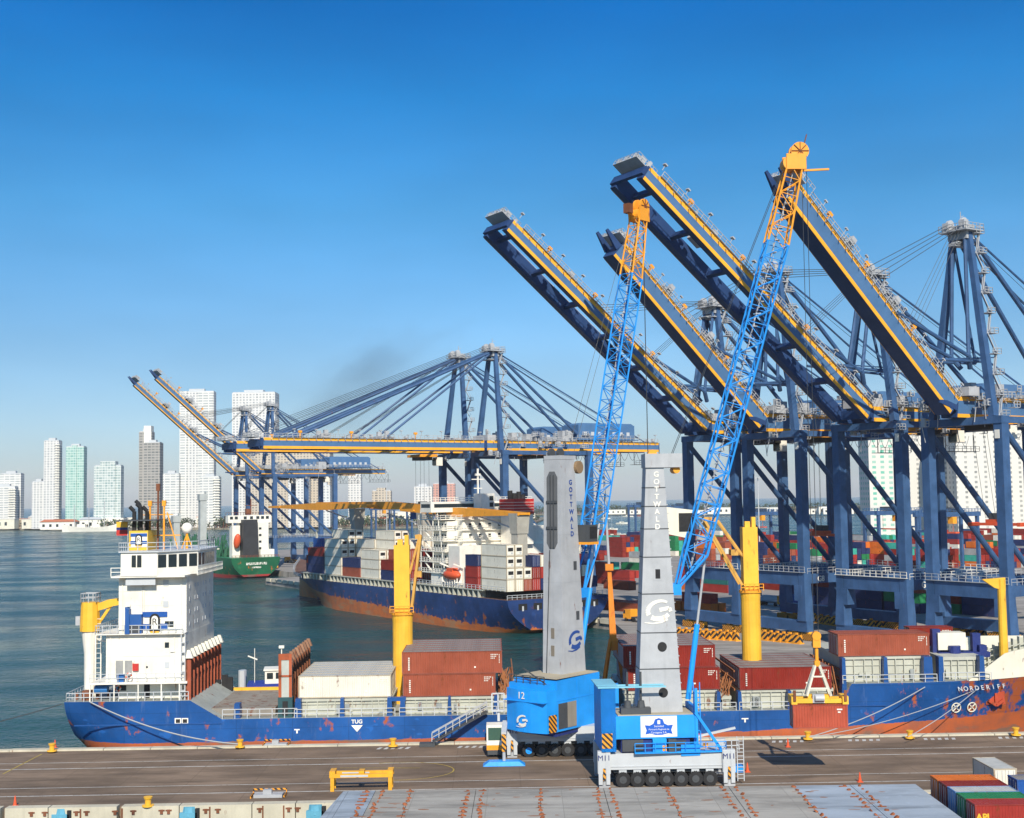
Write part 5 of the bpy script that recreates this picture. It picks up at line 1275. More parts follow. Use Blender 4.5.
    q.tube(c+Vector((-.7, -.8, -.4)), c+Vector((-.7, .8, -.4)), .85, n=18, m=0); q.bx(c.x-1.2, c.x+1.1, -1, -.75, c.z-1.2, c.z+.6, 0); q.bx(c.x-1.2, c.x+1.1, .75, 1, c.z-1.2, c.z+.6, 0)
    if front: q.beam(c+Vector((0, 0, -1.2)), c+Vector((4.0, 0, -1.0)), .22, .22, 0); q.beam(c+Vector((1.2, 0, 2)), c+Vector((1.5, 0, 3.1)), .12, .12, 1)
    else: q.beam(c+Vector((0, 0, -.6)), c+Vector((-2.6, 0, -.2)), .5, .5, 0); q.bx(c.x-3.1, c.x-2.2, -.5, .5, c.z-.4, c.z+.9, 1)
    part(q, 'boom_sheave', [ORG, RUST])
    # luffing cylinder from the deck to the knee
    kp = pt(kn, -Hh, 0); bp_ = Vector((b1+.9, 0, zt0+1.2-ZD)); mid = bp_.lerp(kp, .52)
    q = MB(); q.tube(bp_, mid, .32, n=12); part(q, 'luffing_cylinder', BRI, low=False); q = MB(); q.tube(mid, kp, .14, n=10); part(q, 'piston_rod', GRY, low=False)
    q = MB(); q.bx(px_-.9, px_+.4, -1.3, -1.05, pz_-.7, pz_+.5); q.bx(px_-.9, px_+.4, 1.05, 1.3, pz_-.7, pz_+.5); part(q, 'boom_pivot', BRI, low=False)
    # ropes tower head > boom head
    q = MB()
    for y in (-.5, .5): q.tube((t1+1, y, zt1+1), pt(Lb-1.2, .3, y), .035, n=4)
    part(q, 'hoist_rope', ROPE)
    tipw = Matrix.Translation((px_c, d_c, 0)) @ Matrix.Rotation(az, 4, 'Z') @ Vector((c.x+.9, 0, c.z+.4))
    return root, tipw
def glogo(root, part, c, ax, s, mat):
    """round mark: broken ring with a bar, and a swoosh below"""
    q = MB(); cx, cy, cz = c
    def P(u, v, t=0): return (cx+u*s*.5, cy-.02-t, cz+v*s*.5) if ax == 'y' else (cx-.02-t, cy-u*s*.5, cz+v*s*.5)
    def strip(pts, w0, w1):
        n = len(pts)-1
        for i in range(n):
            a, b = pts[i], pts[i+1]; wa = w0+(w1-w0)*i/n; wb = w0+(w1-w0)*(i+1)/n
            dx, dy = b[0]-a[0], b[1]-a[1]; L = math.hypot(dx, dy) or 1; nx, ny = -dy/L, dx/L
            F_ = [P(a[0]+nx*wa/2, a[1]+ny*wa/2, .0), P(b[0]+nx*wb/2, b[1]+ny*wb/2, .0), P(b[0]-nx*wb/2, b[1]-ny*wb/2, .0), P(a[0]-nx*wa/2, a[1]-ny*wa/2, .0)]
            q.add(F_+[P(a[0]+nx*wa/2, a[1]+ny*wa/2, .02), P(b[0]+nx*wb/2, b[1]+ny*wb/2, .02), P(b[0]-nx*wb/2, b[1]-ny*wb/2, .02), P(a[0]-nx*wa/2, a[1]-ny*wa/2, .02)], [(0, 1, 2, 3), (7, 6, 5, 4), (0, 4, 5, 1), (1, 5, 6, 2), (2, 6, 7, 3), (3, 7, 4, 0)])
    strip([(1.0*math.cos(t)+.1, .72*math.sin(t)+.15+.12*math.cos(t)) for t in [R_(48+i*13) for i in range(13)]], .2, .42)
    strip([(1.0*math.cos(t)+.1, .72*math.sin(t)+.15+.12*math.cos(t)) for t in [R_(225+i*12) for i in range(9)]], .42, .34)
    strip([(1.08, .02), (.95, .3), (.1, .14)], .3, .34)
    strip([(-1.2, -.85), (-.5, -.95), (.2, -.85), (.8, -.6)], .06, .2)
    return part(q, 'logo', mat)
c1 = PZ(667, 787, 0)
m1, tip1 = mhc(16.25, 147.2, R_(.6), R_(3), 'M11', 'nearer mobile harbour crane with a white emblem panel and the taller lattice boom', 70.6, 16.3, True, (1.9, 21.2), 7, 4.4)
m2, tip2 = mhc(6.2, 166.0-1.6, R_(.6), R_(50), 'M12', 'farther mobile harbour crane, slewed away, with rounded blue counterweight and shorter boom', 71.4, 17.9, False, (2.9, 19.6), 7, 9.5)
# driver's cab and blue outrigger pad of the farther crane
q = MB(); q.bx(-9.9, -7.9, -3.2, -.9, 1.5, 3.9, 0); q.bx(-9.9, -7.8, -3.2, -.9, .9, 1.5, 1); q.bx(-9.7, -8.1, -3.24, -3.202, 2.1, 3.6, 2); q.bx(-9.94, -9.9, -3.0, -1.1, 2.1, 3.6, 2); q.build('driver_cabin', [WHITE, ORG, paint('green_glass', (.05, .11, .08), .15)], m2)
q = MB(); q.bx(-9.8, -8.0, -3.2, -.9, .35, .9); q.build('bumper', DGRY, m2)
q = MB(); q.rail([(-9.2, -1, 5.4), (-7.7, -1, 5.4)], 2, .7, .09); q.bx(-9.2, -7.7, -1.2, -.4, 5.2, 5.4); q.beam((-8.4, -.8, 4), (-8.4, -.8, 5.3), .3); q.build('cabin_frame', LGRY, m2)
q = MB(); q.hexa([(-10.3, -8.6, .03), (-5.3, -8.6, .03), (-5.3, -6.6, .03), (-10.3, -6.6, .03), (-9.6, -8.3, .5), (-6.0, -8.3, .5), (-6.0, -6.9, .5), (-9.6, -6.9, .5)], 0); q.tube((-7.8, -7.6, .4), (-7.8, -7.6, 3.0), .2, n=10, m=1); q.bx(-8.05, -7.55, -7.9, -7.3, 1.6, 3.6, 2)
q.beam((-7.8, -7.6, 3.4), (-7.6, -3, 4.0), .6, .9, 3); q.build('outrigger_pad', [BRI, GRY, HAZ, LGRY], m2)

# ------------------------------------------------------------------ container hanging from the nearer crane
lx, ly = tip1.x, tip1.y
hz = PY(818, 703, ly).z
hx = PY(818.5, 716, ly).x
rz_h = R_(-3)
container((hx, ly, hz-2.6), rz_h, 6.06, 'brick', 'short red container hanging from the yellow spreader above the pier', None, roof=None, mark='end')
sp = empty('spreader', (hx, ly, hz), rz_h, 'yellow lifting spreader gripping the hanging red container', 'spreader')
q = MB(); q.bx(-3.05, 3.05, -.9, -.5, .12, .62); q.bx(-3.05, 3.05, .5, .9, .12, .62); q.bx(-3.15, -2.5, -1.25, 1.25, .03, .9); q.bx(2.5, 3.15, -1.25, 1.25, .03, .9); q.bx(-1.2, 1.2, -.5, .5, .2, 1.0); q.build('spreader_frame', YELB, sp)
q = MB(); q.bx(-.75, .55, -.95, -.5, .15, 1.1); q.tube((-.5, -1.0, .7), (.5, -1.0, .7), .4, n=10); q.build('drive_unit', GRY, sp)
for s in (-1, 1): q = MB(); q.bx(s*2.8-.15, s*2.8+.15, -1.4, -1.2, .4, 1.6); q.build('guide_flap', RUST, sp)
q = MB()
for sx_ in (-1, 1):
    for sy in (-1, 1): q.beam((sx_*1.35, sy*.7, .9), (sx_*.25, sy*.2, 4.2), .24)
q.beam((-1.1, -.6, 1.7), (1.1, -.6, 1.7), .18); q.beam((-.7, -.45, 3), (.7, -.45, 3), .16); q.build('sling_frame', CREAM, sp)
q = MB(); q.bx(-.3, .3, -.3, .3, 4.1, 4.7); q.tube((0, 0, 4.7), (0, 0, 6.4), .2, n=10); q.bx(-.42, .42, -.35, .35, 6.2, 7.6); q.tube((0, -.4, 7.5), (0, .4, 7.5), .5, n=14); q.build('hook_block', ORG, sp)
hr = MB()
for y in (-.35, .35): hr.tube((hx+y, ly+y, hz+7.5), (tip1.x+.2+y, ly+y, tip1.z), .035, n=4)
tag(hr.build('hoist_rope', ROPE), 'paired steel ropes running from the taller boom head down to the yellow spreader', 'rope')
hr = MB()
for y in (-.3, .3): hr.tube((tip2.x, tip2.y+y, 12), (tip2.x, tip2.y+y, tip2.z), .03, n=4)
tag(hr.build('hoist_rope', ROPE), 'paired steel ropes hanging from the shorter boom head', 'rope')

# ------------------------------------------------------------------ pier furniture
def bollard(px, py, label, near=False):
    p = PZ(px, py, .22); r = empty('bollard', (p.x, p.y, .0), 0, label, 'bollard', 'yellow bollards along the quay edges')
    q = MB(); q.tube((0, 0, .2), (0, 0, .34), .62, n=16); q.tube((0, 0, .34), (0, 0, 1.0), .30, .32, 14); q.build('post', YELB, r)
    q = MB(); q.tube((0, 0, .95), (0, 0, 1.18), .40, .46, 14); q.build('cap', YELB, r)
for a in ((52, 751, 'yellow bollard nearest the stern of the blue ship, where the open water shows'), (240, 747, 'yellow bollard on the quay edge below the rusty cell guides'), (393, 746, 'yellow bollard on the quay edge left of the gangway'),
          (808, 739, 'yellow bollard right under the hanging container'), (910, 738, 'yellow bollard on the quay edge between the hanging container and the anchor'), (1016, 735, 'yellow bollard at the right end of the quay edge'),
          (148, 806, 'yellow bollard standing on the near pier edge at the lower left')): bollard(*a)
def cone(px, py, label):
    p = PZ(px, py, 0); r = empty('traffic_cone', (p.x, p.y, .01), 0, label, 'traffic cone', 'traffic cones on the pier')
    q = MB(); q.bx(-.3, .3, -.3, .3, 0, .06); q.build('base', CORB, r); q = MB(); q.tube((0, 0, .06), (0, 0, 1.05), .2, .05, 12); q.build('body', CORB, r)
for a in ((747.5, 772, 'red traffic cone just right of the nearer mobile crane'), (860, 782, 'red traffic cone in front of the barge edge right of the container shadow'), (788, 747, 'red traffic cone near the edge left of the bollard under the hanging load'),
          (55, 748, 'small red traffic cone beside the leftmost yellow bollard'), (15, 806, 'small red traffic cone at the lower left near edge')): cone(*a)
p = PG(332, 792); yf = empty('lifting_frame', pier(p[0], p[1]+.3), YAW, 'yellow portal lifting frame standing on the pier left of the grey barge deck', 'lifting frame')
Lf = PG(390, 791)[0]-p[0]; YO = paint('frame_orange', (.78, .38, .02), .5, .3, .25, rustcol=(.3, .12, .03))
for x in (0, Lf):
    for y in (0, 1.6): q = MB(); q.bx(x-.2, x+.2, y-.14, y+.14, 0, 1.6); q.build('leg', YO, yf)
for y in (0, 1.6): q = MB(); q.bx(-.3, Lf+.3, y-.17, y+.17, 1.45, 1.85); q.bx(.9, Lf*.62, y-.19, y-.17, 1.52, 1.74, 1); q.build('beam', [YO, LGRY], yf)
q = MB(); q.bx(-.3, .3, -.1, 1.7, 1.85, 2.15); q.bx(Lf-.3, Lf+.3, -.1, 1.7, 1.85, 2.15); q.bx(Lf*.5-.3, Lf*.5+.3, .2, 1.4, 1.8, 2.1); q.build('cross_beam', YO, yf)
def hazbox(pxa, pxb, py, label, h=.3):
    a = PG(pxa, py); b = PG(pxb, py); r = empty('utility_pit', pier(a[0], a[1]), YAW, label, 'utility pit'); L = b[0]-a[0]
    q = MB(); q.bx(0, L, 1.7, 1.78, h+.25, h+.42); q.bx(0, .12, 0, 1.8, 0.02, h); q.bx(L-.12, L, 0, 1.8, .02, h); q.bx(0, .1, 1.7, 1.8, .02, h+.3); q.bx(L-.1, L, 1.7, 1.8, .02, h+.3); q.build('barrier', HAZ, r)
    q = MB(); q.bx(.3, L-.3, .3, 1.5, 0.01, .35); q.bx(L*.35, L*.6, .5, 1.2, .35, .8); q.build('valve_box', GRY, r)
hazbox(250, 284, 799, 'black and yellow barred pit near the lower left pier edge'); hazbox(262, 288, 747.5, 'black and yellow barred pit at the quay edge below the rusty lashing bridge', .3)
for px in (57, 184, 311): 
    p = PZ(px, 813, 0); q = MB(); q.tube((0, 0, -.6), (0, 0, .35), .85, .7, 12, 0); q.bx(-.9, .9, -.8, .3, -1.6, -.2, 0); q.bx(.7, 1.1, -.8, .2, -1.2, .2, 1)
    o = q.build('fender', [paint('fender_cyan', (.10, .33, .45), .7, .4), BLK]); o.location = (p.x, PO.y+NEAR-.15, -.2)
    tag(o, {57: 'cyan capped rubber fender on the near quay wall, leftmost', 184: 'cyan capped rubber fender below the yellow bollard on the near wall', 311: 'cyan capped rubber fender beside the grey barge deck'}[px], 'fender', 'fenders on the near quay wall')
q = MB()
for px in (30, 43, 74, 84, 112, 130, 158, 165, 202, 214, 256, 285, 294):
    x = PG(px, 812)[0]; q.bx(x-.15, x+.15, NEAR-.12, NEAR+.02, -.55, -.1); q.bx(x-.32, x+.32, NEAR-.08, NEAR-.0, -.25, -.12)
for px in (78, 119, 206, 259, 280): x = PG(px, 812)[0]; q.bx(x-.07, x+.07, NEAR-.1, NEAR, -1.8, .1)
o = q.build('wall_bracket', RUST); o.location = PO; o.rotation_euler = (0, 0, YAW); o['kind'] = 'structure'
o = None
# mooring lines
def line(a, b, sag, label, r=.05, mat=None):
    q = MB(); a = Vector(a); b = Vector(b); pts = [a.lerp(b, i/24)-Vector((0, 0, sag*4*(i/24)*(1-i/24))) for i in range(25)]
    q.path(pts, r, n=5); tag(q.build('mooring_line', mat or ROPEL), label, 'mooring line')
def sp_(px, py, yl): x, z = FX(px, py, yl); return pier(x, yl, z)
line(sp_(90, 702, HN-.1), PZ(238, 744, .9), 1.0, 'pale mooring rope running across the stern hull down to the quay', .09)
line(sp_(62, 704, HN-.1), pier(-95, 5, -1), 1.0, 'dark mooring rope leaving the stern towards the left edge', .07, ROPE)
line(sp_(925, 687, HN-.2), PZ(809, 737, 1.0), .6, 'blue-grey bow rope running down to the bollard under the hanging container', .06)
line(sp_(975, 690, HN+1.2), PZ(812, 737, 1.0), .7, 'long pale bow rope crossing the ship side at a shallow angle', .05)
line(sp_(983, 684, HN+1.8), PZ(908, 737, 1.0), .4, 'pale bow rope dropping to the bollard below the thruster marks', .05)

# ------------------------------------------------------------------ grey barge with rusty hatch covers in front of the pier
bx0 = PZ(345, 788, 1.6); BX = bx0.x; BY = 137.0
barge = empty('barge', (BX, BY, 0), R_(-.5), 'grey flat barge deck with rust-dotted hatch covers at the bottom of the picture', 'barge')
BL = 79.0; xe = PZ(918, 783, 1.6).x-BX
q = MB(); q.prism([(-2.2, -32), (BL, -32), (BL, -.2), (.2, -.2)], -3.6, .05, 0); q.build('hull', paint('barge_hull', (.16, .17, .18), .7, .4, .3), barge)
DM = ground_material('barge_deck_paint', (.35, .33, .29), .16); DM2 = ground_material('barge_deck_pale', (.32, .37, .42), .12)
edges = [0, 6.3, 13.3, 19.4, 26.3, 33.6, 40.6, 47.6, 54.0, xe]
edges = [PZ(px, 790, 1.6).x-BX for px in (349, 376, 412, 476, 540, 604, 668, 731, 797, 856)]+[xe-.4]
for i, (a, b) in enumerate(zip(edges[:-1], edges[1:])):
    q = MB(); q.bx(a+.03, b-.03, -31, -.3, .9, 1.6+.01*(i % 2)); q.build('hatch_cover', DM2 if i in (0, 9, 8) else DM, barge)
q = MB(); q.hexa([(-2.4, -31, .2), (edges[0], -31, .2), (edges[0], -.3, .2), (-.3, -.3, .2), (-1.9, -31, 1.55), (edges[0]-.02, -31, 1.58), (edges[0]-.02, -.3, 1.58), (-.0, -.3, 1.55)]); q.build('deck_ramp', DM2, barge)
rnd = random.Random(21); q = MB()
for i, e in enumerate(edges[1:-1]):
    dbl = i in (0, 2, 4, 6, 8)
    for c_ in ((-.8, .8) if dbl else (0,)):
        y = -1.0
        while y > -20:
            q.tube((e+c_*.9+rnd.uniform(-.15, .15), y, 1.6), (e+c_*.9, y, 1.66+rnd.uniform(0, .12)), rnd.uniform(.16, .34), rnd.uniform(.1, .25), 7)
            if rnd.random() < .3: q.bx(e+c_-.5, e+c_+.3, y-.15, y+.1, 1.6, 1.66)
            y -= rnd.uniform(1.2, 1.7)
q.build('lashing_socket', paint('socket_rust', (.30, .09, .03), .9, .5, .4), barge)
RS = paint('rust_stain', (.28, .14, .08), .9, .3)
q = MB()
for i in range(70):
    e = rnd.choice(edges[1:-1])+rnd.gauss(0, 1.6); y = -rnd.uniform(.8, 14); n = 9; a0 = rnd.uniform(.15, .8); b0 = rnd.uniform(.06, .25)
    P = [(e+a0*math.cos(t)*rnd.uniform(.5, 1.2), y+b0*math.sin(t)*rnd.uniform(.5, 1.2)) for t in [math.tau*j/n for j in range(n)]]
    q.prism(P, 1.608, 1.618)
tag(q.build('rust_stain', RS, barge), kind='stuff')
# the row of short containers standing on the barge, ends to the left
cols = ['orange', 'dark red', 'pale blue', 'green', 'red']; tops = [None, None, 'l', None, None]
names = ['short orange container, farthest of the row at the lower right', 'short maroon container behind the pale-roofed one at the lower right', 'short container with a pale grey roof, middle of the lower right row', 'short green container between the pale-roofed and the nearest red one', 'short bright red container with yellow letters, nearest at the lower right']
pf = PZ(930, 775, 2.85); pn = PZ(963, 800, 2.85)
for i in range(5):
    f = i/4; x = pf.x+(PZ(963, 800, 2.85).x-pf.x)*f; y = pf.y-1.25-i*2.62
    c_ = container((pf.x+3.03+.0*i, y, .25), R_(-.5), 6.06, cols[i], names[i], 'short containers on the barge', H=2.6, roof=tops[i], mark='end')
    if i == 4:
        text('APL', .85, YELB, c_, (-2.25, -1.24, 1.45), (R_(90), R_(0), 0), depth=.01, vertical=False, bold=.03).rotation_euler = (R_(90), 0, 0)
# two more on the pier side
pa = PZ(1004, 769, 2.6); container((pa.x+.1, pa.y+3.1, .02), R_(90.9), 6.06, 'white', 'pale grey short container seen end-on behind the orange one', None, roof='l', mark=None)
pb = PZ(1006, 775, 2.6); 
q_ = container((pb.x+3.2, pb.y-1.2, .02), R_(.5), 6.06, 'blue', 'blue short container with a white panel at the right edge', None, roof='g', mark=None)
q = MB(); q.bx(-1.4, 1.2, -1.26, -1.2, .5, 2.0); q.build('label_panel', WHITE, q_)

# ------------------------------------------------------------------ dark blue container ship on the far quay
SH = R_(32.5); SO = Vector((11.3, 333.5, 0)); sv = Vector((math.cos(SH), math.sin(SH), 0)); su = Vector((-math.sin(SH), math.cos(SH), 0))
def S2(x, y, z): q = SO+sv*x+su*y; return Vector((q.x, q.y, z))
big = empty('container_ship', SO, SH, 'large dark blue container ship with a rusty waterline and white superstructure on the far quay', 'ship')
bh = empty('x', (0, 0, 0)); bpy.data.objects.remove(bh)
st = []
for y in (0, 1.5, 5, 12, 22, 40, 60, 80, 100, 115, 126, 135, 143, 150, 156, 161, 165):
    T = 6.2+(max(0, y-128)/37)**2*4.6; a = max(0, 1-y/22); f = max(0, (y-112)/53); ff = max(0, (y-100)/44)
    prof = []
    for tt in (0, .15, .3, .45, .6, .8, 1):
        kz = -7+5.5*a**1.3; z = kz+(T-kz)*tt; hb = 15.6
        if a: hb *= (1-.45*a*(1-tt)**2)
        if y > 100:
            wl = max(.02, 1-min(1, ff)**1.6); dk = max(.02, 1-min(1, f)**2.3); g = max(0, min(1, (z+2.5)/(T+2.5))); hb = 15.6*(wl*(1-g**1.2)+dk*g**1.2)
        prof.append((hb, z))
    st.append((y, prof, 0))
BH = hull_material('container_ship_paint', (.016, .045, .155), (.52, .14, .03), -1.3, slope=(.030, 0), rust=.25, wob=3.0, low=(.36, .20, .10), rustcol=(.30, .09, .03), bandh=1.6, dirt=.4)
hb_ = loft_hull(st, [BH, paint('deck_brown', (.13, .07, .05), .8, .4, .3)], 'hull', big); hb_.rotation_euler = (0, 0, R_(90))      # lofted along local +y
q = MB(); q.sphere((0, 145, -2.6), 2.2, n=14, k=8); bo_ = q.build('bulbous_bow', paint('bulb_dark_red', (.12, .03, .035), .6), big, smooth=True); bo_.scale = (1, 1, 1)
def SX(px, py, x=-15.6):      # pixel -> (y along ship, z) on the plane x = const in ship frame
    d = ray(px, py); o = CP-SO; ox = o.dot(sv); dx = d.dot(sv); t = (x-ox)/dx; p = o+d*t; return p.dot(su), p.z
# deck edge: posts, openings, walkway
q = MB(); y = 14
while y < 128:
    q.bx(-15.5, -15.2, y, y+.5, 6.2, 8.1, 0); q.bx(-15.3, -13.2, y, y+.25, 6.2, 8.0, 0); y += 2.6
q.bx(-15.6, -13.1, 12, 128, 8.0, 8.25, 0); q.bx(-13.3, 13.3, 12, 132, 6.2, 8.0, 1); q.build('deck_house_rail', [COAM, DGRY], big)
q = MB(); q.rail([(-15.5, 128, 6.3), (-13, 140, 6.6), (-8, 152, 8.3), (-1, 163, 10.4)], 1.1, 1.6, .07); q.rail([(-15.4, .3, 6.3), (15.4, .3, 6.3)], 1.1, 1.4, .06); q.rail([(-15.6, 1, 8.3), (-15.6, 60, 8.3)], 1.1, 2, .06); q.build('railing', LGRY, big)
q = MB(); q.bx(-1, 1, 146, 148, 7, 12); q.bx(-.3, .3, 150, 150.6, 8, 21); q.bx(-1.2, 1.2, 150, 150.5, 17, 17.3); q.build('foremast', COAM, big)
# stern openings and name
q = MB()
for x in (-11, -6.5, -2, 3, 7, 11): q = MB(); q.bx(x-1.3, x+1.3, -.06, .03, 3.6, 5.2, 0); q.bx(x-.25, x+.25, -.1, -.04, 3.4, 4.6, 1); q.build('mooring_opening', [BLK, LGRY], big)
q = MB(); ys_, zs_ = 1, 1
# white superstructure: block with open galleries on the side, bridge, red funnel
y0s, z_ = SX(527, 560); 
yA = SX(522, 560)[0]; yB = SX(452, 560)[0]
YB0, YB1 = 24.0, 50.0
q = MB(); q.bx(-9.5, 13.4, YB0+8, YB1-3, 8, 26.5); q.bx(-9.5, 14, YB0+10, YB1-8, 26.5, 29.2); q.bx(9.5, 14, YB0+3, YB0+8, 8, 24); q.bx(-12.6, -9.4, YB0+11, YB1-7, 8, 25.5); q.bx(-14, 14, YB0+2, YB0+8, 8, 19); q.bx(-13.9, -9.5, YB0+12, YB1-8, 8, 11.5); q.build('superstructure', WHITE, big)
q = MB()
for i in range(6):
    z = 11.4+i*2.9; q.bx(-14.4, -9.4, YB0+8+i*.7, YB1-2, z, z+.22); q.rail([(-14.4, YB0+8+i*.7, z+.2), (-14.4, YB1-2, z+.2)], 1.1, 1.4, .07); q.rail([(-14.4, YB0+8+i*.7, z+.2), (-9.5, YB0+8+i*.7, z+.2)], 1.1, 1.4, .07)
    for yy in (YB0+10+i*.7, YB1-10, YB1-3): q.beam((-14.3, yy, z), (-14.3, yy, z+2.9), .22)
    q.beam((-14, YB1-9, z), (-14, YB1-5, z+2.9), .5, .15)
    q.bx(-12, 13.6, YB0+7.2, YB0+8, z, z+.22); q.rail([(-12, YB0+7.2, z+.2), (13.6, YB0+7.2, z+.2)], 1.1, 1.6, .07)
q.build('gallery', WHITE, big)
for i in range(6):
    z = 12.4+i*2.9
    for yy in range(5): w_ = MB(); w_.bx(-12.66, -12.57, YB0+11.6+yy*1.6, YB0+12.4+yy*1.6, z, z+.9); w_.build('window', GLASS, big)
for i in range(5):
    for j in range(7): x = -7.5+j*3.1; w_ = MB(); w_.bx(x, x+.8, YB0+7.93, YB0+8.02, 12.4+i*2.9, 13.3+i*2.9); w_.build('window', GLASS, big)
q = MB(); q.bx(-16.5, 16.5, YB1-13, YB1-7, 28.0, 30.9); q.rail([(-16.5, YB1-13, 30.9), (16.5, YB1-13, 30.9)], 1.1, 1.5, .07); q.build('bridge', WHITE, big)
q = MB(); q.bx(-15.5, 15.5, YB1-13.05, YB1-12.95, 29.3, 30.3); q.bx(-16.55, -16.45, YB1-12.5, YB1-7.5, 29.3, 30.3); q.build('bridge_window_band', GLASS, big)
fy, fz = SX(514, 515, 0)
q = MB(); q.bx(2.4, 8.6, YB0+.5, YB0+7.5, 19, 27.2, 0); q.bx(2.2, 8.8, YB0+.3, YB0+7.7, 27.2, 31.4, 1)
for z in (28, 28.8, 29.6, 30.4): q.bx(2.15, 8.85, YB0+.25, YB0+7.75, z, z+.1, 0)
q.build('funnel', [WHITE, paint('funnel_red', (.50, .025, .02), .5)], big)
for x, h in ((3.4, 2.3), (4.9, 1.6), (6.3, 2.0), (7.6, 1.2)): q = MB(); q.tube((x, YB0+4, 31.4), (x, YB0+4, 31.4+h), .7, n=12); q.build('exhaust_pipe', BLK, big)
q = MB(); q.bx(-3.5, .8, YB0+8, YB0+12, 26.5, 33, 0); q.beam((-1.5, YB0+13, 28), (-1.5, YB0+13, 40), .4); q.beam((-3.5, YB0+13, 37), (.5, YB0+13, 37), .25); q.beam((-2.8, YB0+13, 34.5), (-.2, YB0+13, 34.5), .25); q.bx(-2.2, -.8, YB0+12.6, YB0+13.4, 38, 38.6); q.build('radar_mast', WHITE, big)
for i in range(3): w_ = MB(); w_.bx(-.8, .4, YB0+7.9, YB0+7.98, 27.5+i*1.8, 28.7+i*1.8); w_.build('window', GLASS if i else REDP, big)
# lifeboat on its davits
q = MB(); n = 12
lb = MB(); lb.sphere((0, 0, 0), 1.0, n=14, k=10); lo = lb.build('lifeboat', [CORB], big, smooth=True); lo.scale = (1.45, 4.2, 1.35)
ly_, lz_ = SX(452, 577, -14.8); lo.location = (-14.8, ly_, lz_+.6)
q = MB(); q.bx(-15.8, -13.8, ly_-1.8, ly_+1.2, lz_+1.2, lz_+2.4); q.build('lifeboat_canopy', CORB, big)
q = MB()
for dy in (-3.6, 3.6): q.beam((-13.2, ly_+dy, 8.2), (-13.2, ly_+dy, lz_+2.4), .5); q.beam((-13.2, ly_+dy, lz_+2.4), (-16.4, ly_+dy, lz_+3.6), .4); q.beam((-13.2, ly_+dy, 9), (-15.8, ly_+dy, lz_-1.2), .35)
for i in range(8): q.beam((-15.4, ly_-5+i*1.3, 8.2), (-15.0, ly_-4.4+i*1.3, 10+(i % 3)*.7), .2)
q.build('davit', WHITE, big)
# deck cranes: grey pedestal, orange jib laid forward
def gear(pxp, pyb, pyt, pxr, pyr, pxt, pyt2, x):
    yp, zp = SX(pxp, pyt, x); yr, zr_ = SX(pxr, pyr, x); yt, zt__ = SX(pxt, pyt2, x)
    q = MB(); q.bx(x-1.5, x+1.5, yp-1.5, yp+1.5, 8, zp-3, 0); q.hexa([(x-1.7, yp-1.7, zp-5), (x+1.7, yp-1.7, zp-5), (x+1.7, yp+1.7, zp-5), (x-1.7, yp+1.7, zp-5), (x-2.0, yp-2, zp+.2), (x+2, yp-2, zp+.2), (x+2, yp+2, zp+.2), (x-2, yp+2, zp+.2)], 0); q.build('crane_pedestal', paint('pedestal_grey', (.38, .36, .31), .7, .3, .15), big)
    q = MB(); mid_y = yr+(yt-yr)*.45; mz = zr_+(zt__-zr_)*.45
    for s in (-1, 1):
        q.hexa([(x+s*1.6-.25, yr, zr_-.35), (x+s*1.6+.25, yr, zr_-.35), (x+s*1.6+.25, yr, zr_+.35), (x+s*1.6-.25, yr, zr_+.35), (x+s*1.5-.3, mid_y, mz-1.25), (x+s*1.5+.3, mid_y, mz-1.25), (x+s*1.5+.3, mid_y, mz+1.25), (x+s*1.5-.3, mid_y, mz+1.25)])
        q.hexa([(x+s*1.5-.3, mid_y, mz-1.25), (x+s*1.5+.3, mid_y, mz-1.25), (x+s*1.5+.3, mid_y, mz+1.25), (x+s*1.5-.3, mid_y, mz+1.25), (x+s*.5-.2, yt, zt__-.3), (x+s*.5+.2, yt, zt__-.3), (x+s*.5+.2, yt, zt__+.3), (x+s*.5-.2, yt, zt__+.3)])
    for i in range(7): f = i/7; y = yr+(yt-yr)*f; z = zr_+(zt__-zr_)*f; q.beam((x-1.5, y, z), (x+1.5, y, z), .4)
    q.build('crane_jib', ORG, big)
    q = MB(); q.beam((x, yp+1, zp-4), (x, yp+(yt-yp)*.32, zp-.5), .35); q.build('jib_strut', GRY, big)
gear(519, 545, 514, 524, 514, 402, 510, -8)
gear(425, 545, 512, 456, 508, 318, 503, 2)
gear(357, 545, 509, 372, 506, 270, 507, -3)
# containers on the dark blue ship
TN = ['bottom', 'second', 'third', 'fourth', 'fifth', 'sixth']
RN = ['outermost', 'second', 'third', 'fourth', 'fifth', 'sixth', 'seventh', 'eighth', 'ninth', 'tenth', 'eleventh']
rnd = random.Random(77)
def bay(y0, L, heights, palette, name, reef=0.0, nrow_full=None, H=2.6, fix=None, grp='containers on the dark blue ship'):
    for r, h in enumerate(heights):
        for t in range(h):
            if r > 3 and t < h-1 and not (y0 < 12): continue      # inner ones buried in the stack
            col = fix(r, t) if fix else rnd.choice(palette)
            x = -13.7+r*2.55; p = S2(x, y0+L/2, 8.27+t*(H+.03)); nr = (r < 4 and (t >= h-3))
            lab = '%s container, %s row, %s tier, %s' % (col, RN[r], TN[t], name)
            container(p, SH+R_(90), L, col, lab, grp, H=H, parts=nr, reefer=(col == 'white' and nr), mark='line' if (col == 'white' and r == 0) else None, door=True)
WHT = ['white']
Y0 = 1.2
def fixA(r, t):
    if r < 2: return 'white'
    if r == 2: return ['brown', 'white', 'white', 'white'][t]
    return [['red', 'white', 'navy', 'red', 'navy', 'blue', 'red', 'dark red', 'navy'][(r*2+t) % 9]][0]
bay(Y0, 12.19, [4, 4, 2, 3, 3, 3, 2, 3, 4, 3, 1], None, 'stern stack, dark blue ship', fix=fixA, H=2.9)
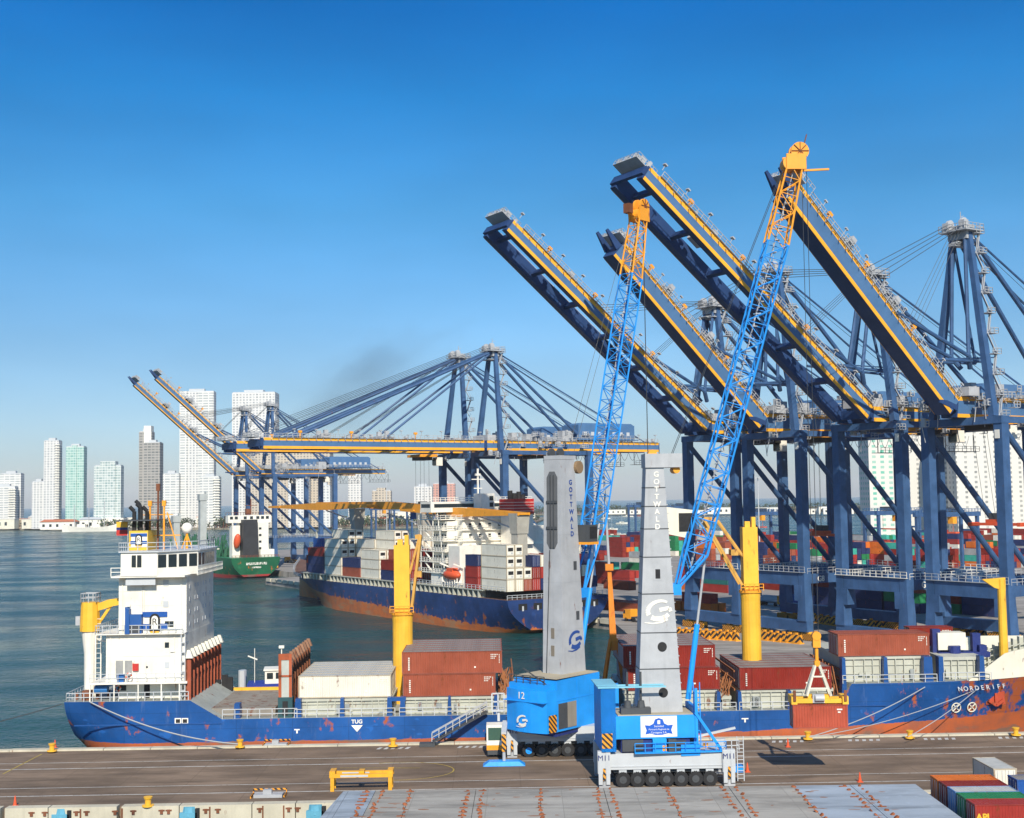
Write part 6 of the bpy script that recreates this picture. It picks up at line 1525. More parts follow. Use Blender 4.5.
bay(Y0+14.2, 6.06, [3, 1, 0, 0, 0, 0, 0, 0, 0, 0, 0], None, 'beside the lifeboat, dark blue ship', fix=lambda r, t: ['red', 'red', 'navy'][t], H=2.9)
yy = 58.5
bay(yy, 12.19, [2, 3, 3, 2, 3, 3, 3, 3, 2, 2, 1], None, 'red stack behind the lifeboat', fix=lambda r, t: ['red', 'dark red', 'red', 'brown'][(r+t) % 4] if not (r == 0 and t == 0) else 'navy', H=2.9)
bay(yy+13.4, 12.19, [3, 3, 5, 5, 4, 4, 4, 4, 3, 2, 1], None, 'tall pale stack, dark blue ship', fix=lambda r, t: 'white', H=2.8)
bay(yy+26.6, 12.19, [2, 2, 4, 4, 4, 4, 3, 3, 2, 2, 1], None, 'low mixed stack, dark blue ship', fix=lambda r, t: ('brown', 'navy', 'white', 'white')[t] if r < 2 else 'white', H=2.8)
bay(yy+39.8, 12.19, [4, 5, 5, 4, 4, 4, 3, 3, 3, 2, 1], None, 'forward pale stack, dark blue ship', fix=lambda r, t: 'white' if r < 4 else 'navy', H=2.8)
bay(yy+53, 12.19, [3, 3, 3, 3, 4, 3, 3, 3, 2, 1, 1], ['red', 'dark red', 'navy', 'red', 'blue'], 'red stack behind the foredeck', H=2.7)
bay(yy+66.5, 6.06, [0, 2, 4, 4, 4, 4, 4, 4, 3, 2, 0], ['red', 'navy', 'blue', 'red', 'dark red', 'pale blue'], 'foremost stack near the bow', H=2.7)

# ------------------------------------------------------------------ green ship at the distant berth
GO = PZ(256, 578, -2.5); GO.z = 0
gr = empty('green_ship', GO, R_(31.5), 'green hulled ship seen from the stern with a black funnel, at the distant berth', 'ship')
st = []
for y in (0, 1.2, 5, 12, 25, 50, 80, 105, 120, 130):
    a = max(0, 1-y/16); f = max(0, (y-95)/36); prof = []
    for tt in (0, .15, .3, .5, .75, 1):
        kz = -6+4.2*a; T = 5.0+(1.6 if y < 26 else 0); z = kz+(T-kz)*tt; hb = 11.5*(1-.5*a*(1-tt)**2.2)*(1-min(.97, f**2))
        prof.append((hb, z))
    st.append((y, prof, 0))
GH = hull_material('green_hull_paint', (.010, .12, .05), (.35, .035, .03), -.9, rust=.0, wob=.2)
loft_hull(st, [GH, GREENP], 'hull', gr).rotation_euler = (0, 0, R_(90))
q = MB(); q.bx(-8.2, -4.6, 8, 12, 6.6, 21); q.bx(2.6, 8.6, 7, 12, 6.6, 22.4); q.bx(-5, 3, 10, 12, 6.6, 22); q.bx(-10, 10.4, 8.5, 12, 22.2, 25.6); q.bx(4, 10.6, 5, 9, 6.6, 10); q.build('superstructure', WHITE, gr)
q = MB(); q.hexa([(-4.4, 4.5, 6.6), (3.0, 4.5, 6.6), (3.0, 9.8, 6.6), (-4.4, 9.8, 6.6), (-4.0, 5, 23.6), (2.6, 5, 23.6), (2.6, 9.8, 23.6), (-4.0, 9.8, 23.6)]); q.build('funnel', paint('funnel_black', (.03, .03, .033), .6, .3), gr)
for x in (-8.5, -6.2, -2, 1, 4, 6.3, 8.6): w_ = MB(); w_.bx(x-.7, x+.7, 8.43, 8.52, 23.8, 25.1); w_.build('window', GLASS, gr)
for z in (10, 13, 16, 19): w_ = MB(); w_.bx(4, 5.2, 6.93, 7.02, z, z+1); w_.build('window', GLASS, gr)
lo = MB().sphere((0, 0, 0), 1, n=12, k=8).build('lifeboat', CORB, gr, smooth=True); lo.scale = (1.6, 1.6, 3.6); lo.location = (-6.8, 5.6, 14); lo.rotation_euler = (R_(20), 0, 0)
q = MB()
for i in range(16): x = -10.5+i*1.4; q.beam((x, 10.2, 25.8), (x, 10.2, 26.9), .15)
q.beam((-10.5, 10.2, 26.9), (10.5, 10.2, 26.9), .12); q.beam((2, 12, 25.8), (2, 12, 33), .4); q.beam((-1, 12, 30), (5, 12, 30), .25); q.bx(-.5, 1.5, 11, 13, 25.8, 28.5); q.rail([(-11, .4, 6.6), (11, .4, 6.6)], 1.1, 1.6, .09); q.build('mast', RUST, gr)
rl = random.Random(4); q = MB()                                    # name and port too far off to read: blurred strokes of lettering
for n_l, x0_, z0_, h_, st_ in ((12, -4.6, 3.4, 1.1, .82), (7, -1.9, 1.9, .7, .62)):
    for i in range(n_l):
        x = x0_+i*st_; q.bx(x, x+.16, -.16, -.02, z0_, z0_+h_); q.bx(x+.16, x+st_*.62, -.16, -.02, z0_+h_*rl.choice((0, .4, .8)), z0_+h_*rl.choice((.2, .6, 1))+.05)
        if rl.random() < .6: q.bx(x+st_*.62, x+st_*.62+.14, -.16, -.02, z0_, z0_+h_)
q.build('lettering', WHITE, gr)
def GXc(px, py, y):
    sv2 = Vector((math.cos(R_(31.5)), math.sin(R_(31.5)), 0)); su2 = Vector((-sv2.y, sv2.x, 0)); d = ray(px, py); o = CP-GO; t = (y-o.dot(su2))/d.dot(su2); p = o+d*t; return p.dot(sv2), p.z
for px, py, y in ((202.5, 494, 28), (176, 516, 62)):
    x, z = GXc(px, py, y); q = MB(); q.bx(x-1.5, x+1.5, y-1.5, y+1.5, 5, z-3, 0); q.bx(x-1.9, x+1.9, y-1.8, y+1.8, z-3, z, 0); q.bx(x+1.2, x+2, y-1, y+1, z-.6, z+1.2, 0); q.build('crane_post', paint('post_grey_pale', (.42, .44, .42), .6), gr)
rnd = random.Random(9); q = MB()
for i in range(110): y = rnd.uniform(14, 100); x = rnd.uniform(-11, 2); h = rnd.uniform(3, 12); q.beam((x, y, 5), (x+rnd.uniform(-2, 2), y+rnd.uniform(-2, 2), 5+h), rnd.uniform(.25, .9))
for i in range(12): y = 28+i*6; q.bx(-9.5, 8, y, y+1, 5, 9.5)
q.build('deck_gear', paint('deck_green', (.02, .12, .06), .7, .4), gr)
for i, (x, y, c_) in enumerate(((-8, 30, WHITE), (-5, 36, WHITE), (-9, 44, REDP))): q = MB(); q.bx(x-1.6, x+1.6, y, y+3, 5, 9+i); q.build('deck_locker', c_, gr)

# ------------------------------------------------------------------ tug on the far side of the feeder
tp = pier(FX(250, 690, 27)[0], 27.5, 0)
tug = empty('tugboat', (tp.x, tp.y, 0), R_(8), 'small navy and white tug with a thin mast, showing past the rusty lashing bridge', 'tugboat')
st = []
for x in (-11, -9.5, -5, 0, 5, 8, 10.5, 12):
    f = max(0, (x-2)/10.5); prof = [(3.4*(.6+.4*t)*(1-min(.97, f**2.2)), -4+(5.2+max(0, x)*.09)*t) for t in (0, .3, .6, 1)]; st.append((x, prof, 0))
loft_hull(st, [NAVY, DECKG], 'hull', tug)
q = MB(); q.bx(-2, 6, -2.4, 2.4, 1.2, 3.4, 0); q.bx(2.2, 5.0, -1.8, 1.8, 4.4, 6.3, 0); q.bx(-.4, 5.6, -2.3, 2.3, 3.4, 4.4, 1); q.bx(2.0, 5.3, -2.0, 2.0, 6.3, 6.5, 0); q.build('wheelhouse', [WHITE, paint('tug_blue', (.02, .04, .30), .5)], tug)
for x in (2.5, 3.8): q = MB(); q.bx(x, x+.9, -1.85, -1.78, 5.1, 6.0); q.build('window', GLASS, tug)
q = MB(); q.tube((-1.2, -1, 3.4), (-1.2, -1, 6.4), .55, n=10); q.tube((-1.2, 1, 3.4), (-1.2, 1, 6.2), .55, n=10); q.build('funnel', LGRY, tug)
q = MB(); q.beam((.6, 0, 4.4), (.6, 0, 9.5), .08); q.beam((-.4, 0, 8.4), (1.0, 0, 7.8), .18); q.beam((4.6, 0, 7), (4.6, 0, 9.6), .14); q.bx(4.2, 5, -.3, .3, 9.4, 9.8); q.build('mast', WHITE, tug)
q = MB(); q.bx(-8.5, -4, -1.6, 1.6, 1.3, 3.0, 0); q.bx(-7.5, -5, -1.8, 1.8, 3.0, 3.9, 1); q.tube((-6, 0, 3.9), (-7, 0, 5.4), .3, n=8, m=1); q.bx(-10.4, -9, -1.5, 0, 1.2, 3.4, 2); q.rail([(-4, -3, 1.3), (6, -3, 1.3)], 1, 1, .05); q.build('towing_winch', [WHITE, BLK, CORB], tug)

# ------------------------------------------------------------------ yard: container blocks, yard gantries, lamps
rnd = random.Random(31)
YG = 'containers in the terminal yard'
def stack_cols(name, b0, a0, nb, na, hmax, pal, L=12.19, rowgap=2.75, skip=.12, heights=None):
    """stacks with the long side along the quay; nb rows landward, na bays along"""
    for i in range(na):
        for j in range(nb):
            h = heights[(i*nb+j) % len(heights)] if heights else rnd.randint(max(1, hmax-2), hmax)
            if rnd.random() < skip: h = max(1, h-2)
            for t in range(h):
                if 0 < j < nb-1 and t < h-1: continue
                if j == nb-1 and nb > 2 and t < h-1: continue
                col = rnd.choice(pal); p = term(b0+j*rowgap, a0+i*(L+.7), t*2.62)
                lab = '%s container, %s tier, %s bay, %s row, %s' % (col, TN[t], RN[i].replace('outermost', 'nearest'), RN[j].replace('outermost', 'front'), name)
                container((p.x, p.y, p.z+.0), TH+R_(90), L, col, lab, YG, parts=False, mark=None)
MIX = ['red', 'red', 'dark red', 'navy', 'brown', 'blue', 'green', 'teal', 'orange']
def tb(px, py, z=0): q = PZ(px, py, z); return q.dot(V)-KE, q.dot(U)
for name, px, py, nb, na, hm, pal, L in (
    ('block right of the dark blue stern', 632, 612, 3, 2, 3, ['dark red', 'red', 'dark red', 'brown'], 12.19),
    ('colourful block left of the emblem crane', 622, 585, 3, 3, 4, ['red', 'dark red', 'green', 'red', 'turquoise'], 12.19),
    ('pale block beside the emblem crane', 640, 570, 3, 1, 4, ['white', 'white', 'grey'], 12.19),
    ('block behind the nearer luffing cylinder', 700, 612, 2, 2, 2, ['dark red', 'red', 'orange', 'brown'], 12.19),
    ('block under the leftmost raised crane', 718, 592, 4, 2, 3, ['red', 'dark red', 'orange', 'teal'], 12.19),
    ('teal block between two raised cranes', 778, 590, 4, 2, 3, ['teal', 'navy', 'green', 'dark red'], 12.19),
    ('block behind the blue portal lettered G6', 835, 606, 4, 2, 3, ['navy', 'blue', 'navy', 'dark red', 'navy'], 12.19),
    ('block behind the blue portal lettered G7', 905, 612, 4, 2, 4, ['navy', 'red', 'green', 'navy', 'brown', 'navy'], 12.19),
    ('block under the rightmost crane legs', 985, 616, 4, 2, 4, ['navy', 'navy', 'green', 'dark red', 'brown', 'orange'], 12.19)):
    b0, a0 = tb(px, py); stack_cols(name, b0, a0, nb, na, hm, pal, L)
# the rest of the yard, beyond the blocks one can tell apart: one mass of stacked boxes
q = MB(); pal_ = ['red', 'dark red', 'dark red', 'navy', 'red', 'orange', 'green', 'grey', 'navy', 'brown', 'dark red', 'white', 'red', 'turquoise']; rn = random.Random(8)
for blk in range(26):
    px = 600+blk*17.5; 
    for row, py in enumerate((556, 566, 548)):
        if px < 690 and py > 560: continue
        if px > 860 and rn.random() < .1: continue
        b0, a0 = tb(px, py+rn.uniform(-2, 2)); tone = rn.randrange(len(pal_))
        for j in range(4):
            h = rn.randint(2, 4)
            for t in range(h):
                c = term(b0+j*2.7, a0, t*2.62); m_ = rn.randrange(len(pal_)) if rn.random() < .6 else tone
                e1 = V*1.2; e2 = U*6.05
                P = [c-e1-e2, c+e1-e2, c+e1+e2, c-e1+e2]
                q.hexa([(p.x, p.y, p.z+.04) for p in P]+[(p.x, p.y, p.z+2.58) for p in P], m_)
tag(q.build('container_stacks', [CM[k] for k in pal_]), kind='stuff')
# hazard-striped steel weights stored on the quay under the cranes
hz0 = empty('stripe_block', (0, 0, 0), 0); tag(hz0, 'x', 'counterweight block', 'hazard-striped blocks stored under the gantry cranes')
q = MB(); q.prismy([(-.55, 0), (.55, 0), (.25, 1.9), (-.35, 1.9)], -1.3, 1.3, 0); q.build('body', [HAZ2], hz0)
q = MB(); q.bx(-.7, .7, -1.45, 1.45, -.0, .25, 0); q.bx(-.3, .2, -.3, .3, 1.9, 2.3, 0); q.build('foot', [ORG], hz0)
n_ = 0
for (pa_, pb_, ya, yb_, k_, nm) in ((676, 738, 637, 641, 9, 'left of the thick yellow ship crane'), (762, 800, 640, 644, 6, 'right of the thick yellow ship crane'), (750, 762, 622, 624, 2, 'behind the thick yellow ship crane'), (812, 838, 622, 626, 4, 'between the second and third pair of legs'), (868, 898, 628, 630, 4, 'under the portal lettered G6'), (945, 985, 634, 637, 5, 'under the portal lettered G7')):
    for i in range(k_):
        f = (i+.5)/k_; p = PZ(pa_+(pb_-pa_)*f, ya+(yb_-ya)*f, 0)
        o = hz0 if n_ == 0 else copy_tree(hz0); n_ += 1
        o.location = (p.x, p.y, 0); o.rotation_euler = (0, 0, TH+R_(rnd.uniform(-8, 8))); o['label'] = 'striped steel block, %s from left, row %s' % (['first', 'second', 'third', 'fourth', 'fifth', 'sixth', 'seventh', 'eighth', 'ninth'][i], nm)
# yard gantries (rubber-tyred)
def rtg(px, py, label, span=24, hgt=19, rz=None, beam='b'):
    p = PZ(px, py, 0); r = empty('yard_gantry', (p.x, p.y, 0), TH if rz is None else rz, label, 'yard gantry', 'blue yard gantries behind the quay cranes')
    for x in (0, span):
        for y in (0, 8): q = MB(); q.bx(x-.6, x+.6, y-.6, y+.6, 1.4, hgt); q.build('leg', STS, r)
        q = MB(); q.bx(x-.5, x+.5, -1, 9, .9, 1.8); q.bx(x-.5, x+.5, -.5, 8.5, hgt-6, hgt-5.2); q.build('sill_beam', STS, r)
        q = MB()
        for y in (-.5, 1.2, 6.8, 8.5): q.tube((x-.4, y, .75), (x+.4, y, .75), .75, n=12)
        q.build('wheel', BLK, r)
    for y in (0, 8): q = MB(); q.bx(-1.5, span+1.5, y-.7, y+.7, hgt, hgt+1.8); q.rail([(-1.5, y-.8, hgt+1.8), (span+1.5, y-.8, hgt+1.8)], 1.2, 1.8, .1); q.build('girder', STS, r)
    q = MB(); q.bx(span*.4, span*.4+4, -.5, 8.5, hgt+1.9, hgt+3.6, 0); q.bx(span*.4-.4, span*.4+2, -1.2, 1.2, hgt-2.8, hgt-.1, 1); q.build('trolley', [DGRY, ORG], r)
    q = MB(); q.bx(span*.4, span*.4+2.4, -2, 10, hgt-6.5, hgt-6); 
    for dy in (0, 8): q.beam((span*.4+1.2, dy, hgt-6), (span*.4+1.2, dy, hgt), .1)
    q.build('spreader', CORB, r)
rtg(636, 541, 'distant blue yard gantry just left of the straight grey tower', 18, 24)
rtg(676, 543, 'distant blue yard gantry just right of the straight grey tower', 18, 23)
rtg(748, 556, 'blue yard gantry seen behind the second raised-boom crane', 24, 21)
rtg(880, 566, 'blue yard gantry between the third and fourth raised-boom cranes', 26, 22)
rtg(935, 574, 'blue yard gantry seen under the nearest raised-boom crane', 26, 22)
rtg(376, 541, 'distant blue yard gantry seen over the bow stacks of the dark blue ship', 16, 24)
rtg(412, 541, 'distant blue yard gantry behind the middle orange jib', 16, 24)
rtg(455, 543, 'distant blue yard gantry behind the hanging blue box', 16, 24)
# blue box in the spreader of the farther lowered crane
tw = f2.matrix_basis @ Vector((-12, 0, 25.5)); pb_ = PY(429, 500, tw.y); o = container((tw.x, tw.y, 25.5), TH+R_(90), 12.19, 'blue', 'blue container hanging high under the farther lowered-boom gantry crane', None, H=2.9, mark=None)
# terminal trucks and lamp masts
def lamp(px, py, z, label):
    p = PZ(px, py, 0); zz = PY(px, z, p.y).z; r = empty('light_mast', (p.x, p.y, 0), 0, label, 'light mast', 'tall light masts'); q = MB(); q.tube((0, 0, 0), (0, 0, zz), .35, .2, 8); q.build('pole', LGRY, r)
    q = MB(); q.bx(-2.2, 2.2, -.6, .6, zz-.3, zz+.3); q.bx(-.3, .3, -1.8, 1.8, zz-.25, zz+.25); q.build('lamp_head', GRY, r)
lamp(387, 545, 471, 'tall thin light mast standing in front of the round-topped white building'); lamp(760, 560, 478, 'tall light mast between the second raised crane legs'); lamp(604, 552, 476, 'light mast between the two mobile cranes')
def truck(px, py, rz, col, label):
    p = PZ(px, py, 0); r = empty('yard_truck', (p.x, p.y, 0), rz, label, 'truck', None)
    q = MB(); q.bx(-6.5, 2, -1.15, 1.15, .95, 1.25); q.build('trailer', DGRY, r)
    q = MB(); q.prismy([(2.2, .7), (5, .7), (5, 1.9), (4.6, 3.0), (2.2, 3.1)], -1.2, 1.2); q.build('cab', col, r)
    q = MB(); q.prismy([(4.2, 1.95), (4.92, 1.95), (4.6, 2.85), (4.2, 2.85)], -1.23, 1.23); q.build('window', GLASS, r)
    for x in (-5.8, -4.6, 1.2, 4.0):
        for y in (-1, 1): q = MB(); q.tube((x, y-.2, .5), (x, y+.2, .5), .5, n=12); q.build('wheel', BLK, r)
truck(812, 600, TH+R_(90), WHITE, 'white yard truck under the portal between the second and third raised cranes'); truck(775, 606, TH-R_(90), ORG, 'orange yard truck behind the thick yellow ship crane'); truck(640, 622, TH+R_(95), ORG, 'orange yard truck beside the dark blue stern')
truck(290, 563, TH+R_(90), ORG, 'orange truck on the distant quay behind the green ship')

# ------------------------------------------------------------------ city skyline
FW = facade('facade_white', (.64, .63, .60), (.26, .28, .30), 4.2, 3.4, .45, .5); FW2 = facade('facade_white_bands', (.68, .67, .63), (.30, .33, .34), 7.5, 3.4, .16, .55)
FGRN = facade('facade_green_glass', (.50, .62, .56), (.16, .36, .32), 3.2, 3.4, .18, .35); FGLS = facade('facade_glass', (.66, .68, .64), (.22, .32, .32), 3.6, 3.4, .15, .3)
FGRY_ = facade('facade_grey', (.36, .34, .31), (.11, .12, .12), 5.0, 3.6, .2, .5); FDK = facade('facade_dark_net', (.10, .20, .16), (.03, .06, .06), 3, 3.6, .2, .4)
FTAN = facade('facade_tan', (.50, .43, .34), (.12, .12, .12), 4.0, 3.3, .5, .55); FPNK = facade('facade_pink', (.55, .28, .22), (.20, .16, .15), 4.5, 3.2, .45, .5)
TERRA = paint('terracotta', (.5, .16, .07), .8)
def tower(x0, x1, yt, dist, mat, label, dep=13, segs=None, roof=None, zb=-.3, rz=0, balcony=None, podium=None, name='tower_block'):
    """rectangular tower whose visible front spans columns x0..x1 with roofline yt at the given distance"""
    yb = 520; pa = PY(x0, yt, dist); pb = PY(x1, yt, dist); w_ = pb.x-pa.x; zt = pa.z; cx_ = (pa.x+pb.x)/2
    r = empty(name, (cx_, dist+dep/2, zb), rz, label, 'building'); h = zt-zb
    q = MB(); q.bx(-w_/2, w_/2, -dep/2, dep/2, 0, h); q.build('wall', mat, r)
    q = MB(); q.bx(-w_/2+.8, w_/2-.8, -dep/2+.8, dep/2-.8, h, h+1.2); q.bx(-w_/4, w_/5, -dep/4, dep/4, h+1.2, h+4.2); q.build('roof', LGRY, r)
    if balcony:                                                    # projecting balcony slabs on one side
        q = MB(); n = int(h/3.4); sa = w_*balcony
        for i in range(1, n): q.bx(w_/2-sa, w_/2+1.6, -dep/2-1.6, -dep/2+6, i*3.4-.2, i*3.4+.9)
        q.build('balconies', WHITE, r)
    if segs:
        for (fx0_, fx1_, dz, m_) in segs: q = MB(); q.bx(-w_/2+w_*fx0_, -w_/2+w_*fx1_, -dep/2-1.5, dep/2-1, 0, h+dz); q.build('wing', m_, r)
    if podium: q = MB(); q.bx(-w_/2-podium, w_/2+podium, -dep/2-8, dep/2, 0, 13); q.build('podium', WHITE, r)
    return r
D0 = 1700
tower(0, 21, 474, 1880, FW2, 'white tower at the far left edge behind the lower banded one', segs=[(0, .55, -14, FW)])
tower(-6, 15, 487, 1860, FW2, 'banded white tower at the very left edge', balcony=.3)
tower(32, 44, 482, 1760, FW, 'low white tower joined to the left of the tall slim white one')
tower(44, 59, 441, 1750, FW, 'tall slim white tower at the left, taller than its green neighbour', balcony=.25)
tower(66, 84, 447, 1750, FGRN, 'pale green glass tower at the left', segs=[(.35, .62, 2, FGRN)])
tower(94, 121, 466, 1730, FGLS, 'broad white and glass tower with a stepped top', segs=[(.25, .8, 6, FGLS)], podium=6)
tower(139, 152, 432, 1720, FGRY_, 'unfinished grey tower with a pale core on top', segs=[(.4, .95, 8, WHITE)])
tower(144, 160, 443, 1712, FGRY_, 'dark netted top section of the unfinished grey tower', dep=16, segs=[(-.02, 1.02, 0, FGRY_)])
tower(163, 179, 474, 1690, FW2, 'mid-height white block between the unfinished tower and the tallest one')
tower(180, 214, 392, 1700, FW, 'tallest white tower with dark vertical window strips', segs=[(.0, .22, 1, FW2), (.55, .98, -1, FW2)])
tower(200, 219, 477, 1670, FW2, 'low white tower at the foot of the tallest one', balcony=.3)
tower(232, 275, 393, 1650, FW, 'broad white tower with a grid of windows behind the distant raised booms', dep=30)
tower(245, 330, 448, 1620, FTAN, 'wide tan building behind the distant raised cranes', dep=30)
tower(288, 309, 470, 1600, FW, 'white block behind the legs of the distant cranes'); tower(318, 330, 486, 1590, FW, 'narrow white block between the legs of the distant cranes')
tower(348, 361, 465, 1800, FW, 'slim white tower right of the distant cranes')
r_ = tower(372, 391, 491, 1700, FTAN, 'cream building with a rounded top left of the hanging blue box', segs=[(.25, .7, 4, FTAN)])
tower(414, 432, 487, 1700, FW, 'white block just left of the hanging blue box'); tower(433, 455, 484, 1690, FPNK, 'pink and white block behind the hanging blue box')
tower(466, 480, 484, 1680, FW, 'white block behind the lowered crane legs')
for i, (a, b, t, d, m_, l) in enumerate(((868, 898, 438, 820, 'g', 'white tower with green window bands behind the third raised crane'), (900, 926, 425, 900, 'w', 'white tower between the third and nearest raised cranes'),
        (930, 952, 452, 880, 'w', 'shorter white tower behind the nearest raised crane'), (954, 1006, 414, 860, 'w', 'broad white tower behind the legs of the nearest raised crane'), (1008, 1040, 418, 900, 'w', 'white tower with balconies at the right edge'))):
    tower(a, b, t, d, facade('facade_near_%d' % i, (.62, .60, .54), (.10, .42, .30) if m_ == 'g' else (.20, .21, .20), 5.2 if m_ == 'g' else 6.5, 3.3, .55 if m_ == 'g' else .72, .6), l, dep=24, zb=0, balcony=.22 if i in (1, 4) else None)
# low shoreline buildings
rnd = random.Random(41)
HC = [WHITE, CREAM, paint('wall_tan', (.5, .4, .28), .8), paint('wall_grey', (.4, .4, .38), .8), paint('wall_peach', (.55, .3, .18), .8)]
RC = [TERRA, LGRY, GRY, paint('roof_white', (.6, .6, .58), .7)]
def house_(x, y, w_, d_, h, label, hip, wm, rm, zb=-.3):
    r = empty('low_building', (x, y, zb), R_(rnd.uniform(-12, 12)), label, 'building', 'low buildings along the far shore')
    q = MB(); q.bx(-w_/2, w_/2, -d_/2, d_/2, 0, h); q.build('wall', wm, r)
    q = MB()
    if hip: e = 1; q.hexa([(-w_/2-e, -d_/2-e, h), (w_/2+e, -d_/2-e, h), (w_/2+e, d_/2+e, h), (-w_/2-e, d_/2+e, h), (-w_/2+3, -.3, h+3), (w_/2-3, -.3, h+3), (w_/2-3, .3, h+3), (-w_/2+3, .3, h+3)])
    else: q.bx(-w_/2-.3, w_/2+.3, -d_/2-.3, d_/2+.3, h, h+.6)
    q.build('roof', rm, r)
    for i in range(max(1, int(w_/9))): w2 = MB(); xx = -w_/2+3+i*9; w2.bx(xx, xx+3.2, -d_/2-.1, -d_/2+.05, h*.35, h*.7); w2.build('window', GLASS, r)
p = PY(57, 525, 1680); house_(p.x, 1690, 46, 14, 10, 'long low building with a terracotta roof beside the white sailing ship', True, WHITE, TERRA)
k_ = 0
PLC = ['left of the slim white tower', 'below the tall slim white tower', 'below the green glass tower', 'below the broad glass tower', 'between the stern mast and the green ship', 'behind the green ship', 'below the tallest tower', 'behind the distant cranes', 'right of the distant cranes', 'behind the orange jibs']
for i, px in enumerate((4, 17, 27, 38, 74, 88, 126, 168, 186, 206, 214, 222, 228, 330, 342, 352, 366, 383, 396, 408, 440)):
    dist = rnd.uniform(1680, 1780) if px > 40 else rnd.uniform(1760, 1830); p = PY(px, 525, dist)
    wm = rnd.choice(HC[:2]+HC); rm = rnd.choice(RC)
    house_(p.x, dist+12, rnd.uniform(14, 34), 14, rnd.uniform(5, 17), 'low shoreline building, number %s from the left of the far shore row' % ['one', 'two', 'three', 'four', 'five', 'six', 'seven', 'eight', 'nine', 'ten', 'eleven', 'twelve', 'thirteen', 'fourteen', 'fifteen', 'sixteen', 'seventeen', 'eighteen', 'nineteen', 'twenty', 'twenty-one'][i], rnd.random() < .35, wm, rm)
# far woods, shore scrub
LEAF = [paint('foliage_dark', (.035, .055, .022), .9, .5, streak=False), paint('foliage_mid', (.06, .09, .035), .9, .5, streak=False)]
def woods(name, pts, n, hmin, hmax, zb):
    q = MB(); rn = random.Random(len(pts)*n)
    for i in range(n):
        f = rn.random()*(len(pts)-1); a = Vector((*pts[int(f)], 0)); b = Vector((*pts[int(f)+1], 0)); c = a.lerp(b, f % 1)+Vector((rn.gauss(0, 6), rn.uniform(-14, 30), 0)); h = rn.uniform(hmin, hmax); w_ = rn.uniform(2.5, 6)
        for j in range(12):                                        # leaf clumps
            t = rn.random()*math.tau; rr = w_*rn.random()**.5; z = zb+h*(.25+.75*rn.random()); x, y = c.x+rr*math.cos(t), c.y+rr*math.sin(t); s = rn.uniform(.8, 2.0); v = [(x+rn.uniform(-s, s), y+rn.uniform(-s, s), z+rn.uniform(-s, s)) for _ in range(5)]
            q.add(v, [(0, 1, 2), (1, 3, 2), (2, 3, 4), (0, 2, 4), (0, 4, 1), (1, 4, 3)], rn.randint(0, 1))
        q.tube((c.x, c.y, zb), (c.x, c.y, zb+h*.6), .3, n=5, m=2, cap=False)
    tag(q.build(name, LEAF+[RUST]), None, None, None, 'stuff')
woods('shore_trees', [(-900, 1850), (-720, 1842), (-500, 1662), (-380, 1655), (-250, 1650), (-140, 1575), (-60, 1630), (30, 1770)], 620, 6, 14, -.3)
woods('spit_trees', [(40, 2610), (300, 2480), (520, 2365), (800, 2080), (1000, 1910), (1400, 1860)], 1500, 7, 17, .2)
woods('harbour_trees', [(345, 1160), (520, 1170), (760, 1160)], 200, 6, 12, 0)
for i, px in enumerate((615, 640, 655, 702, 722, 762, 775, 812, 826, 838)):
    dist = 2420-(px-600)*1.6; p = PY(px, 510, dist); house_(p.x, dist, rnd.uniform(18, 50), 16, rnd.uniform(6, 12), 'pale building on the distant spit, %s from the left' % RN[i].replace('outermost', 'first'), False, WHITE, RC[3], .2)
# boats in the bay
def boat(px, py, L, label, mast=False, name='boat', col=None):
    p = PZ(px, py, SEAZ); r = empty(name, (p.x, p.y, SEAZ), R_(rnd.uniform(-15, 15)), label, 'boat', 'white boats in the bay'); st = []
    for f in (0, .2, .6, .85, 1): st.append(((f-.5)*L, [(L*.12*(.5+.5*t)*(1-(max(0, f-.45)/.56)**2), L*.1*t*(1+.4*f)) for t in (0, .5, 1)], 0))
    loft_hull(st, [col or WHITE, WHITE], 'hull', r)
    q = MB(); q.bx(-L*.2, L*.15, -L*.08, L*.08, L*.1, L*.19, 0); q.bx(-L*.1, L*.12, -L*.085, L*.085, L*.13, L*.165, 1); q.build('cabin', [WHITE, GLASS], r)
    if mast: q = MB(); q.beam((0, 0, L*.1), (0, 0, L*1.2), L*.015); q.build('mast', LGRY, r)
for i, (px, py, L, m_) in enumerate(((622, 524, 16, 1), (612, 530, 12, 1), (628, 517, 18, 1), (618, 536, 14, 0), (606, 519, 14, 1), (660, 520, 14, 1), (700, 519, 13, 0), (340, 531, 15, 0), (352, 536, 12, 0))):
    boat(px, py, L, '%s white boat in the bay, %s from the left%s' % ('masted' if m_ else 'low', ['fourth', 'third', 'sixth', 'fifth', 'nearest second', 'seventh', 'eighth', 'very first', 'second'][i], ', near the tower gap' if 3 < i < 6 else ''), bool(m_))
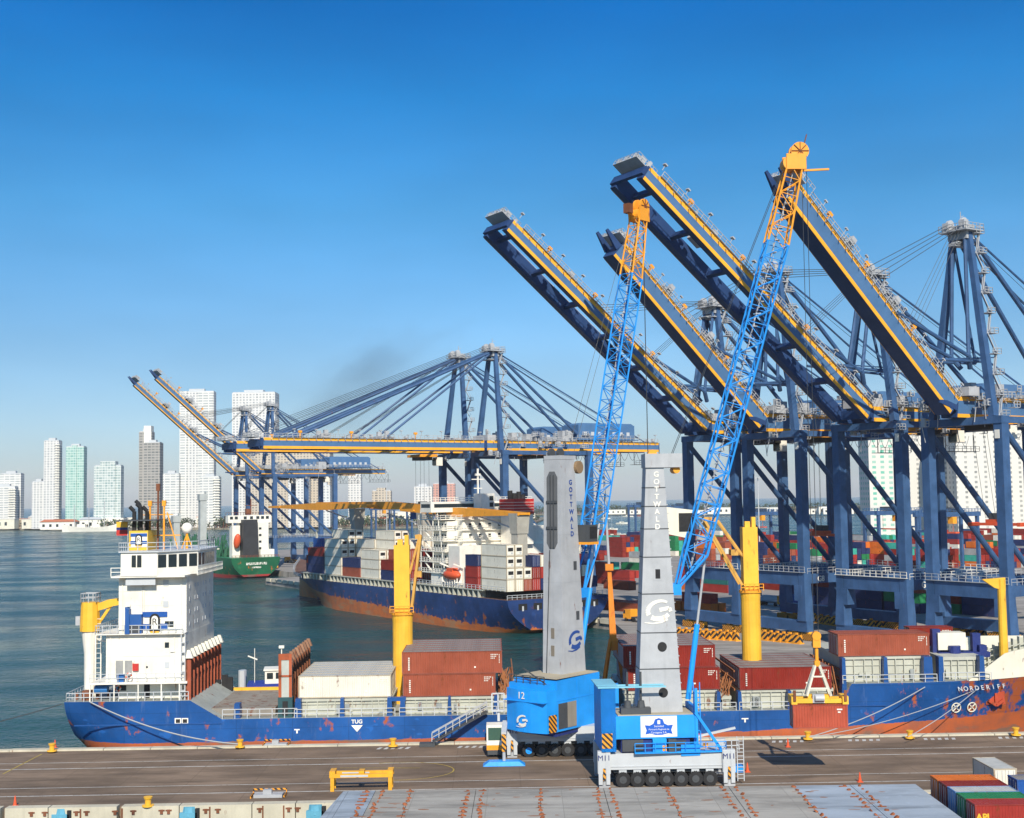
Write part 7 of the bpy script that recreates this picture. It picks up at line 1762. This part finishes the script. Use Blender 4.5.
# white sailing ship at the far left shore
p = PZ(92, 531.5, SEAZ); sp2 = empty('sailing_ship', (p.x, p.y-6, SEAZ), R_(3), 'long white sailing ship with three bare masts moored at the far left shore', 'sailing ship'); Ls = 70; st = []
for f in (0, .06, .2, .5, .8, .93, 1): st.append(((f-.5)*Ls, [(4.6*(.5+.5*t)*(1-abs(2*f-1)**3*.97), 5.2*t*(1+1.0*abs(2*f-1)**3)) for t in (0, .5, 1)], 0))
loft_hull(st, [WHITE, WHITE], 'hull', sp2)
q = MB(); q.bx(-16, -6, -3, 3, 5, 9.5); q.bx(4, 12, -2.6, 2.6, 5, 8); q.build('cabin', WHITE, sp2)
for x, h in ((-20, 34), (-2, 40), (17, 38)):
    q = MB(); q.beam((x, 0, 5), (x, 0, h), .7); 
    for z in (.45, .62, .78): q.beam((x-.3, -6+z*4, h*z), (x-.3, 6-z*4, h*z), .4)
    q.build('mast', GRY, sp2)
q = MB(); q.beam((34, 0, 8), (44, 0, 11), .5); q.build('bowsprit', GRY, sp2)
# flag at the feeder's stern mast
q = MB(); fx_, fz_ = FX(122, 530, 6); fz2 = fz_
q.bx(fx_-.75, fx_+.75, 6, 6.04, fz2+.35, fz2+1.1, 0); q.bx(fx_-.75, fx_+.75, 6, 6.04, fz2-.0, fz2+.35, 1); q.bx(fx_-.75, fx_+.75, 6, 6.04, fz2-.75, fz2-.0, 2); q.build('flag', [YELB, NAVY, REDP], ship)
q = MB(); q.beam((fx_+.8, 6, zr), (fx_+.8, 6, fz_+1.6), .08); q.build('flag_pole', LGRY, ship)

# ------------------------------------------------------------------ air
hm = bpy.data.materials.new('haze_air'); hm.use_nodes = True; n_ = hm.node_tree; n_.nodes.clear()
pv = n_.nodes.new('ShaderNodeVolumePrincipled'); pv.inputs['Color'].default_value = (.95, .97, 1, 1); pv.inputs['Density'].default_value = .00005; pv.inputs['Anisotropy'].default_value = -.1
ou = n_.nodes.new('ShaderNodeOutputMaterial'); n_.links.new(pv.outputs[0], ou.inputs['Volume'])
tag(MB().bx(-9100, 9100, -300, 13100, -6, 182).build('haze', hm), kind='stuff')

sm = bpy.data.materials.new('smoke_air'); sm.use_nodes = True; n_ = sm.node_tree; n_.nodes.clear()
pv = n_.nodes.new('ShaderNodeVolumePrincipled'); pv.inputs['Color'].default_value = (.16, .16, .18, 1)
tcs = n_.nodes.new('ShaderNodeTexCoord'); nz = n_.nodes.new('ShaderNodeTexNoise'); nz.inputs['Scale'].default_value = 2.2; nz.inputs['Detail'].default_value = 4
ln = n_.nodes.new('ShaderNodeVectorMath'); ln.operation = 'LENGTH'; n_.links.new(tcs.outputs['Object'], ln.inputs[0]); n_.links.new(tcs.outputs['Object'], nz.inputs['Vector'])
fo_ = n_.nodes.new('ShaderNodeMapRange'); fo_.inputs[1].default_value = 1.0; fo_.inputs[2].default_value = .2; fo_.inputs[3].default_value = -.45; fo_.inputs[4].default_value = .12; n_.links.new(ln.outputs['Value'], fo_.inputs[0])
ad = n_.nodes.new('ShaderNodeMath'); ad.operation = 'ADD'; n_.links.new(fo_.outputs[0], ad.inputs[0]); n_.links.new(nz.outputs['Fac'], ad.inputs[1])
mr = n_.nodes.new('ShaderNodeMapRange'); mr.inputs[1].default_value = .40; mr.inputs[2].default_value = .8; mr.inputs[3].default_value = 0; mr.inputs[4].default_value = .017; n_.links.new(ad.outputs[0], mr.inputs[0])
n_.links.new(mr.outputs[0], pv.inputs['Density']); ou = n_.nodes.new('ShaderNodeOutputMaterial'); n_.links.new(pv.outputs[0], ou.inputs['Volume'])
c_ = PY(362, 385, 640); so_ = MB().sphere((0, 0, 0), 1, n=20, k=12).build('smoke', sm, smooth=True); so_.location = (c_.x, 640, c_.z); so_.scale = (85, 40, 42); so_.rotation_euler = (0, R_(-25), 0); tag(so_, kind='stuff')
